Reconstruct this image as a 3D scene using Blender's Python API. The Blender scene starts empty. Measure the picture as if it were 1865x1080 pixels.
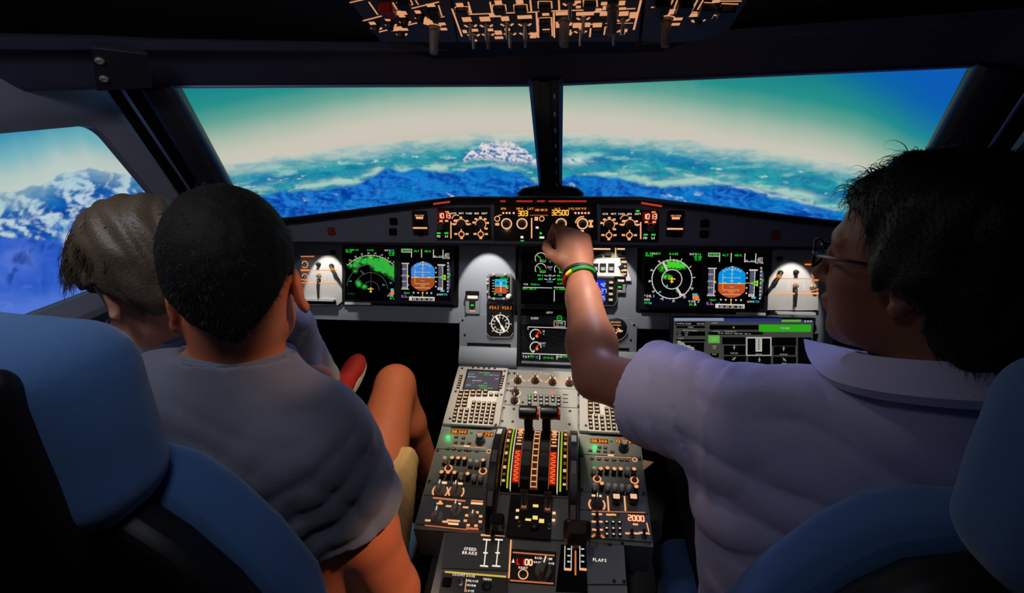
import bpy, bmesh, math, random
import numpy as np
from mathutils import Matrix, Vector

SC = bpy.context.scene
COL = SC.collection

# ---------------------------------------------------------------- camera
W, H, FPX = 1865.0, 1080.0, 932.0
def _cam():
    y, p, r = math.radians(7), math.radians(21), math.radians(1.2)
    a = np.array([-math.sin(y) * math.cos(p), math.cos(y) * math.cos(p), -math.sin(p)])
    R = np.array([math.cos(y), math.sin(y), 0]); U = np.cross(R, a)
    return R * math.cos(r) - U * math.sin(r), U * math.cos(r) + R * math.sin(r), a
CR, CU, CA = _cam()
CC = np.array([0.07, 0.0, 1.42])
def atD(px, py, d):
    """point in the room seen at a pixel of the photograph, d metres along the lens axis"""
    return CC + d * (CA + CR * (px - W / 2) / FPX - CU * (py - H / 2) / FPX)
cam_d = bpy.data.cameras.new('camera'); cam = bpy.data.objects.new('camera', cam_d); COL.objects.link(cam)
cam_d.sensor_width = 36; cam_d.lens = FPX / W * 36; cam_d.clip_start = 0.02; cam_d.clip_end = 50
cam.matrix_world = Matrix(((CR[0], CU[0], -CA[0], CC[0]), (CR[1], CU[1], -CA[1], CC[1]), (CR[2], CU[2], -CA[2], CC[2]), (0, 0, 0, 1)))
SC.camera = cam
SC.view_settings.view_transform = 'Standard'; SC.view_settings.look = 'None'
SC.view_settings.gamma = 1; SC.view_settings.exposure = 0.0; SC.view_settings.use_curve_mapping = False

# ---------------------------------------------------------------- world, room lights and added fills
wd = bpy.data.worlds.new('world'); SC.world = wd; wd.use_nodes = True
wd.node_tree.nodes['Background'].inputs[0].default_value = (0.10, 0.12, 0.18, 1)
wd.node_tree.nodes['Background'].inputs[1].default_value = 0.012

def lamp(name, kind, loc, target, energy, color, size=0.05, angle=60, blend=0.3, sy=None):
    d = bpy.data.lights.new(name, kind); d.energy = energy; d.color = color
    if kind == 'SPOT':
        d.spot_size = math.radians(angle); d.spot_blend = blend; d.shadow_soft_size = size
    elif kind == 'AREA':
        d.size = size; d.spread = math.radians(angle)
        if sy: d.shape = 'RECTANGLE'; d.size_y = sy
    else:
        d.shadow_soft_size = size
    o = bpy.data.objects.new(name, d); COL.objects.link(o); o.location = loc
    o.rotation_euler = (Vector(target) - Vector(loc)).to_track_quat('-Z', 'Y').to_euler()
    return o
WARM = (1.0, 0.80, 0.60); ORANGE = (1.0, 0.45, 0.16)
for _x in (-0.14, 0.26):
    lamp('pedestal_flood', 'SPOT', (_x, 1.02, 1.49), (_x * 0.3, 1.18, 0.68), 32.0, (1.0, 0.88, 0.74), 0.02, 42, 1.0)
lamp('aft_pedestal_flood', 'SPOT', (0.0, 0.62, 1.58), (0.0, 0.86, 0.60), 2.6, (1.0, .92, .78), 0.03, 55, 1.0)
lamp('map_light', 'SPOT', (0.36, 0.42, 1.60), (-0.17, 0.555, 0.70), 34.0, (1.0, 0.62, 0.42), 0.015, 17, 0.7)      # added spots, unseen: warm light on arm, neck, knee and torso
lamp('map_light', 'SPOT', (0.08, 0.72, 1.56), (-0.345, 0.61, 1.075), 6.5, (1.0, 0.66, 0.46), 0.012, 16, 0.9)
lamp('map_light', 'SPOT', (-0.06, 0.98, 1.49), (-0.35, 1.06, 0.66), 15.0, (1.0, 0.80, 0.58), 0.015, 34, 0.8)
lamp('map_light', 'SPOT', (0.02, 0.80, 1.55), (0.29, 0.68, 0.74), 2.6, (1.0, 0.70, 0.48), 0.015, 24, 0.9)
lamp('dome_lamp', 'AREA', (-0.12, 0.20, 1.70), (-0.30, 0.62, 0.90), 0.50, (0.80, 0.86, 1.0), 0.14, 140)  # added soft fill for the hall's ambient light
for _x, _tx, _e in ((0.30, 0.30, 28.0), (-0.35, -0.42, 16.0)):               # two unseen spots added outside the windshields for violet rim light
    lamp('projector_spill', 'SPOT', (_x, 1.78, 1.80), (_tx, 0.68, 1.06), _e, (0.52, 0.52, 1.0), 0.05, 46, 0.8)
lamp('left_dome_lamp', 'AREA', (-0.62, 0.38, 1.70), (-0.75, 0.80, 1.1), 1.0, (0.85, 0.88, 1.0), 0.12, 140)  # added soft fill for the child and the left wall
lamp('map_light', 'SPOT', (-0.10, 0.98, 1.49), (0.40, 0.60, 1.16), 1.3, (1.0, 0.82, 0.74), 0.015, 34, 0.9)  # another added spot, for the right man's face
_t = math.radians(18); _V = Vector((0, math.sin(_t), math.cos(_t))); _N = Vector((0, -math.cos(_t), math.sin(_t)))
for a, e, hv, hn in ((-0.180, 10.0, .170, .160), (0.185, 6.8, .170, .160), (-0.690, 3.4, .120, .120), (0.690, 3.4, .120, .120)):      # flood lamps under the glareshield, shining down the panel
    P = Vector((a, 1.46, 0.94)) + _V * hv + _N * hn
    lamp('panel_flood', 'SPOT', P, P - _V * 0.45 - _N * 0.30, e, (1.0, 0.92, 0.84), 0.006, 40, 0.12)
for s in (-1, 1):                                                            # strip fills added under the lip, base light on the panel
    P = Vector((s * 0.40, 1.375, 1.050))
    lamp('panel_strip_lamp', 'AREA', P, P + Vector((0, 0.02, -0.5)), 0.025, (1.0, 0.95, 0.9), 0.75, 150, sy=0.015)

# ---------------------------------------------------------------- materials
def lin(c):
    c = c / 255.0
    return c / 12.92 if c <= 0.04045 else ((c + 0.055) / 1.055) ** 2.4
def rgb(r, g, b): return (lin(r), lin(g), lin(b), 1.0)
_M = {}
def mat(name, c=(128, 128, 128), rough=0.6, metal=0.0, noise=0.0, scale=60.0, bump=0.0, spec=0.4, sss=0.0, sheen=0.0):
    if name in _M: return _M[name]
    m = bpy.data.materials.new(name); m.use_nodes = True; nt = m.node_tree; b = nt.nodes['Principled BSDF']
    b.inputs['Base Color'].default_value = rgb(*c); b.inputs['Roughness'].default_value = rough
    b.inputs['Metallic'].default_value = metal; b.inputs['Specular IOR Level'].default_value = spec
    if sss:
        b.inputs['Subsurface Weight'].default_value = sss; b.inputs['Subsurface Radius'].default_value = (1.0, 0.35, 0.2)
        b.inputs['Subsurface Scale'].default_value = 0.008
    if sheen: b.inputs['Sheen Weight'].default_value = sheen
    if noise or bump:
        tc = nt.nodes.new('ShaderNodeTexCoord'); n = nt.nodes.new('ShaderNodeTexNoise')
        n.inputs['Scale'].default_value = scale; n.inputs['Detail'].default_value = 4
        nt.links.new(tc.outputs['Object'], n.inputs['Vector'])
        if noise:
            mx = nt.nodes.new('ShaderNodeMix'); mx.data_type = 'RGBA'
            lo = tuple(v * (1 - noise) for v in rgb(*c)[:3]) + (1,); hi = tuple(min(1, v * (1 + noise)) for v in rgb(*c)[:3]) + (1,)
            mx.inputs[6].default_value = lo; mx.inputs[7].default_value = hi
            nt.links.new(n.outputs['Fac'], mx.inputs[0]); nt.links.new(mx.outputs[2], b.inputs['Base Color'])
        if bump:
            bp = nt.nodes.new('ShaderNodeBump'); bp.inputs['Strength'].default_value = bump; bp.inputs['Distance'].default_value = 0.002
            nt.links.new(n.outputs['Fac'], bp.inputs['Height']); nt.links.new(bp.outputs['Normal'], b.inputs['Normal'])
    _M[name] = m; return m
def em(c, s=1.0, name=None):
    key = name or 'glow_%d_%d_%d_%d' % (c[0], c[1], c[2], int(s * 100))
    if key in _M: return _M[key]
    m = bpy.data.materials.new(key); m.use_nodes = True; nt = m.node_tree; nt.nodes.clear()
    o = nt.nodes.new('ShaderNodeOutputMaterial'); e = nt.nodes.new('ShaderNodeEmission')
    e.inputs[0].default_value = rgb(*c); e.inputs[1].default_value = s
    nt.links.new(e.outputs[0], o.inputs[0]); _M[key] = m; return m
GREY = mat('cockpit_grey_paint', (122, 129, 138), 0.5, 0, 0.05, 90, 0.05)
GREY2 = mat('pedestal_grey_paint', (128, 130, 126), 0.42, 0, 0.05, 90, 0.05)
BLACK = mat('black_plastic', (12, 12, 13), 0.45, 0, 0, 1, 0, 0.4)
MATTE = mat('matte_black', (7, 7, 8), 0.85, 0, 0, 1, 0, 0.15)
DARK = mat('dark_lining', (40, 42, 52), 0.42, 0, 0.1, 40, 0.05, 0.5)
SHELL = mat('window_frame_plastic', (125, 127, 140), 0.45, 0, 0.05, 60, 0.05, 0.45)
KNOB = mat('dark_grey_knob', (60, 56, 56), 0.5)
LKNOB = mat('light_grey_knob', (150, 146, 140), 0.5)
KEY = mat('dark_brown_key', (44, 33, 27), 0.5)
WHITE = mat('white_plastic', (225, 222, 215), 0.4)
METAL = mat('brushed_metal', (170, 165, 158), 0.35, 0.9)
SCREW = mat('dark_screw', (30, 30, 31), 0.4, 0.6)
GLASS = mat('display_glass', (4, 4, 5), 0.15, 0, 0, 1, 0, 0.5)
REDP = mat('red_plastic', (200, 40, 35), 0.4)
AMB = em((255, 176, 118), 0.95, 'amber_backlight')     # integral panel lighting
AMBH = em((255, 205, 150), 1.1, 'bright_amber_backlight')
ORG = em((255, 120, 40), 1.0, 'orange_backlight')
WLT = em((255, 240, 220), 0.95, 'white_backlight')
GRN = em((40, 225, 60), 0.9, 'green_symbol')
CYN = em((60, 200, 220), 0.85, 'cyan_symbol')
WSY = em((222, 214, 205), 0.85, 'white_symbol')
YEL = em((240, 205, 60), 0.9, 'yellow_symbol')
MAG = em((215, 110, 215), 0.85, 'magenta_symbol')
REDL = em((255, 50, 25), 1.0, 'red_symbol')
REDD = em((120, 14, 6), 0.6, 'dark_red_display')
SKYB = em((62, 140, 228), 0.85, 'attitude_blue')
GRDB = em((176, 80, 30), 0.8, 'attitude_brown')
TAPE = em((92, 97, 122), 0.7, 'tape_grey')
ABLU = em((0, 150, 232), 0.9, 'attitude_bright_blue')
ABRN = em((198, 84, 34), 0.85, 'attitude_bright_brown')

# ---------------------------------------------------------------- object helpers
def tag(o, label=None, cat=None, group=None, kind=None):
    if label: o['label'] = label
    if cat: o['category'] = cat
    if group: o['group'] = group
    if kind: o['kind'] = kind
    return o
class Frame:
    """a panel's own axes: a to the right, b up the panel, c out of it"""
    def __init__(s, o, u, v):
        s.o = np.array(o, float); s.u = np.array(u, float); s.u /= np.linalg.norm(s.u)
        v = np.array(v, float); v -= s.u * (v @ s.u); s.v = v / np.linalg.norm(v); s.n = np.cross(s.u, s.v)
    def uv(s, px, py):
        d = CA + CR * (px - W / 2) / FPX - CU * (py - H / 2) / FPX
        P = CC + d * ((s.o - CC) @ s.n) / (d @ s.n)
        return float((P - s.o) @ s.u), float((P - s.o) @ s.v)
    def at(s, a, b, c=0): return s.o + s.u * a + s.v * b + s.n * c
    def sub(s, a, b, c=0): return Frame(s.at(a, b, c), s.u, s.v)
    def subp(s, px, py, c=0): return s.sub(*s.uv(px, py), c)
    def matrix(s):
        return Matrix(((s.u[0], s.v[0], s.n[0], s.o[0]), (s.u[1], s.v[1], s.n[1], s.o[1]), (s.u[2], s.v[2], s.n[2], s.o[2]), (0, 0, 0, 1)))
def tilted(o, deg):
    t = math.radians(deg); return Frame(o, (1, 0, 0), (0, math.sin(t), math.cos(t)))
WORLD = Frame((0, 0, 0), (1, 0, 0), (0, 1, 0))

PRINT = {'display_symbols', 'backlit_legends', 'backlit_label', 'backlit_lines', 'lit_legend', 'tick_marks', 'digits', 'dial', 'scales', 'readout', 'edge_strip', 'rim'}     # flat print, too small to pick apart
class MB:
    """collects shapes for one mesh"""
    def __init__(s): s.v = []; s.f = []; s.m = []
    def add(s, vs, fs, mi=0):
        k = len(s.v); s.v += [tuple(map(float, v)) for v in vs]; s.f += [tuple(i + k for i in f) for f in fs]; s.m += [mi] * len(fs); return s
    def box(s, a0, a1, b0, b1, c0, c1, ch=0.0, mi=0):
        if a0 > a1: a0, a1 = a1, a0
        if b0 > b1: b0, b1 = b1, b0
        if ch <= 0:
            vs = [(a, b, c) for c in (c0, c1) for a, b in ((a0, b0), (a1, b0), (a1, b1), (a0, b1))]
            return s.add(vs, [(3, 2, 1, 0), (4, 5, 6, 7)] + [(i, (i + 1) % 4, (i + 1) % 4 + 4, i + 4) for i in range(4)], mi)
        return s.prism([(a0 , b0 + ch), (a0 + ch, b0), (a1 - ch, b0), (a1, b0 + ch), (a1, b1 - ch), (a1 - ch, b1), (a0 + ch, b1), (a0, b1 - ch)], c0, c1, ch * 0.6, mi)
    def prism(s, poly, c0, c1, ch=0.0, mi=0):
        n = len(poly); P = np.array(poly, float)
        area = sum(P[i][0] * P[(i + 1) % n][1] - P[(i + 1) % n][0] * P[i][1] for i in range(n))
        if area < 0: P = P[::-1]
        lay = [(P, c0)]
        if ch > 0:
            cen = P.mean(0); r = np.linalg.norm(P - cen, axis=1, keepdims=True)
            lay += [(P, c1 - ch), (cen + (P - cen) * (1 - ch / np.maximum(r, ch * 2)), c1)]
        else: lay.append((P, c1))
        vs = [(p[0], p[1], c) for Q, c in lay for p in Q]
        fs = [tuple(range(n))[::-1], tuple(range((len(lay) - 1) * n, len(lay) * n))]
        for l in range(len(lay) - 1):
            fs += [(l * n + i, l * n + (i + 1) % n, (l + 1) * n + (i + 1) % n, (l + 1) * n + i) for i in range(n)]
        return s.add(vs, fs, mi)
    def poly(s, pts, c, mi=0):
        P = np.array(pts, float); n = len(P)
        area = sum(P[i][0] * P[(i + 1) % n][1] - P[(i + 1) % n][0] * P[i][1] for i in range(n))
        if area < 0: P = P[::-1]
        return s.add([(p[0], p[1], c) for p in P], [tuple(range(n))], mi)
    def rect(s, a, b, w, h, c, mi=0): return s.poly([(a - w / 2, b - h / 2), (a + w / 2, b - h / 2), (a + w / 2, b + h / 2), (a - w / 2, b + h / 2)], c, mi)
    def line(s, p, q, w, c, mi=0):
        p = np.array(p, float); q = np.array(q, float); d = q - p; L = np.linalg.norm(d)
        if L < 1e-9: return s
        n = np.array([-d[1], d[0]]) / L * w / 2
        return s.poly([p - n, q - n, q + n, p + n], c, mi)
    def arc(s, a, b, r, w, t0, t1, c, mi=0, n=24):
        vs = []; fs = []
        for i in range(n + 1):
            t = math.radians(t0 + (t1 - t0) * i / n)
            vs += [(a + (r - w / 2) * math.cos(t), b + (r - w / 2) * math.sin(t), c), (a + (r + w / 2) * math.cos(t), b + (r + w / 2) * math.sin(t), c)]
        for i in range(n): fs.append((2 * i, 2 * i + 1, 2 * i + 3, 2 * i + 2))
        if t1 < t0: fs = [f[::-1] for f in fs]
        return s.add(vs, fs, mi)
    def disc(s, a, b, r, c, mi=0, n=20): return s.poly([(a + r * math.cos(2 * math.pi * i / n), b + r * math.sin(2 * math.pi * i / n)) for i in range(n)], c, mi)
    def lathe(s, a, b, prof, n=16, mi=0, knurl=0.0):
        """prof: (radius, height) from base to top, around the c axis"""
        vs = []; fs = []
        for (r, c) in prof:
            for i in range(n):
                t = 2 * math.pi * i / n; rr = r * (1 - (knurl if i % 2 else 0)); vs.append((a + rr * math.cos(t), b + rr * math.sin(t), c))
        for l in range(len(prof) - 1):
            fs += [(l * n + i, l * n + (i + 1) % n, (l + 1) * n + (i + 1) % n, (l + 1) * n + i) for i in range(n)]
        fs += [tuple(range(n))[::-1], tuple(range((len(prof) - 1) * n, len(prof) * n))]
        return s.add(vs, fs, mi)
    def tube(s, pts, rad, n=8, mi=0, cap=True):
        pts = [np.array(p, float) for p in pts]; rad = rad if hasattr(rad, '__len__') else [rad] * len(pts)
        vs = []; fs = []; up = None
        for i, p in enumerate(pts):
            d = pts[min(i + 1, len(pts) - 1)] - pts[max(i - 1, 0)]; d /= (np.linalg.norm(d) + 1e-12)
            if up is None: up = np.array([0, 0, 1.0]) if abs(d[2]) < 0.9 else np.array([1.0, 0, 0])
            x = np.cross(up, d); x /= (np.linalg.norm(x) + 1e-12); y = np.cross(d, x); up = y
            for k in range(n):
                t = 2 * math.pi * k / n; vs.append(p + rad[i] * (x * math.cos(t) + y * math.sin(t)))
        for i in range(len(pts) - 1): fs += [(i * n + k, i * n + (k + 1) % n, (i + 1) * n + (k + 1) % n, (i + 1) * n + k) for k in range(n)]
        if cap: fs += [tuple(range(n))[::-1], tuple(range((len(pts) - 1) * n, len(pts) * n))]
        return s.add(vs, fs, mi)
    def mesh(s, name, mats, smooth=False):
        me = bpy.data.meshes.new(name); me.from_pydata(s.v, [], s.f)
        for m in (mats if isinstance(mats, (list, tuple)) else [mats]): me.materials.append(m)
        if any(s.m): me.polygons.foreach_set('material_index', s.m)
        if smooth:
            me.polygons.foreach_set('use_smooth', [True] * len(me.polygons))
            me.set_sharp_from_angle(angle=math.radians(40))
        me.update(); return me
    def build(s, name, mats, parent=None, loc=(0, 0, 0), rot=(0, 0, 0), smooth=False):
        o = place(s.mesh(name, mats, smooth), name, parent, loc, rot)
        if name in PRINT: o['kind'] = 'stuff'
        return o
def place(me, name, parent=None, loc=(0, 0, 0), rot=(0, 0, 0), scale=None):
    o = bpy.data.objects.new(name, me); COL.objects.link(o); o.location = loc; o.rotation_euler = rot
    if scale: o.scale = scale
    if parent: o.parent = parent
    return o
def thing(name, label, cat, frame=WORLD, group=None):
    o = bpy.data.objects.new(name, None); COL.objects.link(o); o.empty_display_size = 0.02
    o.matrix_world = frame.matrix(); return tag(o, label, cat, group)
def struct(name, mb, mats, parent=None, smooth=False):
    o = mb.build(name, mats, parent, smooth=smooth)
    if not parent: o['kind'] = 'structure'
    return o
def copy_thing(root, label, group=None, matrix=None):
    r = root.copy(); COL.objects.link(r)
    if matrix is not None: r.matrix_world = matrix
    r['label'] = label
    if group: r['group'] = group
    def rec(src, dst):
        for ch in src.children:
            c = ch.copy(); COL.objects.link(c); c.parent = dst; rec(ch, c)
    rec(root, r); return r

# ---------------------------------------------------------------- lettering
GLY = {}
def _glyphs():
    chars = 'ABCDEFGHIJKLMNOPQRSTUVWXYZ0123456789./+-%°:'
    obs = []
    for ch in chars:
        cu = bpy.data.curves.new('g', 'FONT'); cu.body = ch; cu.size = 1.0; cu.resolution_u = 1; cu.offset = 0.02
        o = bpy.data.objects.new('g', cu); COL.objects.link(o); obs.append((ch, o, cu))
    dg = bpy.context.evaluated_depsgraph_get(); dg.update()
    for ch, o, cu in obs:
        ev = o.evaluated_get(dg); me = ev.to_mesh()
        vs = [tuple(v.co[:2]) for v in me.vertices]; fs = [tuple(p.vertices) for p in me.polygons]
        x0 = min((v[0] for v in vs), default=0); x1 = max((v[0] for v in vs), default=0.2)
        GLY[ch] = ([(v[0] - x0, v[1]) for v in vs], fs, x1 - x0); ev.to_mesh_clear()
    for ch, o, cu in obs: bpy.data.objects.remove(o); bpy.data.curves.remove(cu)
_glyphs()
def text(mb, s, a, b, h, c, mi=0, rot=0.0, align='c', sx=1.0):
    k = h / 0.72; x = 0; items = []
    for ch in s:
        if ch == ' ': x += 0.35; continue
        vs, fs, w = GLY[ch]; items.append((x, vs, fs)); x += w + 0.13
    tot = (x - 0.13) * k * sx; off = {'c': -tot / 2, 'l': 0, 'r': -tot}[align]
    cr, sr = math.cos(rot), math.sin(rot)
    for x0, vs, fs in items:
        out = []
        for vx, vy in vs:
            p = off + (x0 + vx) * k * sx; q = vy * k - h / 2; out.append((a + p * cr - q * sr, b + p * sr + q * cr, c))
        mb.add(out, fs, mi)
SEG = {'0': 'abcdef', '1': 'bc', '2': 'abged', '3': 'abgcd', '4': 'fgbc', '5': 'afgcd', '6': 'afgedc', '7': 'abc', '8': 'abcdefg', '9': 'abcdfg', '-': 'g', 'L': 'fed', 'C': 'afed', ' ': ''}
def seg7(mb, s, a, b, h, c, mi=0, w=None):
    hw = h * 0.5; t = w or h * 0.15; adv = hw + h * 0.24; x = a - (len(s) * adv - h * 0.24) / 2 + hw / 2
    for ch in s:
        if ch == '.': mb.rect(x - hw * 0.9, b - h / 2, t, t, c, mi); x += h * 0.15; continue
        L = {'a': ((x - hw / 2, b + h / 2), (x + hw / 2, b + h / 2)), 'g': ((x - hw / 2, b), (x + hw / 2, b)), 'd': ((x - hw / 2, b - h / 2), (x + hw / 2, b - h / 2)),
             'f': ((x - hw / 2, b), (x - hw / 2, b + h / 2)), 'b': ((x + hw / 2, b), (x + hw / 2, b + h / 2)), 'e': ((x - hw / 2, b - h / 2), (x - hw / 2, b)), 'c': ((x + hw / 2, b - h / 2), (x + hw / 2, b))}
        for k in SEG[ch]: mb.line(*L[k], t, c, mi)
        x += adv

# shared small meshes
def knob_mesh(name, r, h, m, pointer=True, n=16):
    mb = MB(); mb.lathe(0, 0, [(r * 1.08, 0), (r * 1.08, h * 0.25), (r * 0.92, h * 0.32), (r * 0.85, h * 0.92), (r * 0.7, h)], n, 0, 0.05)
    if pointer: mb.box(-r * 0.1, r * 0.1, r * 0.05, r * 0.78, h * 0.98, h * 1.04, 0, 1)
    return mb.mesh(name, [m, AMBH], True)
def bar_knob_mesh(name, r, h, m):
    """rotary selector with a grip bar"""
    mb = MB(); mb.lathe(0, 0, [(r, 0), (r, h * 0.3), (r * 0.9, h * 0.38)], 18)
    mb.box(-r * 0.32, r * 0.32, -r * 0.95, r * 0.95, h * 0.3, h, r * 0.2); mb.box(-r * 0.06, r * 0.06, r * 0.2, r * 0.95, h, h * 1.04, 0, 1)
    return mb.mesh(name, [m, WLT], True)
def key_mesh(name, w, h, d, m=None, leg=0.55, glow=None):
    mb = MB(); mb.box(-w / 2, w / 2, -h / 2, h / 2, 0, d, min(w, h) * 0.12)
    if leg: mb.rect(0, 0, w * leg, h * 0.38, d + 0.0002, 1)
    return mb.mesh(name, [m or KEY, glow or AMBH])
def toggle_mesh(name, L, m, lean=0.5):
    mb = MB(); mb.lathe(0, 0, [(0.0055, 0), (0.0055, 0.003), (0.004, 0.004)], 10)
    mb.tube([(0, 0, 0.003), (0, math.sin(lean) * L * 0.7, math.cos(lean) * L * 0.7), (0, math.sin(lean) * L, math.cos(lean) * L)], [0.0022, 0.0034, 0.0026], 8)
    return mb.mesh(name, m, True)
SCREW_ME = MB().lathe(0, 0, [(0.0034, 0), (0.0034, 0.0012), (0.0022, 0.002)], 8).mesh('screw', SCREW, True)
def screws(parent, pts):
    for p in pts: place(SCREW_ME, 'screw', parent, (p[0], p[1], p[2] if len(p) > 2 else 0.0))
RS = np.random.RandomState(7)
PERM = np.concatenate([RS.permutation(512)] * 2); GR = RS.rand(512) * 2 * np.pi
def perlin(x, y):
    xi = np.floor(x).astype(int); yi = np.floor(y).astype(int); fx = x - xi; fy = y - yi
    def g(ix, iy, dx, dy):
        h = GR[PERM[(PERM[ix & 511] + iy) & 511]]; return np.cos(h) * dx + np.sin(h) * dy
    u = fx * fx * fx * (fx * (fx * 6 - 15) + 10); v = fy * fy * fy * (fy * (fy * 6 - 15) + 10)
    a = g(xi, yi, fx, fy); b = g(xi + 1, yi, fx - 1, fy); c = g(xi, yi + 1, fx, fy - 1); d = g(xi + 1, yi + 1, fx - 1, fy - 1)
    return (a + (b - a) * u) * (1 - v) + (c + (d - c) * u) * v
def fbm(x, y, o=5, ridged=False):
    t = 0; a = 1.0; s = 0
    for i in range(o):
        n = perlin(x * 2 ** i + 17.3 * i, y * 2 ** i + 9.1 * i)
        t = t + a * ((1 - 2.4 * np.abs(n)) if ridged else n * 1.5); s += a; a *= 0.55
    return t / s
def sstep(a, b, x):
    t = np.clip((x - a) / (b - a), 0, 1); return t * t * (3 - 2 * t)
def picture(T, Z):
    """colour of the projected landscape at bearing T (degrees) and height Z on the screen"""
    L = lambda *c: np.array([lin(v) for v in c]) + np.zeros(T.shape + (3,))
    mix = lambda A, B, t: A * (1 - t[..., None]) + B * t[..., None]
    itp = lambda xs, ys: np.interp(T, xs, ys)
    hz = itp([-72, -58, -55, -52, -50, -47, -45, -42, -38, -27, -11, 1, 11, 23, 31, 36, 52], [1.05, 1.10, 1.12, 1.155, 1.185, 1.165, 1.15, 1.14, 1.165, 1.205, 1.25, 1.25, 1.225, 1.165, 1.12, 1.08, 0.98])
    hz = hz + 0.010 * fbm(T * 0.25, T * 0 + 3.1, 4) + np.where(T < -44, 0.03, 0.0) * fbm(T * 0.5, T * 0 + 1.7, 4)
    up = Z - hz
    # hazy sky, blue in the far upper right
    stops = [(-0.02, (206, 200, 188)), (0.03, (214, 203, 190)), (0.09, (206, 203, 189)), (0.16, (172, 192, 176)), (0.235, (104, 168, 154)), (0.31, (40, 147, 142)), (0.45, (14, 122, 142)), (0.8, (8, 80, 150))]
    k = up + 0.0035 * np.clip(-T - 22, 0, 30) + 0.0032 * np.clip(T - 6, 0, 60) + 0.012 * np.clip(T - 30, 0, 60) - 0.02 * np.exp(-((T + 18) / 14) ** 2) + 0.012 * fbm(T * 0.06, Z * 3, 3)
    sky = np.stack([np.interp(k, [s[0] for s in stops], [lin(s[1][c]) for s in stops]) for c in range(3)], -1)
    sky = mix(sky, L(12, 92, 188), sstep(26, 39, T + 42 * (up - 0.30)) * 0.95)
    ls = np.stack([np.interp(up, [0.0, 0.05, 0.12, 0.2, 0.35], [lin(v[c]) for v in ((196, 208, 202), (186, 203, 198), (122, 182, 192), (62, 150, 182), (20, 110, 170))]) for c in range(3)], -1)
    sky = mix(sky, ls, sstep(-43, -46, T))
    # hill shading of ridged noise, finer towards the haze line
    wx = T + 1.2 * fbm(T * 0.25, Z * 9, 3); wz = Z + 0.012 * fbm(T * 0.3 + 7, Z * 12, 3)
    hgt = lambda x, z: fbm(x * 0.17, z * 9, 6, True)
    shade = np.clip((hgt(wx + 0.22, wz + 0.002) - hgt(wx - 0.22, wz - 0.002)) * 2.2, -1, 1)
    hg2 = lambda x, z: fbm(x * 0.36 + 20, z * 22, 5, True)
    shade2 = np.clip((hg2(wx + 0.12, wz + 0.001) - hg2(wx - 0.12, wz - 0.001)) * 1.6, -1, 1)
    n_big = fbm(wx * 0.10 + 2, wz * 11 + 4, 5); n_mid = fbm(wx * 0.24 + 9, wz * 22, 6); n_fine = fbm(wx * 1.1, wz * 70, 5)
    far = mix(L(44, 160, 172), L(4, 118, 158), sstep(-0.5, 0.5, 0.9 * n_mid + 0.55 * shade2 + 0.25 * n_fine))
    far = mix(far, L(18, 112, 178), sstep(-0.1, 0.5, n_big + 0.4 * shade2 + 0.2 * n_fine) * 0.65)
    far = mix(far, L(96, 190, 192), sstep(0.12, 0.02, hz - Z) * 0.55)
    patch = sstep(0.04, 0.50, fbm(wx * 0.20 + 31, wz * 20 + 8, 6) + 0.25 * n_fine + 0.15 * shade2) * sstep(0.01, 0.05, hz - Z)
    far = mix(far, L(150, 206, 198), patch * 0.85)
    spot = sstep(0.34, 0.52, fbm(wx * 0.55 + 3, wz * 36 + 2, 5) + 0.2 * n_fine) * sstep(0.03, 0.08, hz - Z)
    far = mix(far, L(205, 222, 212), spot * 0.8)
    bz = itp([-50, -37, -33, -29, -25, -22.5, -21, -19, -17, -14.5, -12, -10, -8, -5.5, -3, 0, 1.5, 4, 7, 9, 12, 15, 18, 20, 23, 26, 29, 36], [1.00, 0.99, 1.005, 1.00, 1.015, 1.05, 1.09, 1.075, 1.085, 1.05, 1.06, 1.085, 1.08, 1.05, 0.99, 1.0, 1.03, 1.025, 1.02, 0.985, 0.965, 0.985, 0.995, 1.0, 0.975, 0.945, 0.915, 0.86]) + 0.016 * fbm(T * 0.5, T * 0 + 8.8, 6)
    inb = sstep(-0.006, 0.012, bz - Z + 0.006 * n_fine)
    blue = mix(L(30, 126, 216), L(2, 60, 164), sstep(-0.5, 0.5, 1.2 * shade + 0.6 * shade2 + 0.5 * n_mid))
    blue = mix(blue, L(6, 128, 200), sstep(-0.1, 0.35, fbm(wx * 0.15 + 50, wz * 10, 4)) * 0.65)
    blue = mix(blue, L(70, 156, 226), sstep(0.1, 0.6, n_fine + 0.5 * shade2) * 0.45)
    streak = sstep(0.30, 0.56, fbm(T * 0.55 + Z * 14 + 11, Z * 11 - T * 0.05 + 2, 5) + 0.22 * n_fine) * sstep(0.02, 0.06, bz - Z)
    blue = mix(blue, L(190, 212, 232), streak * 0.9)
    land = mix(far, blue, inb)
    # pale valley haze lying above the blue ridges
    val = np.exp(-((Z - bz - 0.022) / 0.022) ** 2) * sstep(-0.15, 0.40, n_mid + 0.45 * n_big + 0.2 * n_fine + 0.02 + 0.22 * np.exp(-((T - 20) / 8) ** 2) + 0.14 * np.exp(-((T + 14.5) / 2.5) ** 2)) * (1 - inb)
    land = mix(land, L(176, 213, 198), np.clip(val * 1.1, 0, 0.9))
    river = np.exp(-((Z - (1.05 - 0.0085 * (T - 13)) - 0.012 * fbm(T * 0.4, T * 0, 3)) / 0.008) ** 2) * sstep(12, 15, T) * sstep(31, 27, T) * sstep(-0.5, 0.1, n_fine)
    land = mix(land, L(190, 218, 204), river * 0.8)
    rid = fbm(wx * 0.55 + wz * 22, wz * 18 - wx * 0.30, 6, True)
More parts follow.
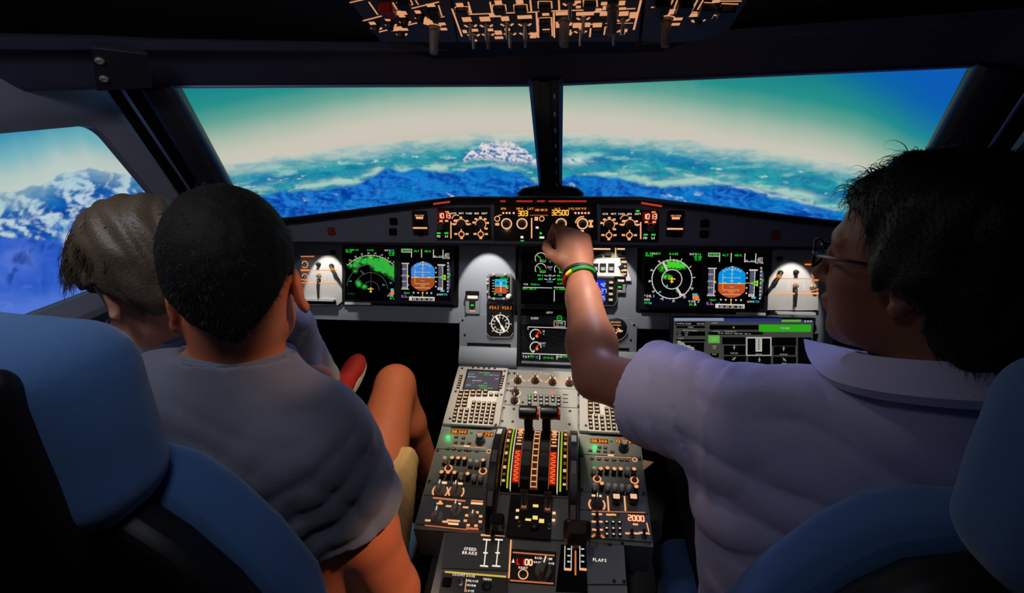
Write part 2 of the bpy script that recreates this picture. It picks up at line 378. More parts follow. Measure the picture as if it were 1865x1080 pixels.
    dx = T + 7.6; peak = np.interp(dx, [-4.6, -3.4, -2.6, -1.8, -1.0, -0.2, 0.6, 1.5, 2.4, 3.4, 4.4, 5.0], [1.10, 1.165, 1.175, 1.205, 1.20, 1.222, 1.205, 1.21, 1.185, 1.165, 1.12, 1.09]) + 0.014 * fbm(T * 1.3, T * 0 + 2.2, 5)
    base = np.interp(dx, [-4.6, -3, 0, 3, 5], [1.10, 1.115, 1.09, 1.085, 1.06]); mnt = sstep(5.0, 4.4, np.abs(dx)) * sstep(0.004, -0.004, Z - peak) * sstep(-0.01, 0.035, Z - base + 0.02 * n_mid)
    rid = fbm(T * 0.9 + Z * 30, Z * 14 - T * 0.30, 6, True); lit = sstep(0.0, 0.5, 1.3 * shade2 + 0.5 * (rid - 0.2) + 0.3 * n_fine + 0.15)
    land = mix(land, L(18, 100, 182), mnt * 0.8); land = mix(land, L(232, 222, 222), mnt * lit)
    e2 = np.exp(-((T - 1.6) / 1.4) ** 2) * np.exp(-((Z - 1.105) / 0.022) ** 2); land = mix(land, L(206, 222, 220), np.clip(e2 * sstep(0.2, 0.6, rid) * 1.2, 0, 1))
    # the near snow range seen through the side window, lit spur by spur
    w2 = fbm(T * 0.14, Z * 4, 4)
    hs = lambda x, z: fbm(x * 0.17 + z * 2.2 + 0.35 * w2, z * 5.5 - x * 0.12, 6, True)
    sh = (hs(T + 0.22, Z + 0.004) - hs(T - 0.22, Z - 0.004)) * 2.4
    rock = sstep(-0.15, 0.40, sh + 0.25 * n_fine + 0.2 * (hs(T, Z) - 0.3))
    side = mix(L(14, 98, 182), L(6, 62, 158), sstep(-0.4, 0.5, fbm(T * 0.5, Z * 14, 5)))
    side = mix(side, L(190, 212, 224), rock)
    side = mix(side, L(44, 160, 192), sstep(0.13, 0.0, hz - Z) * 0.5 * (1 - 0.5 * rock))
    edge = 0.945 - 0.010 * (T + 56) + 0.03 * fbm(T * 0.5, Z * 6, 5)
    face = sstep(-0.004, 0.012, edge - Z) * sstep(-51.6, -52.4, T + 9 * (Z - 0.8) + 0.9 * fbm(T * 0.3, Z * 9, 4))
    snowf = mix(L(42, 90, 200), L(80, 118, 216), sstep(-0.5, 0.5, fbm(T * 0.25, Z * 4, 5) + 0.8 * sstep(0.75, 0.62, Z) - 0.3))
    snowf = mix(snowf, L(10, 56, 150), sstep(0.10, 0.34, fbm(T * 0.40 - Z * 6, Z * 5 + 3 + T * 0.2, 6) - 0.02) * 0.9 * sstep(0.68, 0.80, Z))
    side = mix(side, snowf, face)
    fall = sstep(-52.2, -51.2, T + 9 * (Z - 0.8) + 0.5 * n_mid) * sstep(1.0, 0.93, Z)
    side = mix(side, mix(L(192, 214, 226), L(36, 116, 196), sstep(-0.05, 0.35, fbm(T * 1.1 + Z * 5, Z * 9, 5))), fall)
    land = mix(land, side, sstep(-43.5, -44.5, T))
    dz = np.clip(hz - Z, 0, 2)
    hzn = sstep(0.085, -0.01, dz + 0.05 * n_mid + 0.02 * n_fine) * np.where(T < -44, 0.35, 1)
    land = mix(land, L(206, 208, 196), hzn)
    return mix(land, sky, sstep(-0.003, 0.004, up))
# ================================================================ projected view outside
def view_screen():
    nt, nz = 1250, 330
    T, Z = np.meshgrid(np.linspace(-72, 52, nt), np.linspace(0.35, 2.05, nz)); colr = picture(T, Z)
    R_ = 2.6; tr = np.radians(T)
    co = np.stack([R_ * np.sin(tr), 0.3 + R_ * np.cos(tr), Z], -1).reshape(-1, 3)
    ii = np.arange(nt * nz).reshape(nz, nt)
    q = np.stack([ii[:-1, :-1], ii[1:, :-1], ii[1:, 1:], ii[:-1, 1:]], -1).reshape(-1, 4)
    me = bpy.data.meshes.new('projection_screen'); me.vertices.add(len(co)); me.vertices.foreach_set('co', co.ravel())
    me.loops.add(q.size); me.loops.foreach_set('vertex_index', q.ravel().astype(np.int32))
    me.polygons.add(len(q)); me.polygons.foreach_set('loop_start', np.arange(len(q), dtype=np.int32) * 4)
    at = me.color_attributes.new('picture', 'FLOAT_COLOR', 'POINT')
    at.data.foreach_set('color', np.concatenate([colr.reshape(-1, 3), np.ones((len(co), 1))], 1).astype(np.float32).ravel())
    me.update(); me.validate()
    m = bpy.data.materials.new('projected_mountain_picture'); m.use_nodes = True; nt_ = m.node_tree; nt_.nodes.clear()
    o = nt_.nodes.new('ShaderNodeOutputMaterial'); e = nt_.nodes.new('ShaderNodeEmission'); a = nt_.nodes.new('ShaderNodeVertexColor'); a.layer_name = 'picture'
    nt_.links.new(a.outputs[0], e.inputs[0]); e.inputs[1].default_value = 1.0; nt_.links.new(e.outputs[0], o.inputs[0])
    me.materials.append(m)
    return tag(place(me, 'projection_screen'), 'curved projection screen showing snowy blue mountains under a hazy teal sky outside the windows', 'screen')
view_screen()

# ================================================================ cockpit shell
pane_m = bpy.data.materials.new('window_glass'); pane_m.use_nodes = True
_n = pane_m.node_tree; _n.nodes.clear(); _o = _n.nodes.new('ShaderNodeOutputMaterial'); _t = _n.nodes.new('ShaderNodeBsdfTransparent'); _g = _n.nodes.new('ShaderNodeBsdfGlossy'); _x = _n.nodes.new('ShaderNodeMixShader')
_t.inputs[0].default_value = (0.98, 0.99, 0.985, 1); _g.inputs['Roughness'].default_value = 0.02; _x.inputs[0].default_value = 0.025
_n.links.new(_t.outputs[0], _x.inputs[1]); _n.links.new(_g.outputs[0], _x.inputs[2]); _n.links.new(_x.outputs[0], _o.inputs[0])

fl = MB().box(-1.3, 1.3, -1.2, 2.0, -0.03, 0.0); struct('floor', fl, mat('floor_carpet', (34, 36, 42), 0.95, 0, 0.3, 300, 0.4))

A_TOP = np.array([0.766, 1.079, 1.459]); A_BOT = np.array([0.879, 1.40, 1.10]); M_TOP = np.array([0.038, 1.328, 1.451]); M_BOT = np.array([0.038, 1.665, 1.125])
def sxv(p, s): return np.array([p[0] * s, p[1], p[2]])
for s, side, wn in ((-1, 'left', 1), (1, 'right', 2)):
    # windshield pane, thin, with depth
    q = [sxv(p, s) for p in (M_BOT, A_BOT, A_TOP, M_TOP)]; nrm = np.cross(q[1] - q[0], q[3] - q[0]); nrm /= np.linalg.norm(nrm); nrm *= 1 if nrm[1] > 0 else -1
    mb = MB(); mb.add([p + nrm * 0.012 for p in q] + [p + nrm * 0.016 for p in q], [(0, 1, 2, 3), (7, 6, 5, 4)] + [(i, (i + 1) % 4, (i + 1) % 4 + 4, i + 4) for i in range(4)])
    struct('window_%d' % wn, mb, pane_m)
    # windshield side frame: rounded bar along the outer edge
    def bar(p, q_, w1, w2, d, name, m, n=10, ex=2.6):
        ax = q_ - p; ax /= np.linalg.norm(ax); out = np.array([s * 1.0, -0.55, 0.0]); out -= ax * (out @ ax); out /= np.linalg.norm(out); inn = np.cross(ax, out); inn *= 1 if inn[1] < 0 else -1
        vs = []; 
        for P, w in ((p, w1), (q_, w2)):
            for k in range(n):
                t = 2 * math.pi * k / n; cx, cy = math.cos(t), math.sin(t); cx = math.copysign(abs(cx) ** (2 / ex), cx); cy = math.copysign(abs(cy) ** (2 / ex), cy)
                vs.append(P + out * (w * 0.5 + w * 0.5 * cx) + inn * (d * 0.5 * cy))
        fs = [(k, (k + 1) % n, (k + 1) % n + n, k + n) for k in range(n)] + [tuple(range(n))[::-1], tuple(range(n, 2 * n))]
        b = MB(); b.add(vs, fs); o = struct(name, b, m, smooth=True); return o
    bar(sxv(A_TOP + np.array([0.0, 0, 0.02]), s), sxv(A_BOT + np.array([0, 0.02, -0.03]), s), 0.072, 0.072, 0.07, 'trim_%d' % (1 if s < 0 else 2), DARK, 14)
    g0 = A_TOP + np.array([0.055, -0.045, 0.02]); g1 = A_BOT + np.array([0.06, -0.02, -0.03])
    bar(sxv(g0, s), sxv(g1, s), 0.06, 0.06, 0.02, 'trim_%d' % (3 if s < 0 else 4), MATTE)
    # pale tubes added as the lit edges of frame and wall
    for e0, e1, off in ((A_TOP, A_BOT, (0.052, -0.088, 0.0)), (np.array([0.955, 1.172, 1.452]), np.array([0.955, 1.40, 0.98]), (-0.008, -0.002, 0.0))):
        mb = MB(); mb.tube([sxv(e0 + np.array(off), s), sxv(e1 + np.array(off), s)], 0.0032, 8); struct('trim_%d' % ((7 if off[0] > 0 else 9) + (s > 0)), mb, mat('edge_trim_metal', (150, 155, 190), 0.35, 0.5), smooth=True)
    mb = MB(); mb.tube([sxv(M_TOP + np.array([0, -.012, .0005]), s), sxv(A_TOP + np.array([-.008, -.012, .0005]), s)], 0.0028, 8); struct('trim_%d' % (11 + (s > 0)), mb, mat('edge_trim_metal'), smooth=True)  # same pale tube for the bright top edge
    # side wall with its window opening and sloped reveal
    X = s * 0.95
    def ring(corners, rad, n=6):
        out = []; m = len(corners)
        for i in range(m):
            a, b, c = [np.array(corners[(i + d) % m], float) for d in (-1, 0, 1)]
            u = (a - b) / np.linalg.norm(a - b); v = (c - b) / np.linalg.norm(c - b)
            for k in range(n + 1):
                t = k / n; p = b + u * rad * (1 - t) ** 2 + v * rad * t ** 2; out.append(p)
        return np.array(out)
    hole = [(0.05, 1.055), (1.295, 1.038), (1.080, 1.387), (0.05, 1.355)]
    face = [(0.0, 1.015), (1.335, 1.015), (1.100, 1.428), (0.0, 1.405)]
    outer = [(-0.3, 1.0), (1.40, 1.0), (1.164, 1.50), (-0.3, 1.50)]
    R1, R2 = ring(face, 0.05), ring(hole, 0.04)
    R0 = []
    cen = np.array([0.60, 1.21])
    for p in R1:      # outer outline met along rays from the window centre
        d = p - cen; best = 9
        for i in range(len(outer)):
            a, b = np.array(outer[i]), np.array(outer[(i + 1) % len(outer)]); M = np.array([d, a - b]).T
            if abs(np.linalg.det(M)) < 1e-9: continue
            tt, uu = np.linalg.solve(M, a - cen)
            if tt > 0 and -1e-6 <= uu <= 1 + 1e-6: best = min(best, tt)
        R0.append(cen + d * best)
    R0 = np.array(R0)
    n = len(R0); vs = [(X, p[0], p[1]) for p in R0] + [(X, p[0], p[1]) for p in R1] + [(X + s * 0.022, p[0], p[1]) for p in (R1 * 0.35 + R2 * 0.65)] + [(X + s * 0.030, p[0], p[1]) for p in R2] + [(X + s * 0.05, p[0], p[1]) for p in R2] + [(X + s * 0.05, p[0], p[1]) for p in R0]
    fs = []
    for l in range(5): fs += [(l * n + i, l * n + (i + 1) % n, (l + 1) * n + (i + 1) % n, (l + 1) * n + i) for i in range(n)]
    fs += [(5 * n + i, 5 * n + (i + 1) % n, (i + 1) % n, i) for i in range(n)]
    mb = MB(); mb.add(vs, fs if s < 0 else [f[::-1] for f in fs]); struct('wall_' + side, mb, SHELL, smooth=True)
    # side pane
    mb = MB(); q = [(X + s * 0.040, p[0], p[1]) for p in R2]; q2 = [(X + s * 0.043, p[0], p[1]) for p in R2]
    mb.add(q + q2, [tuple(range(n)), tuple(range(n, 2 * n))[::-1]] + [(i, (i + 1) % n, (i + 1) % n + n, i + n) for i in range(n)]); struct('window_%d' % (wn + 2), mb, pane_m)
    mb = MB().box(X, X + s * 0.05, -0.3, 1.74, 0, 1.0); struct('wall_%s_lower' % side, mb, DARK)
    mb = MB().box(X + s * 0.05, X + s * 0.10, -1.15, 1.40, 1.455, 1.9); struct('wall_%s_upper' % side, mb, MATTE)
    # rear part of the side wall, blind
    mb = MB().box(X, X + s * 0.08, -1.15, -0.3, 0, 1.9); struct('wall_%s_rear' % side, mb, DARK)

# centre post, tapering, with rounded front edges
mb = MB(); rows = []
for P, w, d in (((0, 1.31, 1.475), 0.041, 0.04), ((0, 1.48, 1.307), 0.038, 0.04), ((0, 1.67, 1.12), 0.035, 0.04)):
    P = np.array(P); ax = np.array([0, 0.707, -0.707]); inn = np.array([0, -0.707, -0.707])
    rows.append([P + np.array([x * w, 0, 0]) + inn * d * y for x, y in ((-1, -0.4), (-1, 0.25), (-0.78, 0.5), (-0.35, 0.5), (-0.3, 0.62), (0.25, 0.62), (0.3, 0.5), (0.78, 0.5), (1, 0.25), (1, -0.4))])
vs = [p for r in rows for p in r]; k = 10
mb.add(vs, [(l * k + i, l * k + (i + 1) % k, (l + 1) * k + (i + 1) % k, (l + 1) * k + i) for l in range(2) for i in range(k)] + [tuple(range(k)), tuple(range(2 * k, 3 * k))[::-1]])
post = struct('trim_5', mb, DARK)
mb = MB()
for i in range(9):
    t = i / 8; P = np.array([0.021, 1.315 + 0.33 * t, 1.44 - 0.325 * t]); inn = np.array([0, -0.707, -0.707]) * 0.02
    mb.add([P + inn + np.array([x, y * 0.707, -y * 0.707]) for x, y in ((-0.0022, -0.008), (0.0022, -0.008), (0.0022, 0.008), (-0.0022, 0.008))], [(0, 1, 2, 3)])
tag(mb.build('edge_strip', mat('pale_edge_strip', (190, 195, 205), 0.3, 0.2), post), 'pale dashed strip down the post', kind=None)
# dome bracket at the foot of the post
mb = MB(); mb.lathe(0, 0, [(0.105, -0.02), (0.103, 0.012), (0.085, 0.026), (0.045, 0.034)], 24)
o = mb.build('post_bracket', BLACK, None, (0.0, 1.585, 1.140), smooth=True); o.scale = (1, 0.45, 1); tag(o, 'black domed bracket at the foot of the centre window post', 'bracket')

# header over the windshields and the ceiling
cx = [(-1.15, 0.60), (-0.97, 0.90), (-0.77, 1.075), (-0.038, 1.326), (0.038, 1.326), (0.77, 1.075), (0.97, 0.90), (1.15, 0.60)]
zb = [1.445, 1.452, 1.458, 1.454, 1.454, 1.458, 1.452, 1.445]
mb = MB(); vs = []
for (x, y), z in zip(cx, zb):
    f = abs(x) / 1.0
    vs += [(x, y + 0.03, z + 0.004), (x, y, z), (x, y - 0.012, z + 0.006), (x * 0.985, y - 0.115 + 0.03 * f, z + 0.062), (x * 0.98, y - 0.145 + 0.03 * f, z + 0.062), (x * 0.97, y - 0.16 + 0.03 * f, z + 0.075), (x, y + 0.03, z + 0.10)]
mb.add(vs, [(i * 7 + j, (i + 1) * 7 + j, (i + 1) * 7 + (j + 1) % 7, i * 7 + (j + 1) % 7) for i in range(7) for j in range(7)])
hd = struct('trim_6', mb, mat('header_lining', (58, 61, 82), 0.6, 0, 0.1, 40, 0.05, 0.35))
mb = MB(); mb.box(-1.05, 1.05, -1.15, 0.35, 1.784, 1.86)
mb.add([(-1.05, 0.35, 1.784), (1.05, 0.35, 1.784), (1.05, 1.17, 1.505), (-1.05, 1.17, 1.505), (-1.05, 0.35, 1.86), (1.05, 0.35, 1.86), (1.05, 1.17, 1.56), (-1.05, 1.17, 1.56)], [(3, 2, 1, 0), (4, 5, 6, 7), (0, 1, 5, 4), (1, 2, 6, 5), (2, 3, 7, 6), (3, 0, 4, 7)])
struct('ceiling', mb, mat('ceiling_lining', (13, 13, 15), 0.7, 0, 0.1, 40, 0.1, 0.25))
mb = MB().box(-1.0, 1.0, -1.19, -1.15, 0, 1.86); struct('wall_back', mb, DARK)
mb = MB(); mb.box(-1.05, 1.05, 1.70, 1.74, 0, 1.02); struct('wall_front', mb, MATTE)
# corner plate with two bolts, upper left
P0 = CC + 0; 
def on_plane(px, py, p0, n):
    d = CA + CR * (px - W / 2) / FPX - CU * (py - H / 2) / FPX; n = np.array(n, float); return CC + d * ((np.array(p0) - CC) @ n) / (d @ n)
cp = Frame((-0.80, 0.93, 1.488), (0.83, 0.56, 0), (0.05, -0.45, 0.35))
q = [cp.uv(*p) for p in ((166, 84), (268, 96), (276, 158), (176, 163))]
root = thing('corner_plate', 'dark bolted plate above the pillar of the left side window', 'plate', cp)
MB().prism(q, -0.004, 0.004, 0.001).build('plate', mat('corner_plate_paint', (32, 33, 42), 0.55), root)
for p in ((181, 107), (189, 140)):
    a, b = cp.uv(*p); mb = MB(); mb.lathe(0, 0, [(0.0075, 0), (0.0075, 0.002), (0.0055, 0.004), (0.003, 0.004), (0.0028, 0.002)], 14)
    tag(mb.build('bolt', mat('bolt_metal', (205, 190, 175), 0.3, 0.7), root, (a, b, 0.004), smooth=True), 'shiny bolt')
# ================================================================ main instrument panel
MIP = tilted((0, 1.46, 0.94), 18)
GS = tilted((0, 1.34, 1.09), 5)
mp = thing('instrument_panel', 'wide grey instrument panel holding the flight displays under the glareshield', 'panel', MIP)
VB = -0.166
mb = MB()
def U(px, py, f=MIP): return f.uv(px, py)
mb.prism([(-0.815, VB - 0.055), (-0.78, VB - 0.055), (-0.78, VB), (-0.262, VB), (-0.262, 0.13), (-0.815, 0.13)], -0.025, -0.006)
mb.prism([(0.262, VB), (0.775, VB), (0.775, VB - 0.13), (0.815, VB - 0.13), (0.815, 0.13), (0.262, 0.13)], -0.025, -0.006)
mb.box(-0.262, 0.262, VB, 0.13, -0.025, -0.006)
mb.build('panel_board', GREY, mp)
mb = MB(); mb.prism([(-0.268, -0.305), (0.268, -0.305), (0.268, VB + 0.008), (0.245, VB + 0.022), (0.245, VB + 0.03), (-0.245, VB + 0.03), (-0.245, VB + 0.022), (-0.268, VB + 0.008)], -0.03, 0.0, 0.002)
mb.build('centre_board', GREY, mp)
for s in (-1, 1):   # lower lip of the centre board, rounded, and the recessed grip slot above it
    a0, a1 = (-0.266, -0.088) if s < 0 else (0.092, 0.266)
    mb = MB(); pts = [(-0.235, 0.001), (-0.245, 0.006), (-0.262, 0.012), (-0.282, 0.013), (-0.296, 0.009), (-0.304, 0.0)]
    mb.add([(a, b, c) for b, c in pts for a in (a0, a1)], [(2 * i, 2 * i + 2, 2 * i + 3, 2 * i + 1)[::1] for i in range(5)] + [tuple(2 * i for i in range(6))[::-1], tuple(2 * i + 1 for i in range(6))])
    mb.build('lower_lip', GREY, mp, smooth=True)
    mb = MB(); c0, c1 = a0 + 0.024, a1 - 0.02
    mb.box(c0, c1, -0.232, -0.224, 0.0, 0.0012, 0, 0); mb.box(c0, c0 + 0.004, -0.246, -0.232, 0, 0.0012); mb.box(c1 - 0.004, c1, -0.246, -0.232, 0, 0.0012)
    mb.build('slot', MATTE, mp)
    mb = MB().box(c0 + 0.004, c1, -0.3075, -0.3005, 0.004, 0.009, 0.001); mb.build('ledge', GREY, mp)
    for a, b in ((s * 0.258, -0.155), (s * 0.25, -0.2), (s * 0.258, -0.29)): place(SCREW_ME, 'screw', mp, (a, b, 0.0))
# dark backing behind the displays
for a0, a1 in ((-0.646, -0.272), (0.262, 0.640), (-0.098, 0.103)):
    MB().box(a0, a1, -0.118 if abs(a0) > 0.15 else -0.285, 0.085, -0.012, -0.004, 0.004).build('display_surround', MATTE, mp)
for a0, a1 in ((-0.80, -0.652),): pass
# white handles under the outer displays
for a0, a1, b0, b1 in ((-0.634, -0.548, -0.116, -0.108), (0.545, 0.625, -0.117, -0.109)):
    MB().box(a0, a1, b0, b1, -0.004, 0.006, 0.001).build('ledge', mat('pale_ledge', (190, 192, 194), 0.5), mp)

def display(cx, cy, label, half=0.0795, group='display units of the instrument panel', name='flight_display'):
    fr = MIP.sub(cx, cy, -0.004); r = thing(name, label, 'display', fr, group)
    o, i = half + 0.010, half
    mb = MB()
    for (a0, a1, b0, b1) in ((-o, o, i, o), (-o, o, -o, -i), (-o, -i, -i, i), (i, o, -i, i)): mb.box(a0, a1, b0, b1, 0, 0.009)
    mb.build('bezel', BLACK, r); sc = MB().box(-i, i, -i, i, 0, 0.004).build('screen', GLASS, r)
    return r, sc
Z1, Z2, Z3, Z4 = 0.0043, 0.0045, 0.0047, 0.0049
def pfd(cx, label, bright):
    r, sc = display(cx, -0.019, label); S = 0.0795
    mats = [ABLU if bright else SKYB, ABRN if bright else GRDB, TAPE, WSY, GRN, CYN, MAG, YEL, GLASS, em((40, 42, 52), 0.6, 'tape_dark')]
    BL, BR, TP, WH, GN, CY, MG, YE, BK, TD = range(10)
    X = lambda x: (x - 1390) / 412 * S; Y = lambda y: -(y - 505) / 420 * S
    mb = MB()
    cxs, cys, R = X(1338), Y(528), 232 / 412 * S; hw = 193 / 412 * S; hy = Y(548)
    pts = []
    for k in range(72):
        t = 2 * math.pi * k / 72; pts.append((cxs + max(-hw, min(hw, R * math.cos(t))), cys + R * math.sin(t)))
    for mi, sg in ((BL, 1), (BR, -1)):
        pp = [p for p in pts if (p[1] - hy) * sg > 0]; pp += [(cxs - hw, hy), (cxs + hw, hy)]; pp.sort(key=lambda p: math.atan2(p[1] - hy - sg * 0.004, p[0] - cxs)); mb.poly(pp, Z1, mi)
    mb.rect(cxs, hy, hw * 2, 0.0016, Z2, WH)
    for y, w in ((400, 60), (460, 180), (505, 60), (600, 60), (645, 170)): mb.rect(cxs, Y(y), w / 412 * S, 0.001, Z2, WH)
    mb.rect(cxs, Y(715), 260 / 412 * S, 0.0016, Z2, WH); mb.rect(cxs, Y(668), 100 / 412 * S, 0.0012, Z2, YE); mb.rect(cxs, Y(690), 60 / 412 * S, 0.0008, Z2, YE)
    text(mb, '10', cxs - 0.021, Y(460), 0.0045, Z2, WH); text(mb, '10', cxs + 0.021, Y(460), 0.0045, Z2, WH); text(mb, '10', cxs - 0.019, Y(648), 0.0045, Z2, WH); text(mb, '10', cxs + 0.019, Y(648), 0.0045, Z2, WH)
    for k in range(-3, 4):
        t = math.radians(90 + k * 12); mb.line((cxs + (R - 0.007) * math.cos(t), cys + (R - 0.007) * math.sin(t)), (cxs + R * math.cos(t), cys + R * math.sin(t)), 0.0011, Z2, WH)
    mb.arc(cxs, cys, R - 0.007, 0.0009, 48, 132, Z2, WH)
    mb.poly([(cxs - 0.004, Y(285)), (cxs + 0.004, Y(285)), (cxs, Y(315))], Z3, YE); mb.line((cxs, Y(310)), (cxs, Y(540)), 0.0011, Z2, YE); mb.poly([(cxs - 0.004, Y(350)), (cxs + 0.004, Y(350)), (cxs, Y(325))], Z3, YE)
    mb.line((X(1208), Y(400)), (X(1208), Y(660)), 0.0012, Z3, YE)
    for a, b in ((1215, 1260), (1420, 1470)): mb.rect((X(a) + X(b)) / 2, Y(540), X(b) - X(a), 0.003, Z3, YE)
    mb.rect(cxs, Y(540), 0.003, 0.003, Z3, YE); mb.rect((X(1530) + X(1590)) / 2, Y(535), X(1590) - X(1530), 0.0018, Z3, YE)
    # speed tape
    mb.rect((X(1000) + X(1090)) / 2, (Y(320) + Y(740)) / 2, X(1090) - X(1000), Y(320) - Y(740), Z1, TP)
    mb.rect(X(1085), (Y(320) + Y(740)) / 2, 0.0026, Y(320) - Y(740), Z2, WH); mb.rect(X(1050), Y(322), X(1115) - X(990), 0.003, Z2, WH); mb.rect(X(1048), Y(740), X(1115) - X(990), 0.0022, Z2, WH)
    for y, t in ((412, '340'), (515, '320'), (615, '300'), (716, '280')):
        text(mb, t, X(1028), Y(y), 0.0052, Z2, WH, 0, 'c', 1.05)
        mb.rect(X(1072), Y(y), 0.004, 0.001, Z2, WH); mb.rect(X(1074), Y(y - 50), 0.003, 0.001, Z2, WH)
    mb.poly([(X(1060), Y(530)), (X(1110), Y(512)), (X(1110), Y(548))], Z3, YE); mb.rect(X(985), Y(528), 0.003, 0.0012, Z3, YE)
    mb.poly([(X(1080), Y(672)), (X(1110), Y(650)), (X(1110), Y(694))], Z3, MG)
    # altitude tape
    mb.rect((X(1592) + X(1655)) / 2, (Y(340) + Y(735)) / 2, X(1655) - X(1592), Y(340) - Y(735), Z1, TP); mb.rect(X(1663), (Y(335) + Y(745)) / 2, 0.002, Y(335) - Y(745), Z2, WH)
    mb.rect(X(1640), Y(338), X(1705) - X(1585), 0.0042, Z2, WH); mb.rect(X(1620), Y(722), X(1660) - X(1585), 0.0075, Z2, WH); text(mb, '320', X(1620), Y(722), 0.0045, Z3, BK)
    for y in (385, 430, 610, 660): mb.rect(X(1650), Y(y), 0.004, 0.0009, Z2, WH)
    mb.poly([(X(1600), Y(535)), (X(1665), Y(510)), (X(1712), Y(492)), (X(1712), Y(585)), (X(1665), Y(565))], Z3, YE)
    mb.poly([(X(1622), Y(535)), (X(1668), Y(518)), (X(1704), Y(502)), (X(1704), Y(576)), (X(1668), Y(557))], Z4, GN); text(mb, '325', X(1655), Y(536), 0.005, Z4 + 0.0002, BK)
    # vertical speed scale
    mb.poly([(X(1735), Y(285)), (X(1762), Y(290)), (X(1785), Y(400)), (X(1785), Y(680)), (X(1762), Y(780)), (X(1735), Y(790))], Z1, TP)
    for y in (305, 360, 415, 475, 600, 655, 710, 765): mb.rect(X(1747), Y(y), 0.0045, 0.0036, Z2, WH)
    mb.line((X(1742), Y(525)), (X(1790), Y(500)), 0.002, Z3, GN); mb.rect(X(1776), Y(482), 0.006, 0.0024, Z3, GN); mb.rect(X(1750), Y(537), 0.005, 0.0024, Z3, YE)
    # flight mode annunciator
    for x, y0, y1 in ((1150, 85, 222), (1315, 85, 222), (1510, 90, 222), (1665, 90, 235)): mb.rect(X(x), (Y(y0) + Y(y1)) / 2, 0.0026, Y(y0) - Y(y1), Z1, WH)
    for a, b, c, d in ((985, 1155, 88, 88), (985, 1155, 138, 138)): mb.rect((X(a) + X(b)) / 2, Y(c), X(b) - X(a), 0.0018, Z1, WH)
    mb.rect(X(988), Y(113), 0.0018, Y(88) - Y(138), Z1, WH)
    text(mb, 'SPEED', X(1068), Y(113), 0.0062, Z1, GN); text(mb, 'ALT', X(1232), Y(116), 0.0062, Z1, GN); text(mb, 'HDG', X(1415), Y(118), 0.0062, Z1, GN)
    mb.rect(X(1590), Y(212), X(1670) - X(1510), 0.0018, Z1, WH); text(mb, 'FL', X(1545), Y(200), 0.0052, Z1, WH); text(mb, '325', X(1625), Y(198), 0.0052, Z1, CY)
    text(mb, 'AP1', X(1728), Y(160), 0.0062, Z1, WH); text(mb, '1FD2', X(1728), Y(195), 0.0062, Z1, WH, 0, 'c', 0.8); text(mb, 'A/THR', X(1728), Y(226), 0.005, Z1, WH, 0, 'c', 0.8)
    # lower marks
    for x in (1190, 1262, 1408, 1480): mb.disc(X(x), Y(797), 0.0027, Z1, WH, 8)
    for y in (385, 460, 610, 690): mb.disc(X(1552), Y(y), 0.0024, Z1, WH, 8)
    mb.poly([(cxs, Y(775)), (cxs + 0.003, Y(797)), (cxs, Y(820)), (cxs - 0.003, Y(797))], Z1, YE); mb.line((cxs, Y(820)), (cxs, Y(885)), 0.0022, Z3, YE)
    mb.rect(X(1325), Y(893), X(1535) - X(1115), Y(860) - Y(925), Z1, WH); mb.rect(X(1340), Y(901), X(1520) - X(1165), 0.0075, Z2, TD)
    for x, t in ((1205, '28'), (1285, '29'), (1365, '30'), (1445, '31'), (1505, '32')): text(mb, t, X(x), Y(901), 0.0058, Z3, WH)
    text(mb, 'VNAV', X(1075), Y(805), 0.0056, Z1, GN, 0, 'c', 0.8); text(mb, 'ILS', X(1025), Y(858), 0.008, Z1, MG); text(mb, '109', X(1075), Y(872), 0.0042, Z1, MG)
    mb.poly([(X(1155), Y(850)), (X(1165), Y(835)), (X(1175), Y(850))], Z1, CY); text(mb, 'STD', X(1700), Y(815), 0.0062, Z1, CY); text(mb, 'QNH', X(1612), Y(815), 0.0055, Z1, WH); mb.rect(X(1660), Y(757), 0.012, 0.0055, Z1, CY)
    mb.build('display_symbols', mats, sc); return r
pfd(-0.374, 'primary flight display with blue and brown horizon ball, left half of the panel', False)
pfd(0.540, 'primary flight display with blue and brown horizon ball, above the touch screen monitor', True)

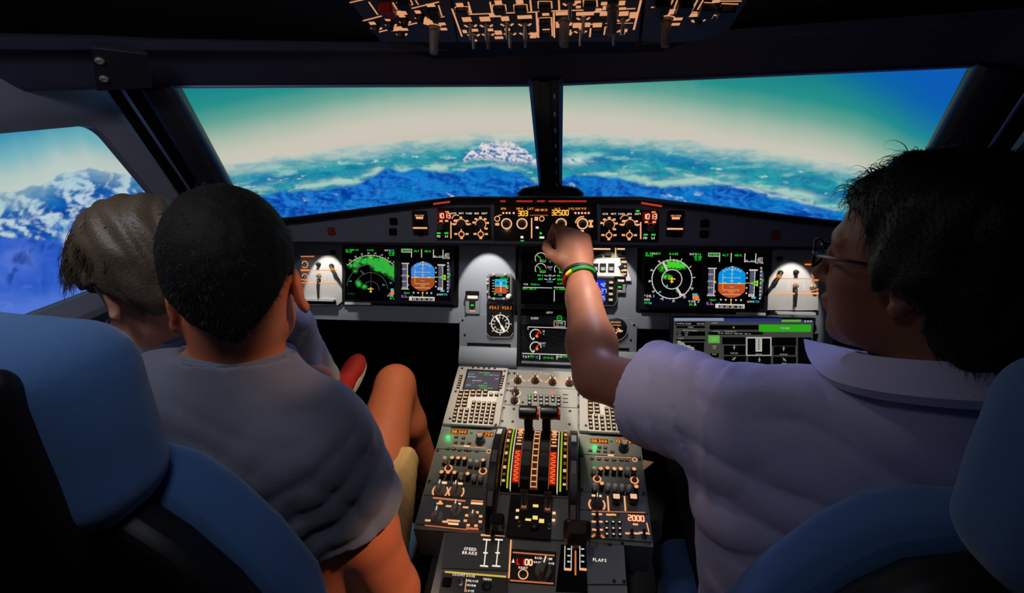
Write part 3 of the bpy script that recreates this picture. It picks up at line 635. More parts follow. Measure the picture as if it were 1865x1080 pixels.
def clutter(mb, X0, X1, Y0, Y1, n, fn, c, mis):
    """terrain returns as small cells"""
    da, db = (X1 - X0) / n, (Y1 - Y0) / n
    a = X0 + da * (np.arange(n) + 0.5); b = Y0 + db * (np.arange(n) + 0.5); A, B = np.meshgrid(a, b); v = fn(A, B)
    for i in range(n):
        for j in range(n):
            if v[i, j] > 0.08: mb.rect(A[i, j], B[i, j], da * 1.02, db * 1.02, c, mis[0] if v[i, j] > 0.28 else mis[1])
GR1 = em((52, 190, 62), 0.85, 'terrain_green'); GR2 = em((26, 96, 34), 0.7, 'terrain_dark_green')
def nd_left():
    r, sc = display(-0.553, -0.022, 'navigation display with green terrain inside range arcs, leftmost of the displays'); S = 0.0795
    X = lambda x: (x - 470) / 400 * S; Y = lambda y: -(y - 500) / 410 * S; k = S / 400
    mats = [WSY, GRN, CYN, YEL, ORG, GR1, GR2, em((120, 122, 116), 0.6, 'grey_arc'), AMB]; WH, GN, CY, YE, OR, G1, G2, GY, AM = range(9)
    mb = MB(); cx, cy = X(485), Y(740)
    for rr, t0, t1, w, m in ((135, -5, 145, 3.5, GY), (272, 5, 160, 4, GY), (400, 0, 172, 4, GY), (540, 46, 136, 5, WH)): mb.arc(cx, cy, rr * k, w * 1.6 * k, t0, t1, Z2, m, 40)
    for d in range(45, 138, 5):
        t = math.radians(d); l = 26 if d % 10 == 5 else 14
        mb.line((cx + 540 * k * math.cos(t), cy + 540 * k * math.sin(t)), (cx + (540 + l) * k * math.cos(t), cy + (540 + l) * k * math.sin(t)), 0.0012, Z2, WH)
    for d in range(50, 138, 11):
        t = math.radians(d); text(mb, str((29 + (90 - d) // 11) % 36), cx + 578 * k * math.cos(t), cy + 578 * k * math.sin(t), 0.0045, Z2, WH, t - math.pi / 2)
    def fn(A, B):
        xx = (A - cx) / k; yy = (B - cy) / k; rad = np.hypot(xx, yy); n = fbm(xx * 0.011 + 3, yy * 0.011, 4)
        band = sstep(535, 525, rad) * sstep(330, 430, rad + 40 * np.sign(xx) * (np.abs(xx) > 60)) * sstep(210, 330, yy + 0.25 * xx)
        low = np.exp(-(((xx + 205) / 45) ** 2 + ((yy - 95) / 50) ** 2)) + np.exp(-(((xx + 100) / 50) ** 2 + ((yy - 45) / 35) ** 2)) * 0.7 + np.exp(-(((xx + 260) / 45) ** 2 + ((yy - 290) / 30) ** 2)) * 0.6 + np.exp(-(((xx - 160) / 110) ** 2 + ((yy - 380) / 80) ** 2)) * 1.1
        return np.where(rad < 530, band * (0.45 + n) + low * (0.5 + 0.6 * n), 0)
    clutter(mb, -S, S, -S * 0.75, S * 0.8, 58, fn, Z1, (G1, G2))
    mb.line((X(225), Y(300)), (X(285), Y(390)), 0.004, Z2, GY); mb.line((X(315), Y(430)), (X(375), Y(495)), 0.003, Z2, GY)
    mb.line((X(480), Y(200)), (X(480), Y(230)), 0.003, Z3, YE); mb.line((cx, cy), (cx, Y(345)), 0.0006, Z2, GY)
    mb.rect(X(480), Y(725), 0.018, 0.0028, Z3, YE); mb.rect(X(482), Y(740), 0.0032, 0.017, Z3, YE); mb.rect(X(482), Y(768), 0.009, 0.0024, Z3, YE)
    text(mb, 'GS 424', X(130), Y(100), 0.0058, Z2, GN); text(mb, 'TAS 430', X(215), Y(100), 0.0048, Z2, GN); text(mb, '310/12', X(122), Y(132), 0.0055, Z2, GN); text(mb, 'ROSE', X(475), Y(102), 0.0055, Z2, GN)
    text(mb, 'WPT', X(748), Y(102), 0.0055, Z2, WH); text(mb, '294', X(822), Y(102), 0.0058, Z2, CY); text(mb, '85 NM', X(822), Y(138), 0.0058, Z2, GN, 0, 'c', 0.85); text(mb, '12.45', X(822), Y(172), 0.0058, Z2, GN, 0, 'c', 0.85)
    for x, y in ((150, 605), (690, 655), (810, 620)): text(mb, '80' if x != 150 else '80', X(x), Y(y), 0.0052, Z2, CY)
    mb.rect(X(830), Y(725), 0.010, 0.0055, Z2, CY); mb.rect(X(832), Y(765), 0.011, 0.009, Z2, OR); text(mb, 'TERR', X(825), Y(800), 0.0055, Z2, WH); text(mb, 'VOR 2', X(820), Y(828), 0.0062, Z2, WH); text(mb, '113.2', X(828), Y(868), 0.006, Z2, GN, 0, 'c', 0.9); text(mb, 'VOR 1', X(160), Y(810), 0.0062, Z2, G2)
    mb.build('display_symbols', mats, sc)
nd_left()
def nd_right():
    r, sc = display(0.364, -0.019, 'navigation display with full white compass rose and green terrain, left of the right attitude display'); S = 0.0795
    X = lambda x: (x - 465) / 412 * S; Y = lambda y: -(y - 485) / 405 * S; k = S / 408
    mats = [WSY, GRN, CYN, YEL, ORG, em((70, 215, 50), 0.9, 'terrain_bright_green'), em((38, 120, 30), 0.7, 'terrain_mid_green'), MAG]; WH, GN, CY, YE, OR, G1, G2, MG = range(8)
    mb = MB(); cx, cy = X(455), Y(480)
    mb.arc(cx, cy, 290 * k, 13 * k, 0, 360, Z2, WH, 64); mb.arc(cx, cy, 145 * k, 13 * k, 0, 360, Z2, WH, 44)
    for i in range(36):
        t = math.radians(10 * i + 6); l = 36 if i % 3 == 0 else 14
        mb.line((cx + 290 * k * math.cos(t), cy + 290 * k * math.sin(t)), (cx + (290 + l) * k * math.cos(t), cy + (290 + l) * k * math.sin(t)), 0.0018, Z2, WH)
        if i % 3 == 0: text(mb, str(i), cx + 330 * k * math.cos(t), cy + 330 * k * math.sin(t), 0.0058, Z3, WH, t - math.pi / 2)
    def fn(A, B):
        xx = (A - cx) / k; yy = (B - cy) / k; rad = np.hypot(xx, yy); n = fbm(xx * 0.012 + 9, yy * 0.012 + 4, 4)
        m = np.exp(-(((xx - 90) / 95) ** 2 + ((yy - 215) / 55) ** 2)) * 1.2 + np.exp(-(((xx + 50) / 60) ** 2 + ((yy - 225) / 50) ** 2)) * 0.8 + np.exp(-(((xx + 140) / 50) ** 2 + ((yy - 160) / 45) ** 2)) * 0.6 + np.exp(-(((xx + 80) / 60) ** 2 + ((yy - 40) / 30) ** 2)) * 0.9 + np.exp(-(((xx - 90) / 25) ** 2 + ((yy + 165) / 30) ** 2)) * 0.6
        return np.where(rad < 285, m * (0.6 + n), 0)
    clutter(mb, -S * 0.8, S * 0.7, -S * 0.6, S * 0.75, 54, fn, Z1, (G1, G2))
    mb.line((X(320), Y(235)), (X(385), Y(355)), 0.006, Z3, WH); mb.line((X(530), Y(605)), (X(600), Y(715)), 0.006, Z3, WH); mb.line((X(570), Y(712)), (X(640), Y(700)), 0.004, Z3, WH); mb.disc(X(650), Y(715), 0.003, Z3, MG, 8)
    mb.rect(X(455), Y(475), 0.020, 0.0034, Z3, YE); mb.rect(X(455), Y(488), 0.0038, 0.019, Z3, YE); mb.rect(X(455), Y(512), 0.010, 0.0028, Z3, YE); mb.line((X(475), Y(190)), (X(475), Y(222)), 0.003, Z3, YE)
    for x, y in ((380, 575), (283, 668)): mb.poly([(X(x - 22), Y(y + 14)), (X(x + 22), Y(y + 14)), (X(x + 10), Y(y - 16))], Z3, CY)
    text(mb, 'GS 424', X(112), Y(100), 0.0068, Z2, GN, 0, 'c', 0.9); text(mb, 'TAS', X(185), Y(102), 0.005, Z2, WH); text(mb, '430', X(240), Y(100), 0.0065, Z2, GN); text(mb, '310/12', X(110), Y(132), 0.0062, Z2, GN); text(mb, 'ROSE', X(470), Y(103), 0.0066, Z2, GN)
    text(mb, 'WPT', X(752), Y(105), 0.0062, Z2, WH); text(mb, '294', X(825), Y(105), 0.0066, Z2, GN); text(mb, '85 NM', X(828), Y(142), 0.0066, Z2, GN, 0, 'c', 0.85); text(mb, '12.45', X(826), Y(178), 0.0066, Z2, GN, 0, 'c', 0.85)
    mb.rect(X(800), Y(697), 0.015, 0.005, Z2, CY); mb.rect(X(812), Y(738), 0.018, 0.010, Z2, OR); text(mb, 'TERR', X(822), Y(772), 0.006, Z2, WH); text(mb, 'VOR 2', X(785), Y(802), 0.0068, Z2, WH); text(mb, '113.2', X(765), Y(848), 0.0068, Z2, GN, 0, 'c', 0.9); text(mb, 'R', X(815), Y(845), 0.0068, Z2, WH)
    text(mb, 'VOR 1', X(115), Y(735), 0.008, Z2, WH); text(mb, 'INN', X(95), Y(790), 0.0068, Z2, WH); text(mb, '109', X(95), Y(838), 0.0068, Z2, GN); text(mb, 'M', X(150), Y(842), 0.006, Z2, CY)
    mb.build('display_symbols', mats, sc)
nd_right()

EM_MATS = [WSY, GRN, CYN, YEL, REDL, ORG]
def gauge(mb, a, b, r, val, red=True, num='00'):
    mb.arc(a, b, r, r * 0.13, 20, 215, Z1, 0, 24)
    if red: mb.arc(a, b, r, r * 0.2, 5, 25, Z2, 4, 6)
def ecam_upper():
    r, sc = display(0.003, -0.020, 'upper engine display with round green gauges, centre of the panel', 0.0815); S = 0.0815
    f = MIP.sub(0.003, -0.020); mb = MB(); P = lambda x, y: f.uv(835 + x / 4.91, 450 + y / 4.91)
    c1 = P(735, 100); c2 = P(735, 195); dx = P(908, 100)[0] - c1[0]; R = 0.0165
    for i in (0, 1):
        for c, t in ((c1, '85.2'), (c2, '620')):
            a, b = c[0] + dx * i, c[1]; gauge(mb, a, b, R, 0)
            text(mb, t, a + 0.008, b - 0.006, 0.0062, Z1, 1); mb.line((a, b), (a - 0.011, b + 0.009), 0.0024, Z2, 1)
            mb.line((a - 0.0015, b - 0.0105), (a - 0.0015, b - 0.0015), 0.001, Z1, 0); mb.line((a - 0.0015, b - 0.0105), (a + 0.015, b - 0.0105), 0.001, Z1, 0)
        for (x, y), t in ((P(732, 252), '88.3'), (P(734, 286), '1180')): text(mb, t, x + dx * i, y, 0.0062, Z1, 1)
    for y, t, u in ((118, 'N1', '%'), (188, 'EGT', '°C'), (262, 'N2', '%')):
        a, b = P(819, y); text(mb, t, a, b + 0.003, 0.0052, Z1, 0); text(mb, u, a, b - 0.004, 0.0048, Z1, 2)
    for y in (256, 288):
        for x0, x1, d in ((768, 796, 4), (840, 868, -4)): mb.line(P(x0, y - d), P(x1, y + d), 0.0022, Z1, 0)
    a, b = P(818, 292); text(mb, 'FF', a, b + 0.001, 0.0052, Z1, 0); text(mb, 'KG/H', a, b - 0.006, 0.0045, Z1, 2)
    for (x, y, t, m, h) in ((603, 332, 'FOB', 0, .0055), (672, 333, '9240', 1, .0062), (714, 336, 'KG', 2, .0042), (634, 372, 'SEAT BELTS', 1, .0058), (914, 375, 'T.O INHIBIT', 1, .0055), (908, 326, 'FLAP', 1, .005)):
        a, b = P(x, y); text(mb, t, a, b, h, Z1, m, 0, 'c', 0.85)
    a0, b0 = P(578, 360); a1, _ = P(838, 360); mb.rect((a0 + a1) / 2, b0, a1 - a0, 0.0022, Z1, 0); a, b = P(857, 435); mb.rect(a, b, 0.0024, P(857, 385)[1] - P(857, 487)[1], Z1, 0)
    a, b = P(890, 360); mb.rect(a + 0.012, b, 0.05, 0.0022, Z1, 0)
    mb.build('display_symbols', EM_MATS, sc)
def ecam_lower():
    r, sc = display(0.003, -0.196, 'lower systems display with small amber gauges, below the upper engine display', 0.0815)
    f = MIP.sub(0.003, -0.196); mb = MB(); P = lambda x, y: f.uv(835 + x / 4.91, 450 + y / 4.91)
    for (x, y, t, m, h) in ((813, 585, 'APU', 0, .0066), (683, 636, 'BLEED', 0, .0058), (762, 752, 'N', 0, .0062), (762, 778, '%', 2, .0052), (757, 860, 'EGT', 0, .006), (762, 884, '°C', 2, .0052),
                            (604, 980, 'TAT', 0, .0072), (652, 975, '-32', 1, .0075), (695, 983, '°C', 2, .0072), (805, 990, '09 H 42', 1, .0062), (905, 980, 'GW', 0, .006), (950, 978, '59240', 1, .0068), (1008, 985, 'KG', 2, .006)):
        a, b = P(x, y); text(mb, t, a, b, h, Z1, m, 0, 'c', 0.95)
    a, b = P(903, 635); mb.arc(a, b, 0.0072, 0.0018, 0, 360, Z1, 1, 20); mb.rect(a, b, 0.006, 0.0016, Z1, 1)
    a, b = P(904, 686)
    for da, db, w, h in ((0, 0.0085, 0.033, 0.0014), (0, -0.0085, 0.033, 0.0014), (-0.0165, 0, 0.0014, 0.017), (0.0165, 0, 0.0014, 0.017)): mb.rect(a + da, b + db, w, h, Z1, 0)
    text(mb, 'AVAIL', a, b + 0.003, 0.005, Z1, 0); text(mb, '24', a - 0.006, b - 0.004, 0.0048, Z1, 5); text(mb, 'V', a + 0.006, b - 0.004, 0.0048, Z1, 2)
    a0, b0 = P(622, 714); a1, _ = P(1040, 720); mb.rect((a0 + a1) / 2, b0, a1 - a0, 0.0022, Z1, 0); mb.rect(a0, b0 - 0.004, 0.0022, 0.009, Z1, 0)
    for y in (785, 897):
        a, b = P(690, y); R = 0.0165; mb.arc(a, b, R, 0.0032, 45, 250, Z1, 0, 24); mb.arc(a, b, R, 0.0038, 15, 55, Z2, 4, 8) if y == 785 else mb.arc(a, b, R, 0.003, 0, 45, Z2, 0, 8)
        mb.line((a + 0.002, b - 0.001), (a + 0.009, b + 0.009), 0.003, Z2, 4); mb.disc(a + 0.004, b - 0.004, 0.0045, Z2, 5, 10); mb.disc(a - 0.005, b - 0.011, 0.003, Z2, 0, 8)
    a0, b0 = P(570, 950); a1, b1 = P(1060, 962); mb.rect((a0 + a1) / 2, b0, a1 - a0, 0.0028, Z1, 0)
    for x in (727, 880): a, b = P(x, 985); mb.rect(a, b, 0.0026, 0.014, Z1, 0)
    mb.build('display_symbols', EM_MATS, sc)
    a0, b0 = MIP.uv(950, 659); a1, _ = MIP.uv(1060, 662); MB().box(a0, a1, b0 - 0.003, b0 + 0.003, 0.0, 0.006, 0.001).build('ledge', GREY, mp)
ecam_upper(); ecam_lower()

# ---------------------------------------------------------------- small instruments of the centre board
fr = MIP.subp(911, 523); r = thing('standby_display', 'small square standby attitude display above the round radio compass dial', 'display', fr); P = lambda x, y: fr.uv(835 + x / 4.91, 450 + y / 4.91)
mb = MB(); mb.box(-0.040, 0.040, -0.041, 0.041, 0, 0.014, 0.008); mb.build('case', mat('standby_case', (86, 88, 90), 0.45), r)
sc = MB().box(-0.0305, 0.0305, -0.030, 0.032, 0.013, 0.0148).build('screen', GLASS, r)
mb = MB(); z = 0.0151; a, b = P(385, 322)
mb.rect(a, b + 0.001, 0.036, 0.022, z, 0); a2, b2 = P(383, 386); mb.rect(a2, b2, 0.036, 0.018, z, 1); mb.rect(a, (b + b2) / 2 + 0.001, 0.036, 0.0014, z + .0002, 2); mb.rect(a, (b + b2) / 2, 0.003, 0.03, z + .0002, 2)
mb.disc(a - 0.010, b + 0.001, 0.005, z + .0002, 5, 10); mb.disc(a + 0.010, b + 0.001, 0.005, z + .0002, 5, 10)
a, b = P(415, 280); text(mb, '32500', a, b, 0.007, z, 3, 0, 'c', 0.9); a, b = P(438, 352); mb.rect(a, b, 0.009, 0.008, z, 3); a, b = P(380, 425); text(mb, '1013', a, b, 0.0055, z, 4); a, b = P(332, 415); mb.poly([(a - .004, b - .003), (a + .004, b - .003), (a, b + .005)], z, 3)
for y in (296, 322, 345, 370, 395): a, b = P(318, y); mb.rect(a, b, 0.006, 0.0018, z, 2)
for y in (310, 370, 392): a, b = P(445, y); mb.rect(a, b, 0.005, 0.0018, z, 2)
mb.build('display_symbols', [em((40, 190, 220), .9, 'standby_blue'), em((205, 84, 34), .9, 'standby_brown'), WSY, GRN, CYN, em((20, 130, 200), .8, 'standby_deep_blue')], sc)
for x, y in ((323, 242), (425, 242), (283, 448), (325, 458), (412, 458), (266, 290), (266, 322), (264, 398)):
    a, b = P(x, y); place(key_mesh('standby_key', 0.008, 0.007, 0.006, LKNOB, 0), 'key', r, (a, b, 0.013))
a, b = P(457, 440); mb = MB(); mb.lathe(0, 0, [(0.009, 0), (0.009, 0.008), (0.0075, 0.010), (0.0065, 0.022), (0.005, 0.023)], 16, 0, 0.05); mb.build('knob', WHITE, r, (a, b, 0.013), smooth=True)
a, b = P(400, 478); MB().box(-0.020, 0.020, -0.0035, 0.0035, 0, 0.008, 0.001).build('handle', mat('standby_handle', (96, 98, 102), 0.4), r, (a, b, 0.0))

fr = MIP.subp(911, 589); r = thing('radio_compass', 'black square radio compass with white dial and orange distance digits, under the standby display', 'gauge', fr); P = lambda x, y: fr.uv(835 + x / 4.91, 450 + y / 4.91)
q = [P(*p) for p in ((255, 505), (492, 505), (492, 765), (462, 800), (285, 800), (255, 765))]; MB().prism(q, 0, 0.006, 0.001).build('case', BLACK, r)
mb = MB(); cx, cy = P(376, 684)
q = [P(*p) for p in ((250, 762), (285, 804), (462, 804), (496, 762))]
for i in range(3): mb.line(q[i], q[i + 1], 0.002, 0.0065, 0)
mb.build('rim', mat('pale_rim', (150, 150, 148), 0.4), r)
mb = MB(); R = P(466, 684)[0] - cx
mb.arc(cx, cy, R * 0.88, R * 0.07, 0, 360, 0.0066, 0, 40)
for i in range(36):
    t = math.radians(10 * i + 5); r1 = 0.74 if i % 3 == 0 else 0.83
    mb.line((cx + R * r1 * math.cos(t), cy + R * r1 * math.sin(t)), (cx + R * 0.93 * math.cos(t), cy + R * 0.93 * math.sin(t)), 0.0022, 0.0066, 0)
    if i % 3 == 0: text(mb, str(i) if i % 9 else 'NESW'[i // 9], cx + R * 0.62 * math.cos(t), cy + R * 0.62 * math.sin(t), 0.0052, 0.0066, 0, t - math.pi / 2)
for i in range(8):
    t = math.radians(45 * i); mb.poly([(cx + R * 1.1 * math.cos(t + d), cy + R * 1.1 * math.sin(t + d)) for d in (-.06, .06)] + [(cx + R * 0.97 * math.cos(t), cy + R * 0.97 * math.sin(t))], 0.0066, 0)
p0, p1 = P(335, 612), P(413, 752); mb.line(p0, p1, 0.0032, 0.0072, 0); p2 = P(365, 665); p3 = P(385, 700); mb.line(p0, p2, 0.0062, 0.0074, 0); mb.line(p3, p1, 0.0072, 0.0074, 0)
mb.build('dial', WLT, r)
mb = MB(); a, b = P(320, 537); text(mb, '026.1', a, b, 0.0095, 0.0066, 0, 0, 'c', 0.95); a, b = P(433, 540); text(mb, '026.1', a, b, 0.0095, 0.0066, 0, 0, 'c', 0.95); mb.build('digits', em((255, 128, 30), 1.0, 'orange_digits'), r)

def guard_switch(px, py, label, w=0.044, h=0.066):
    fr = MIP.subp(px, py); r = thing('square_switch', label, 'switch', fr)
    MB().prism([(-w / 2, -h * .42), (-w * .4, -h / 2), (w / 2, -h / 2), (w / 2, h / 2), (-w / 2, h / 2)], 0, 0.004, 0.001).build('switch_plate', mat('switch_plate_grey', (122, 126, 130), 0.45), r)
    mb = MB(); mb.box(-w * .46, w * .46, h * .40, h * .56, 0.0, 0.016, 0.002); mb.build('hood', MATTE, r)
    mb = MB(); mb.rect(0, h * .28, w * .72, h * .14, 0.0043, 0); mb.rect(0, -h * 0.36, w * .42, h * .05, 0.0043, 1); mb.build('backlit_label', [WLT, AMB], r)
    b = MB().box(-0.009, 0.009, -0.012, 0.010, 0.004, 0.009, 0.002).build('push_button', BLACK, r)
    mb = MB(); mb.rect(0, -0.006, 0.010, 0.005, 0.0093, 0); mb.rect(0, 0.004, 0.012, 0.003, 0.0093, 1); mb.build('lit_legend', [GRN, em((60, 66, 60), .5, 'dim_legend')], b)
guard_switch(861, 552, 'small hooded switch with green light, left of the standby display')
guard_switch(1128, 519, 'small hooded switch with green light, right of the blue clock', 0.036, 0.046)

fr = MIP.subp(1097, 530); r = thing('panel_clock', 'panel clock with bright blue digital readout, right of the raised wrist', 'clock', fr)
MB().prism([(-.052, .045), (-.052, -.045), (.036, -.045), (.045, -.03), (.045, .03), (.036, .045)], 0, 0.009, .002).build('case', mat('clock_case', (92, 96, 100), .45), r)
MB().prism([(-.047, .04), (-.047, -.04), (.033, -.04), (.041, -.027), (.041, .027), (.033, .04)], 0.009, 0.0098).build('face', BLACK, r)
mb = MB(); mb.rect(-0.010, 0, 0.036, 0.066, 0.0101, 0); seg7(mb, '09 42', -0.010, 0.019, 0.010, 0.0104, 1); seg7(mb, '14 27', -0.010, 0.0, 0.012, 0.0104, 1); seg7(mb, '07 05', -0.010, -0.020, 0.010, 0.0104, 1); mb.build('readout', [em((28, 48, 190), 1.0, 'blue_readout'), em((190, 215, 255), 1.0, 'pale_digits')], r)
for i in range(4): place(key_mesh('clock_key', 0.012, 0.008, 0.005, LKNOB, 0.8, AMBH), 'key', r, (0.024, 0.026 - i * 0.017, 0.0098))

fr = MIP.subp(1121, 599); r = thing('brake_gauge', 'round black brake pressure gauge with orange scales, right of the forearm', 'gauge', fr)
mb = MB(); mb.lathe(0, 0, [(0.034, 0), (0.034, 0.006), (0.031, 0.008)], 24); mb.build('case', BLACK, r, smooth=True)
mb = MB(); mb.arc(0, 0, 0.0335, 0.0022, -85, 10, 0.0085, 0, 12); mb.build('rim', mat('pale_rim'), r)
mb = MB()
for sg in (-1, 1):
    mb.arc(sg * 0.014, -0.016, 0.013, 0.003, 60, 180, 0.0085, 0, 10) if sg > 0 else mb.arc(sg * 0.014, -0.016, 0.013, 0.003, 0, 120, 0.0085, 0, 10)
    mb.arc(sg * 0.013, 0.004, 0.011, 0.003, 200 if sg > 0 else 240, 300 if sg > 0 else 340, 0.0085, 0, 8); mb.line((sg * .006, .004), (sg * .014, -.004), .003, .0086, 1)
text(mb, 'BRAKES', 0, 0.021, 0.005, .0085, 0); text(mb, 'ACCU PRESS', 0, 0.012, 0.004, .0085, 0, 0, 'c', .8); text(mb, 'PSI', 0, -.026, .004, .0085, 0); mb.line((0, -.026), (0, -.008), .0024, .0086, 1)
mb.build('scales', [AMB, AMBH], r)

# landing gear indicator, right of the upper engine display
fr = MIP.subp(1094, 487); r = thing('gear_indicator', 'pale landing gear indicator plate with three dark square lamps, behind the raised wrist', 'indicator', fr)
q = [fr.uv(*p) for p in ((1062, 472), (1128, 470), (1141, 486), (1146, 500), (1150, 512), (1062, 512))]; MB().prism(q, -0.004, 0.003, .002).build('plate', mat('pale_plate', (200, 198, 192), .5), r)
for px in (1084, 1098, 1113):
    a, b = fr.uv(px, 487); w = MB().box(-.009, .009, -.012, .012, 0, .004, .001).build('lamp_frame', BLACK, r, (a, b, .003)); MB().box(-.006, .006, -.009, .001, .004, .005).build('lamp_lens', mat('pale_lens', (150, 152, 150), .3), w)
mb = MB(); a, b = fr.uv(1130, 486); mb.line((a - .008, b), (a + .01, b + .006), .003, .0035, 0); mb.line((a - .004, b - .006), (a + .004, b + .01), .003, .0035, 0); mb.build('mark', BLACK, r)
fr = MIP.subp(1100, 461); r = thing('brake_annunciator', 'row of autobrake buttons with amber legends under the glareshield, right of the hand', 'switch', fr)
q = [fr.uv(*p) for p in ((1068, 450), (1140, 450), (1141, 471), (1068, 471))]; MB().prism(q, -.004, .002).build('plate', mat('olive_plate', (120, 118, 92), .5), r)
mb = MB(); a, b = fr.uv(1096, 453.5); mb.rect(a, b, .05, .004, .0025); a, b = fr.uv(1131, 453.5); mb.rect(a, b, .022, .004, .0025); a, b = fr.uv(1121, 462); mb.rect(a, b, .003, .034, .0025); mb.build('backlit_label', AMBH, r)
for px in (1078, 1092, 1107, 1131): a, b = fr.uv(px, 462); place(key_mesh('brake_key', .02, .014, .006, BLACK, 0), 'push_button', r, (a, b, .002))
fr = MIP.subp(1139, 491); r = thing('gear_arrow_panel', 'slim black selector strip with orange legends beside the gear indicator', 'switch', fr)
q = [fr.uv(*p) for p in ((1129, 473), (1141, 473), (1142, 503), (1137, 503))]; MB().prism(q, -.004, .0045).build('plate', BLACK, r)
mb = MB()
for py, h in ((477, .006), (485, .004), (492, .006), (499, .004)): a, b = fr.uv(1136, py); mb.rect(a, b, .016 if h > .005 else .012, h, .005)
mb.build('backlit_label', AMBH, r); a, b = fr.uv(1132, 487); place(knob_mesh('arrow_knob', .007, .012, BLACK, False), 'knob', r, (a, b, .0045))

# ---------------------------------------------------------------- outer knob panels
def knob_panel(s, label, P, outline, slot):
    fr = MIP.subp(*P(50, 50)); r = thing('lighting_knob_panel', label, 'panel', fr)
    q = [fr.uv(*P(*p)) for p in outline]; MB().prism(q, -0.006, 0.0025, 0.001).build('plate', mat('lit_plate_paint', (178, 178, 176), 0.5), r)  # panel grey lightened as under the flood lamp
    return fr, r
PL = lambda x, y: (540 + x / 7.2, 440 + y / 7.2)
fr, r = knob_panel(-1, 'pale knob panel with toggle levers and amber lines, beside the left man’s ear', PL, ((62, 185), (490, 172), (540, 230), (625, 350), (625, 770), (540, 840), (60, 840)), None)
def lit_lines(fr, r, P, items):
    mb = MB()
    for x0, x1, y, w, m in items:
        p, q = fr.uv(*P(x0, y)), fr.uv(*P(x1, y)); mb.line(p, q, w, 0.0029, m)
    mb.build('backlit_lines', [AMB, ORG], r)
lit_lines(fr, r, PL, ((150, 540, 375, .0022, 0), (150, 540, 545, .0034, 0), (60, 240, 195, .003, 1), (60, 160, 375, .006, 1), (60, 150, 490, .004, 1), (60, 160, 540, .004, 1)))
def lever(fr, r, P, x0, y0, x1, y1, rad, collar):
    p, q = np.array(fr.uv(*P(x0, y0))), np.array(fr.uv(*P(x1, y1)))
    L = np.array([*(q - p), 0.0]); mb = MB(); mb.lathe(0, 0, [(rad * 1.5, 0), (rad * 1.5, .006), (rad * 1.2, .009)], 12)
    mb.tube([(0, 0, .006), L * .3 + (0, 0, .016), L + (0, 0, .014)], [rad * 1.1, rad, rad * .85], 10); o = mb.build('lever', BLACK, r, (p[0], p[1], .0025), smooth=True)
    if collar: MB().tube([L * .2 + (0, 0, .013), L * .36 + (0, 0, .016)], rad * 1.35, 10).build('collar', em((255, 150, 60), .7, 'lit_collar'), o)
lever(fr, r, PL, 470, 320, 585, 505, .0048, True); lever(fr, r, PL, 308, 500, 318, 738, .0030, False)
a, b = fr.uv(*PL(300, 298)); mb = MB(); mb.lathe(0, 0, [(.007, 0), (.007, .004), (.0045, .006), (.0045, .014), (.003, .016)], 14); mb.build('knob', BLACK, r, (a, b, .0025), smooth=True)
def dial_ring(fr, r, P, x, y, rad=.0085):
    a, b = fr.uv(*P(x, y)); mb = MB(); mb.arc(0, 0, rad, .0022, 0, 360, .0004, 0, 20); o = mb.build('dial_ring', AMB, r, (a, b, .0025)); place(knob_mesh('panel_knob_%d' % int(rad * 1e4), rad * .72, .014, METAL, True), 'knob', r, (a, b, .0025))
dial_ring(fr, r, PL, 305, 450); dial_ring(fr, r, PL, 115, 300, .010); dial_ring(fr, r, PL, 115, 465, .010)
mb = MB()
for y in (440, 470, 500): a, b = fr.uv(*PL(375, y)); mb.rect(a, b, .005, .0022, .0029)
mb.build('tick_marks', WLT, r)
p0, p1 = fr.uv(*PL(125, 755)), fr.uv(*PL(520, 755)); MB().box(p0[0], p1[0], p0[1] - .004, p0[1] + .004, .002, .016, .002).build('shelf', mat('pale_ledge'), r); MB().box(p0[0], p1[0] + .002, p0[1] - .014, p0[1] - .005, .002, .006).build('slot', MATTE, r)
a, b = fr.uv(*PL(488, 140)); place(key_mesh('black_catch', .011, .011, .014, MATTE, 0), 'catch', r, (a, b, .0))
PR = lambda x, y: (1390 + x / 7.2, 440 + y / 7.2)
fr, r = knob_panel(1, 'pale knob panel with toggle levers and amber lines, in front of the right man’s glasses', PR, ((40, 520), (190, 300), (270, 240), (560, 290), (640, 370), (720, 290), (720, 900), (40, 900)), None)
lit_lines(fr, r, PR, ((200, 650, 485, .0022, 0), (130, 720, 680, .0046, 0), (540, 690, 300, .004, 1), (640, 720, 460, .004, 1), (650, 720, 505, .005, 1), (650, 720, 625, .004, 1), (650, 720, 675, .004, 1)))
lever(fr, r, PR, 215, 410, 70, 605, .0050, True); lever(fr, r, PR, 405, 620, 388, 855, .0034, False)
a, b = fr.uv(*PR(420, 400)); mb = MB(); mb.lathe(0, 0, [(.007, 0), (.007, .004), (.0045, .006), (.0045, .014), (.003, .016)], 14); mb.build('knob', BLACK, r, (a, b, .0025), smooth=True)
dial_ring(fr, r, PR, 415, 580); dial_ring(fr, r, PR, 680, 420, .010); dial_ring(fr, r, PR, 640, 600, .010)
mb = MB()
for y in (540, 570, 600, 630):
    for x in (325, 535): a, b = fr.uv(*PR(x, y)); mb.rect(a, b, .006, .0022, .0029)
mb.build('tick_marks', WLT, r)
p0, p1 = fr.uv(*PR(150, 930)), fr.uv(*PR(660, 940)); MB().box(p0[0], p1[0], p0[1] - .004, p0[1] + .004, .002, .016, .002).build('shelf', mat('pale_ledge'), r)
a, b = fr.uv(*PR(205, 220)); place(key_mesh('black_catch', .011, .011, .014, MATTE, 0), 'catch', r, (a, b, .0))

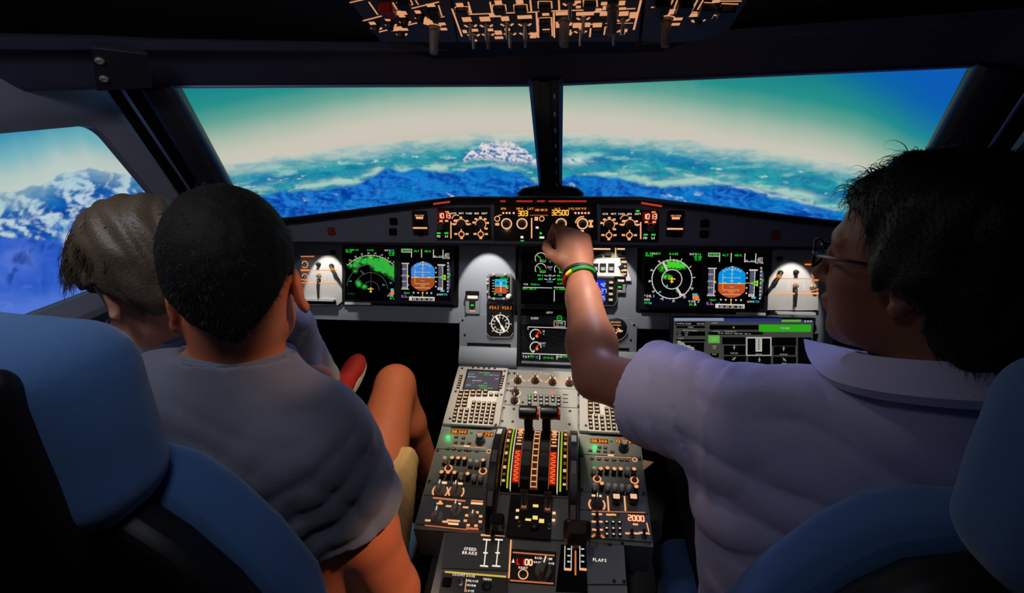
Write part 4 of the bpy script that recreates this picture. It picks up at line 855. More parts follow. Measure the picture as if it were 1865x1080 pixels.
# ================================================================ touch screen monitor of the instructor
q = [(1222, 571), (1482, 579)]
TS = tilted((0.46, 1.33, 0.745), 16); a0, b0 = TS.uv(1222, 571); a1, b1 = TS.uv(1483, 579); a2, b2 = TS.uv(1220, 700)
ww = a1 - a0; cxm = (a0 + a1) / 2; TS = TS.sub(cxm, (b0 + b1) / 2)
P = lambda x, y: TS.uv(1215 + x / 6.78, 565 + y / 6.78)
r = thing('touch_screen', 'flat instructor touch screen with green bars, below the right attitude display', 'monitor', TS)
hh = 0.235
MB().box(-ww / 2, ww / 2, -hh, 0.0, -0.02, 0.006, 0.004).build('case', BLACK, r)
mb = MB()
for x0, x1, y0, y1 in ((-ww / 2, ww / 2, -.004, .0), (-ww / 2, -ww / 2 + .004, -hh, -.004), (ww / 2 - .004, ww / 2, -hh, -.004), (-ww / 2, ww / 2, -hh, -hh + .004)): mb.box(x0, x1, y0, y1, .004, .008)
mb.build('frame', mat('monitor_frame', (90, 90, 90), .4, .3), r)
iw0, iy0 = P(78, 90); iw1, _ = P(1800, 110)
sc = MB().box(iw0, iw1, -hh + .012, iy0, .005, .0066).build('screen', GLASS, r)
mats = [em((84, 84, 78), .55, 'ui_grey'), em((8, 9, 12), .4, 'ui_black'), em((46, 172, 30), .85, 'ui_green'), em((200, 198, 188), .7, 'ui_white'), em((44, 58, 130), .7, 'ui_blue'), em((150, 160, 190), .7, 'ui_pale_blue'), em((92, 180, 66), .85, 'ui_light_green')]
mb = MB(); z = .0069
def R_(x0, y0, x1, y1, m, dz=0):
    p = [P(x0, y0), P(x1, y0), P(x1, y1), P(x0, y1)]; mb.poly(p, z + dz, m)
bl = lambda x: x
mb.poly([(iw0, -hh + .013), (iw1, -hh + .013), (iw1, iy0), (iw0, iy0)], z, 0)
R_(80, 92, 690, 128, 5, .0002); R_(690, 96, 1400, 138, 4, .0002); R_(1400, 112, 1640, 140, 6, .0002); R_(1640, 118, 1790, 148, 4, .0002)
for x in (1680, 1715, 1750): R_(x, 122, x + 22, 142, 3, .0004)
D = .0003
for x0, y0, x1, y1 in ((95, 140, 460, 180), (110, 190, 460, 218), (115, 258, 462, 312), (110, 352, 460, 380), (118, 392, 448, 522), (100, 555, 480, 690), (110, 712, 480, 900), (515, 178, 1120, 236), (670, 328, 955, 415), (980, 345, 1262, 545), (1280, 330, 1580, 435), (690, 430, 955, 545), (1300, 440, 1570, 548), (690, 560, 965, 680), (988, 560, 1270, 685), (1295, 565, 1580, 690), (690, 695, 965, 820), (990, 700, 1275, 820), (1300, 700, 1590, 830), (1600, 330, 1770, 830), (525, 525, 630, 575), (525, 620, 625, 680), (515, 695, 640, 900), (500, 262, 1170, 298)): R_(x0, y0, x1, y1, 1, D)
R_(1122, 172, 1762, 262, 2, D); R_(500, 305, 640, 400, 6, D)
for x0, y0, x1, y1 in ((965, 325, 980, 555), (965, 325, 1275, 342), (1262, 325, 1276, 555), (965, 545, 1275, 556), (1080, 340, 1160, 505)): R_(x0, y0, x1, y1, 3, .0005)
def T_(s, x, y, h, m=3, sx=.85):
    a, b = P(x, y); text(mb, s, a, b, h, z + .0006, m, 0, 'c', sx)
T_('POSITION', 155, 160, .0035); T_('FLIGHT', 255, 162, .0038); T_('WEATHER', 405, 162, .0033); T_('START', 285, 205, .0036); T_('SIM STATUS RUNNING', 275, 245, .0028); T_('LAT', 145, 272, .003); T_('46.8N', 230, 272, .003); T_('LON', 145, 298, .003); T_('11.3E', 230, 298, .003); T_('EVENTS', 165, 342, .0028)
for i, n in enumerate((40, 80, 95, 160, 200, 210, 190, 150)): R_(122, 372 + i * 19, 122 + n, 385 + i * 19, 3, .0005)
T_('AIRPORT', 580, 152, .0028); T_('18', 812, 205, .0048); T_('RESUME', 1445, 216, .0050, 3); T_('ALT 32500', 600, 255, .003); T_('GS 424 TRK 294', 770, 256, .003); T_('IAS 290   MACH .78   WIND 310/12   OAT -45', 820, 282, .0032)
for y, s1, s2 in ((350, 'QUICK', 'START'), (450, 'TAKE', 'OFF'), (550, 'TAXI', ''), (650, 'PUSH', 'BACK')):
    T_(s1, 572, y - 12, .0034); s2 and T_(s2, 572, y + 14, .0034)
def plane(x, y, rot, s=1.0):
    a, b = P(x, y); c, d = math.cos(rot), math.sin(rot); k = .0058 * s
    for poly in (((-.14, -1), (.14, -1), (.14, 1), (-.14, 1)), ((-1, -.35), (0, .25), (1, -.35), (0, 0)), ((-.45, -1), (0, -.6), (.45, -1))):
        mb.poly([(a + k * (p * c - q_ * d), b + k * (p * d + q_ * c)) for p, q_ in poly], z + .0006, 3)
for x, y, rot, t in ((818, 455, math.pi, 'BASE LEG'), (1425, 470, math.pi, 'BASE LEG'), (818, 590, -.8, 'RUNWAY 08'), (1128, 602, 0, 'FINAL 3'), (1432, 600, .8, 'RUNWAY 26'), (818, 722, -1.57, 'HOLD'), (1132, 735, 0, 'FINAL 8'), (1440, 742, 1.57, 'HOLD EAST')):
    plane(x, y, rot); T_(t, x, y + 68, .0034)
    if 'R' in t: T_('SHORT', x, y + 50, .003)
T_('RWY 08', 1120, 535, .0032)
for i in range(5): R_(1112, 350 + i * 28, 1128, 368 + i * 28, 0, .0007)
mb.build('display_symbols', mats, sc)
arm = MB(); arm.box(-.03, .03, -.16, -.10, -.10, -.02, .004); arm.build('bracket_arm', BLACK, r)
# ================================================================ glareshield with its control units
gs = thing('glareshield', 'dark glareshield running across the cockpit below the windshields', 'dashboard', GS)
TOPL = [(-0.855, 0.020), (-0.70, 0.034), (-0.245, 0.089), (0.245, 0.089), (0.70, 0.034), (0.855, 0.020)]
mb = MB(); mb.prism([(-0.855, -0.036), (0.855, -0.036)] + [(a, b - 0.012) for a, b in TOPL[::-1]], -0.012, 0.0)
mb.build('face_board', mat('glareshield_face_paint', (104, 107, 116), 0.55, 0, 0.05, 60, 0.05), gs)
mb = MB(); vs = []        # padded hood: rolls over the face and falls away to the windshields
for a, b in TOPL:
    f = abs(a) / 0.855; yb = 1.655 - 0.25 * max(0, f - 0.05); zb = 1.12 - 0.06 * f
    L = (np.array([a, yb, zb]) - GS.o); lv, ln = L @ GS.v, L @ GS.n
    for bb, c in ((b - 0.014, 0.002), (b - 0.013, 0.016), (b - 0.004, 0.021), (b + 0.002, 0.012), (b + 0.002, -0.02)): vs.append((a, bb, c))
    vs += [(a, lv, ln), (a, lv - 0.02, ln), (a, b - 0.016, -0.02)]
n = len(TOPL); mb.add(vs, [(i * 8 + j, (i + 1) * 8 + j, (i + 1) * 8 + (j + 1) % 8, i * 8 + (j + 1) % 8)[::-1] for i in range(n - 1) for j in range(8)] + [tuple(range(8)), tuple(range((n - 1) * 8, n * 8))[::-1]])
mb.build('hood', mat('hood_vinyl', (15, 15, 17), 0.7, 0, 0.1, 200, 0.2, 0.3), gs)
MB().box(-0.855, 0.855, -0.040, -0.034, -0.012, 0.006, 0.001).build('lower_lip', mat('glareshield_lip', (30, 31, 34), 0.5), gs)
for p0, p1 in (((793, 370), (823, 366)), ((1166, 368), (1203, 374))):      # red glow reflected under the hood, set as emissive strips
    a0, b0 = GS.uv(*p0); a1, b1 = GS.uv(*p1); mb = MB(); mb.add([(a0, b0 - .0024, .0218), (a1, b1 - .0024, .0218), (a1, b1 + .0024, .0222), (a0, b0 + .0024, .0222)], [(0, 1, 2, 3)]); tag(mb.build('glow_strip', em((215, 66, 42), .75, 'red_glow_strip'), gs), 'red lit strip')
for x0, x1 in ((913, 923), (942, 971), (979, 993), (1000, 1068)):
    a0, b0 = GS.uv(x0, 365); a1, b1 = GS.uv(x1, 365); mb = MB(); mb.add([(a0, b0 - .0022, .0218), (a1, b1 - .0022, .0218), (a1, b1 + .0022, .0222), (a0, b0 + .0022, .0222)], [(0, 1, 2, 3)]); tag(mb.build('glow_strip', em((205, 52, 34), .7, 'red_glow_strip_b'), gs), 'red lit strip')
gface = lambda px, py: GS.uv(px, py)
for px, py in ((717, 403), (716, 422), (1283, 407), (1282, 426)): a, b = gface(px, py); place(key_mesh('square_cap', .021, .019, .006, MATTE, 0), 'black_button', gs, (a, b, 0))
for px, py in ((604, 421), (1412, 428)): a, b = gface(px, py); tag(place(key_mesh('red_cap', .021, .021, .005, mat('dull_red_plastic', (120, 28, 24), .5), 0), 'red_button', gs, (a, b, 0)), 'dull red button')
for px, py, lx in ((765, 404, 767), (1230, 405, 1229)):
    fr = GS.subp(px, py); r = thing('priority_light', 'pair of black buttons with amber legends, %s of the control units' % ('left' if px < 900 else 'right'), 'switch', fr)
    MB().box(-.022, .022, -.038, .030, -.004, .002, .003).build('plate', BLACK, r); mb = MB(); mb.rect(0, .011, .020, .006, .0024); text(mb, 'SIDE STICK', 0, .0175, .0042, .0024, 0, 0, 'c', .8); mb.rect(0, -.0165, .040, .0046, .0024); mb.build('backlit_label', AMB, r)
    for y in (-.003, -.030): MB().lathe(0, 0, [(.009, 0), (.009, .005), (.007, .007)], 14).build('push_button', MATTE, r, (0, y, .002), smooth=True)
for px, py in ((845, 369), (897, 371), (1089, 372), (1146, 369)):
    a, b = gface(px, py); mb = MB(); mb.lathe(0, 0, [(.0035, 0), (.0035, .003), (.002, .004)], 8); mb.build('screw', METAL, gs, (a, b, .002), smooth=True)

RING_GLOW = em((255, 190, 140), 1.0, 'ring_glow')
def ring_knob(r, fr, px, py, rad, glow=True, m=None):
    a, b = fr.uv(px, py); mb = MB(); mb.arc(0, 0, rad, rad * .26, 0, 360, .0006, 0, 24); o = mb.build('dial_ring', RING_GLOW, r, (a, b, .004))
    mb = MB(); k = rad * .80; mb.lathe(0, 0, [(k, 0), (k, .004), (k * .92, .006), (k * .84, .018), (k * .7, .019)], 16, 0, .05); mb.build('knob', m or KNOB, r, (a, b, .004), smooth=True)
def px_rects(fr, mb, items, c=.0044):
    for px, py, w, h, mi in items: a, b = fr.uv(px, py); mb.rect(a, b, w, h, c, mi)
def efis(s):
    X = (lambda x: x) if s < 0 else None
    fr = GS.subp(*((845, 405) if s < 0 else (1145, 408)))
    r = thing('display_control_unit', 'black display control unit with amber dials and red pressure digits, %s of the autopilot panel' % ('left' if s < 0 else 'right'), 'control panel', fr)
    q = [(797, 378), (892, 377), (896, 437), (797, 437)] if s < 0 else [(1095, 378), (1200, 384), (1198, 441), (1093, 440)]
    MB().prism([fr.uv(*p) for p in q], 0.0, 0.004, .001).build('face_plate', BLACK, r)
    # red barometer window
    w = (809.5, 392.5) if s < 0 else (1183, 394); a, b = fr.uv(*w); mb = MB(); mb.rect(0, 0, .038, .024, .0003, 0); mb.build('display_window', em((96, 12, 6), .7, 'red_window'), r, (a, b, .004))
    mb = MB(); seg7(mb, '1013', a, b, .0125, .0047, 0, .0026); mb.build('digits', em((255, 178, 150), 1.15, 'pale_red_digits'), r)
    mb = MB()
    if s < 0:
        px_rects(fr, mb, [(815, 385.5, .010, .004, 2)])
        B = ((827.5, 388, 'CSTR'), (841, 388, 'WPT'), (855, 388, 'VORD'), (869, 388, 'NDB'), (883, 388, 'ARPT')); K = ((840.5, 408), (876, 408)); Tg = ((841, 426), (876, 426)); VL = ((822, 403), (822, 434)); BK = (803.4, 412.6); PB = ((800.5, 427), (814.5, 427)); TL = ((804, 402), (814, 402))
    else:
        px_rects(fr, mb, [(1190, 386, .010, .004, 2)])
        B = ((1102, 389, 'CSTR'), (1117, 389, 'WPT'), (1131.5, 389, 'VORD'), (1146, 389, 'NDB'), (1161, 389, 'ARPT')); K = ((1109, 409), (1146.5, 409)); Tg = ((1109, 428), (1146, 428)); VL = ((1166.5, 404), (1166.5, 435)); BK = (1185, 415); PB = ((1175, 430), (1189, 430)); TL = ((1177, 404), (1191, 404))
        px_rects(fr, mb, [(1161, 384, .009, .005, 3)])
    for x, y, t in B: a, b = fr.uv(x, y); text(mb, t, a, b, .0048, .0072, 1, 0, 'c', .85)
    mb.line(fr.uv(*VL[0]), fr.uv(*VL[1]), .0034, .0044, 0)
    for i, (x, y) in enumerate(K):
        a, b = fr.uv(x, y); R = .0125; arcs = (i == (1 if s < 0 else 0))
        mb.arc(a, b, R * 1.12, .0022, (-50 if arcs else -5), (190 if arcs else 185), .0044, 0, 24)
        for d in ((165, 130, 90, 50, 12, -40) if arcs else (180, 150, 90, 30, 0)):
            t = math.radians(d); mb.rect(a + R * 1.55 * math.cos(t), b + R * 1.45 * math.sin(t), .0075, .0052, .0046, 0)
        if not arcs:
            sg = -1; mb.arc(a + sg * .012, b + .012, .013, .0024, 60, 170, .0044, 0, 10); mb.rect(a + sg * .013, b + .0105, .012, .0042, .0046, 0); mb.rect(a + .0205, b + .001, .014, .0034, .0046, 0); mb.rect(a - .0205, b + .001, .012, .0034, .0046, 0)
    for x, y in Tg:
        a, b = fr.uv(x, y); mb.arc(a, b, .0075, .0026, 0, 360, .0044, 0, 18); mb.rect(a, b - .0105, .0075, .0055, .0044, 0); mb.rect(a, b + .0105, .003, .007, .0044, 0)
        for d in (-.0155, .0155): mb.rect(a + d, b + .0005, .0085, .005, .0044, 0)
    for x, y in TL: a, b = fr.uv(x, y); mb.rect(a, b, .009, .0045, .0044, 0)
    a, b = fr.uv(*BK); mb.arc(a, b + .004, .0095, .0016, 30, 150, .0044, 4, 10)
    mb.build('backlit_legends', [AMB, WLT, em((255, 150, 40), 1, 'amber_legend'), GRN, em((200, 60, 30), .9, 'dull_red_line')], r)
    for i, (x, y) in enumerate(K): a, b = fr.uv(x, y); place(knob_mesh('selector_knob', .0098, .016, KNOB, False), 'selector_knob', r, (a, b, .004))
    for x, y in Tg: a, b = fr.uv(x, y); place(knob_mesh('red_lit_toggle', .0048, .010, mat('rust_knob', (120, 44, 26), .5), False, 12), 'toggle', r, (a, b, .004))
    a, b = fr.uv(*BK); place(knob_mesh('pressure_knob', .0092, .018, mat('blue_grey_knob', (70, 70, 78), .5), False), 'pressure_knob', r, (a, b, .004))
    for x, y, t in B: a, b = fr.uv(x, y); place(key_mesh('filter_key', .016, .008, .003, BLACK, 0), 'push_button', r, (a, b, .004))
    for (x, y), t in zip(PB, ('FD', 'LS')):
        a, b = fr.uv(x, y); k = MB().box(-.0085, .0085, -.009, .009, 0, .004, .001).build('push_button', BLACK, r, (a, b, .004)); mb = MB(); mb.rect(0, .005, .011, .0042, .0042, 0); text(mb, t, 0, -.0035, .006, .0042, 1); mb.build('lit_legend', [GRN, WLT], k)
efis(-1); efis(1)

fr = GS.subp(993, 405); r = thing('autopilot_panel', 'black autopilot control panel with glowing ring knobs that the hand is reaching for', 'control panel', fr)
MB().prism([fr.uv(*p) for p in ((901, 373), (1086, 373), (1088, 438), (899, 438))], 0, .004, .001).build('face_plate', BLACK, r)
mb = MB()
a0, b0 = fr.uv(914, 376.5); a1, b1 = fr.uv(1077, 391); wn = MB(); wn.poly([(a0, b1), (a1, b1), (a1, b0), (a0, b0)], .0042); wn.build('display_window', em((34, 8, 5), .6, 'dim_red_window'), r)
YA = em((255, 190, 70), 1.1, 'yellow_digits')
for x, y, t, h, m in ((917.5, 379.6, 'SPD', .0055, 0), (947, 379.5, 'HDG', .0055, 0), (966.6, 379.6, 'LAT', .0055, 0), (981.5, 382, 'HDG', .006, 0), (992.5, 382, 'V/S', .006, 0), (1015, 380, 'ALT', .0055, 0), (1063, 379.5, 'V/S', .0055, 0), (1046, 379.5, 'LVL/CH', .0055, 0)):
    a, b = fr.uv(x, y); text(mb, t, a, b, h, .0046, m)
for x in (917, 923, 928.5, 936, 1048, 1054, 1060, 1066, 1072): a, b = fr.uv(x, 387.6); mb.rect(a, b, .0048, .0048, .0046, 1)
a, b = fr.uv(952.5, 388.2); seg7(mb, '303', a, b, .0125, .0046, 2, .0026); a, b = fr.uv(1020, 387); seg7(mb, '32500', a, b, .0125, .0046, 2, .0026)
for x, y, w, h, m in ((982, 391.6, .048, .0016, 3), (968.5, 415, .0036, .054, 4), (977, 398, .009, .010, 4), (978.5, 414, .0075, .0055, 5), (987, 432, .0125, .0055, 5), (985, 424.5, .006, .0055, 6), (951, 431.5, .0075, .006, 5), (951.5, 438, .009, .003, 6), (906, 408, .011, .007, 4), (1076, 402, .012, .0052, 4), (1076, 407, .006, .012, 4), (1076, 412, .012, .0052, 4), (1060, 420.5, .009, .005, 5), (1063.5, 432, .005, .006, 5), (1023, 432, .009, .005, 5), (1037, 432, .009, .005, 5)):
    a, b = fr.uv(x, y); mb.rect(a, b, w, h, .0044, m)
a, b = fr.uv(1061, 407); mb.arc(a, b, .0185, .0034, 80, 175, .0044, 4, 12)
a, b = fr.uv(906, 398); mb.arc(a, b, .0068, .0024, 0, 360, .0044, 4, 16); mb.line(fr.uv(908, 392), fr.uv(914, 391), .0024, .0044, 4); a, b = fr.uv(987, 398); mb.arc(a, b, .0062, .0022, 0, 360, .0044, 4, 16)
mb.build('backlit_legends', [em((255, 170, 70), 1.05, 'amber_small_legend'), em((255, 190, 160), 1.1, 'pale_dash'), YA, em((200, 120, 80), .8, 'dim_line'), AMB, WLT, GRN], r)
for x in (923, 951, 1022, 1061): ring_knob(r, fr, x, 407, .0132, True)
for x, y in ((906, 398), (987, 398)): a, b = fr.uv(x, y); place(knob_mesh('small_toggle', .0045, .009, BLACK, False, 12), 'toggle', r, (a, b, .004))
for x, y in ((978.5, 418), (987, 428), (951, 434), (1060, 426), (1030, 432)): a, b = fr.uv(x, y); place(key_mesh('mode_key', .017, .013, .0035, BLACK, 0), 'push_button', r, (a, b, .0006))
pl = bpy.data.lights.new('knob_lamp', 'POINT'); pl.energy = 0.012; pl.color = (1, .55, .25); pl.shadow_soft_size = .003
o = bpy.data.objects.new('knob_lamp', pl); COL.objects.link(o); o.location = fr.at(*fr.uv(923, 417.5), .012)
# ================================================================ centre pedestal
PED = tilted((0, 1.25, 0.71), 76)
pd = thing('pedestal', 'grey centre pedestal between the two seats, carrying the thrust levers', 'pedestal', PED)
v_end = PED.uv(800, 966)[1]
mb = MB(); mb.box(-0.243, 0.243, v_end, 0.012, -0.10, -0.001, 0.0); mb.build('top_board', GREY2, pd)
mb = MB(); mb.box(-0.178, 0.186, -0.80, v_end, -0.10, -0.006, 0.0); mb.build('aft_board', GREY2, pd)
mb = MB(); mb.box(-0.215, 0.215, -0.80, 0.0, -0.50, -0.10); mb.build('side_body', mat('pedestal_side_paint', (52, 55, 58), .6), pd)
VP = lambda py, px=985: PED.uv(px, py)[1]
def ped_panel(name, label, cat, u0, u1, v0, v1, m=None, th=0.004, group=None):
    fr = PED.sub((u0 + u1) / 2, (v0 + v1) / 2); r = thing(name, label, cat, fr, group); w, h = (u1 - u0) / 2, abs(v1 - v0) / 2
    MB().box(-w + .0006, w - .0006, -h + .0006, h - .0006, 0, th, .002).build('face_plate', m or GREY2, r)
    return fr, r, w, h
GREEN_GREY = mat('aft_panel_paint', (104, 108, 100), .45, 0, .05, 90, .05)  # the pedestal grey, darkened for the weaker light aft
KB = key_mesh('mcdu_key', .0092, .0086, .0055, KEY, .6); KBL = key_mesh('mcdu_page_key', .0125, .0088, .0055, KEY, .7); KLS = key_mesh('line_key', .008, .0062, .005, KEY, .55)
def mcdu(s, label):
    Q = (lambda X, Y: (815 + X / 7.46, 665 + Y / 7.46)) if s < 0 else None
    u0, u1 = (-0.241, -0.098) if s < 0 else (0.098, 0.241)
    v1 = .006; v0 = VP(779, 860)
    fr, r, w, h = ped_panel('flight_computer', label, 'keypad', u0, u1, v0, v1, mat('mcdu_face_paint', (150, 147, 142), .42, 0, .05, 90, .05), .010)
    # layout in the left unit's own axes, used for both
    F = PED.sub((-0.241 - 0.098) / 2, (v0 + v1) / 2); L = lambda X, Y: F.uv(815 + X / 7.46, 665 + Y / 7.46)
    a0, b1 = L(262, 112); a1, b0 = L(690, 380); a0 += .006; bz = .0104
    mb = MB(); 
    for (x0, x1, y0, y1) in ((a0 - .004, a1 + .004, b1, b1 + .004), (a0 - .004, a1 + .004, b0 - .003, b0), (a0 - .004, a0, b0, b1), (a1, a1 + .004, b0, b1)): mb.box(x0, x1, y0, y1, .010, .013)
    mb.build('screen_frame', BLACK, r)
    sc = MB().box(a0, a1, b0, b1, .010, .0108).build('screen', mat('mcdu_screen', (70, 68, 74), .25), r)
    mb = MB(); mb.poly([(a0 + .001, b0 + .001), (a1 - .001, b0 + .001), (a1 - .001, b1 - .001), (a0 + .001, b1 - .001)], .0110, 0)
    W_, H_ = a1 - a0, b1 - b0
    for x, y, t, c, al, hh in ((.5, .92, 'PROGRESS', 1, 'c', .0042), (.03, .80, 'FL325', 2, 'l', .0048), (.5, .80, 'OPT 360', 1, 'l', .0042), (.95, .80, 'REC MAX', 3, 'r', .0038), (.03, .66, 'REPORT', 4, 'l', .0045), (.95, .60, 'DIR', 4, 'r', .004), (.2, .46, 'BRG/DIST', 4, 'l', .0042), (.2, .34, '---', 4, 'l', .0042), (.55, .34, 'TO', 4, 'l', .0042), (.03, .20, 'GPS', 2, 'l', .006), (.4, .20, 'PRIMARY', 1, 'l', .0042), (.45, .08, 'ACCUR HIGH', 1, 'l', .0042)):
        text(mb, t, a0 + x * W_, b0 + y * H_, hh, .0112, c, 0, al, .9)
    mb.build('display_symbols', [em((88, 83, 90), .9, 'mcdu_glow'), em((110, 225, 90), .9, 'mcdu_green'), em((110, 190, 230), .9, 'mcdu_cyan'), em((225, 150, 225), .9, 'mcdu_magenta'), em((215, 212, 220), .9, 'mcdu_white')], sc)  # pale wash is the flood light's reflection, set as glow
    for i in range(6):
        for X0, X1 in ((192, 150), (760, 722)):
            t = i / 5; a, b = L(X0 + (X1 - X0) * t, (185 if X0 < 400 else 190) + 160 * t); place(KLS, 'key', r, (a, b, .010))
    tray = MB(); p0 = L(60, 838); p1 = L(640, 385); tray.box(p0[0] - .001, p1[0] + .010, p0[1] - .002, p1[1] + .001, .010, .0108); tray.build('key_tray', mat('key_tray_paint', (176, 172, 166), .5), r)
    for Y, xs in ((400, (198, 275, 357, 438, 524)), (450, (185, 265, 350, 430, 515, 598, 672)), (494, (172, 252)), (545, (160, 243)), (592, (150, 236))):
        for X in xs: a, b = L(X, Y); place(KBL if X < 590 else KB, 'key', r, (a, b, .0108))
    for rr in range(6):
        for cidx in range(5): a, b = L(365 + cidx * 69 - rr * 8.5, 556 + rr * 50 + cidx * 5); place(KB, 'key', r, (a, b, .0108))
    for rr in range(4):
        for cidx in range(3): a, b = L(125 + cidx * 74 - rr * 9, 645 + rr * 50 + cidx * 8); place(KB, 'key', r, (a, b, .0108))
    for X, Y in ((205, 80), (350, 68), (425, 72), (500, 76), (570, 80), (645, 84), (780, 118), (40, 765), (660, 850), (118, 395), (735, 440)): a, b = L(X, Y); place(SCREW_ME, 'screw', r, (a, b, .010))
    mb = MB(); p = L(50, 845); q = L(630, 880); mb.box(p[0], q[0], p[1] - .004, p[1] + .001, .010, .0125); mb.build('lower_bar', mat('bar_grey', (70, 68, 66), .4), r)
mcdu(-1, 'flight computer keypad with pale screen, left of the thrust lever handles')
mcdu(1, 'flight computer keypad with many brown keys, half hidden under the reaching arm')

# ---- screens control panels between the keypads
Q1 = lambda X, Y: (815 + X / 7.46, 665 + Y / 7.46)
vA, vB, vC, vD = .004, VP(708), VP(741.5), VP(800)
SILV = mat('silver_panel_paint', (142, 142, 138), .38, .15, .05, 120, .06)
fr, r, w, h = ped_panel('screen_dimmer_panel', 'narrow panel with four dark knobs, at the head of the pedestal', 'control panel', -.095, .095, vB, vA, SILV)
kb = bar_knob_mesh('brown_bar_knob', .0105, .022, mat('brown_knob', (70, 42, 36), .45)); mb = MB()
for px, py in ((943, 697), (974.5, 697), (1006, 700), (1037, 702)):
    a, b = fr.uv(px, py); place(kb, 'dimmer_knob', r, (a, b, .004)); mb.arc(a, b, .0155, .004, 20, 160, .0043, 0, 12)
    for d in (-.018, .018): mb.rect(a + d, b + .004, .006, .005, .0043, 0)
    mb.rect(a, b + .021, .016, .006, .0043, 1)
a, b = fr.uv(992, 683); text(mb, 'ECAM', a, b, .006, .0043, 0); mb.build('backlit_legends', [AMB, AMBH], r)
for px, py in ((928, 682), (937, 682), (926, 701), (1053, 688), (1054, 708)): a, b = fr.uv(px, py); place(SCREW_ME, 'screw', r, (a, b, .004))
fr, r, w, h = ped_panel('system_page_panel', 'panel with grid of small dark keys, behind the black thrust lever handles', 'control panel', -.095, .095, vC, vB, SILV)
mb = MB(); kk = key_mesh('page_key', .0095, .0088, .004, mat('green_black_key', (28, 32, 28), .4), .55, WLT)
for i, x in enumerate((964.5, 975.2, 985.4, 996, 1007, 1017.2)):
    for j, y in enumerate((723.5, 730.5, 737.5)):
        if j == 2 and i in (1, 4): continue
        a, b = fr.uv(x, y + i * .5); place(kk, 'key', r, (a, b, .004))
a, b = fr.uv(964, 727); mb.rect(a, b, .006, .005, .0084, 0); a, b = fr.uv(975.5, 716); mb.poly([(a - .005, b - .004), (a + .005, b - .004), (a, b + .005)], .0044, 1); a, b = fr.uv(1006.5, 716.5); mb.rect(a, b, .010, .006, .0044, 2)
mb.build('lit_legend', [GRN, WLT, em((255, 110, 80), 1.1, 'red_lit_key')], r)
for px, py in ((939, 718), (937, 733)):
    a, b = fr.uv(px, py); o = MB().arc(0, 0, .0125, .003, -60, 75, .0003, 0, 12).build('glow_arc', AMBH, r, (a, b, .004)); place(kb, 'dimmer_knob', r, (a, b, .004), (0, 0, 0.0))
for y in (721, 728, 735): a, b = fr.uv(1030, y); MB().box(-.007, .007, -.0012, .0012, 0, .001).build('blank_slot', SCREW, r, (a, b, .004))
for px, py in ((924, 713), (930, 714), (921, 733), (952, 735), (1054, 719), (1054, 741)): a, b = fr.uv(px, py); place(SCREW_ME, 'screw', r, (a, b, .004))

# ---- thrust quadrant
vQ = VP(905)
qf = PED.sub(0.0, 0.0); r = thing('thrust_quadrant', 'domed thrust lever quadrant with black T handles and green and red scales', 'lever unit', qf)
MB().box(-.0945, .0945, vQ, vC - .0006, 0, .004, .002).build('cover_plate', SILV, r)
for px, py in ((918, 745), (936, 747), (915, 769), (934, 770), (1038, 751), (1056, 752), (1037, 775), (1056, 776)): a, b = PED.uv(px, py); place(SCREW_ME, 'screw', r, (a, b, .004))
vt, vb_ = VP(792), VP(903); vm = (vt + vb_) / 2; hl = (vt - vb_) / 2; dome = lambda t, k=0.0: (vm + hl * math.cos(math.pi * t), .004 + .040 * math.sin(math.pi * t) ** .8 + k)
def strip(name, a0, a1, m, t0=0.02, t1=0.98, k=0.0, n=20, th=0.0):
    mb = MB(); vs = []
    for i in range(n + 1):
        v, c = dome(t0 + (t1 - t0) * i / n, k); vs += [(a0, v, c), (a1, v, c)]
    mb.add(vs, [(2 * i, 2 * i + 2, 2 * i + 3, 2 * i + 1) for i in range(n)]); return mb.build(name, m, r, smooth=True)
mb = MB(); prof = [dome(i / 24) for i in range(25)]
mb.add([(a, v, c) for a in (-.073, .073) for v, c in prof], [(i, i + 1, 26 + i, 25 + i)[::-1] for i in range(24)] + [tuple(range(25)), tuple(range(25, 50))[::-1]]); mb.build('quadrant_dome', mat('quadrant_black', (10, 9, 9), .7, 0, 0, 1, 0, .2), r, smooth=True)
CHART = em((178, 215, 40), .75, 'yellow_green_band'); GOLD = em((190, 150, 90), .6, 'gold_line'); BROWN = em((96, 48, 26), .5, 'brown_lit_scale')
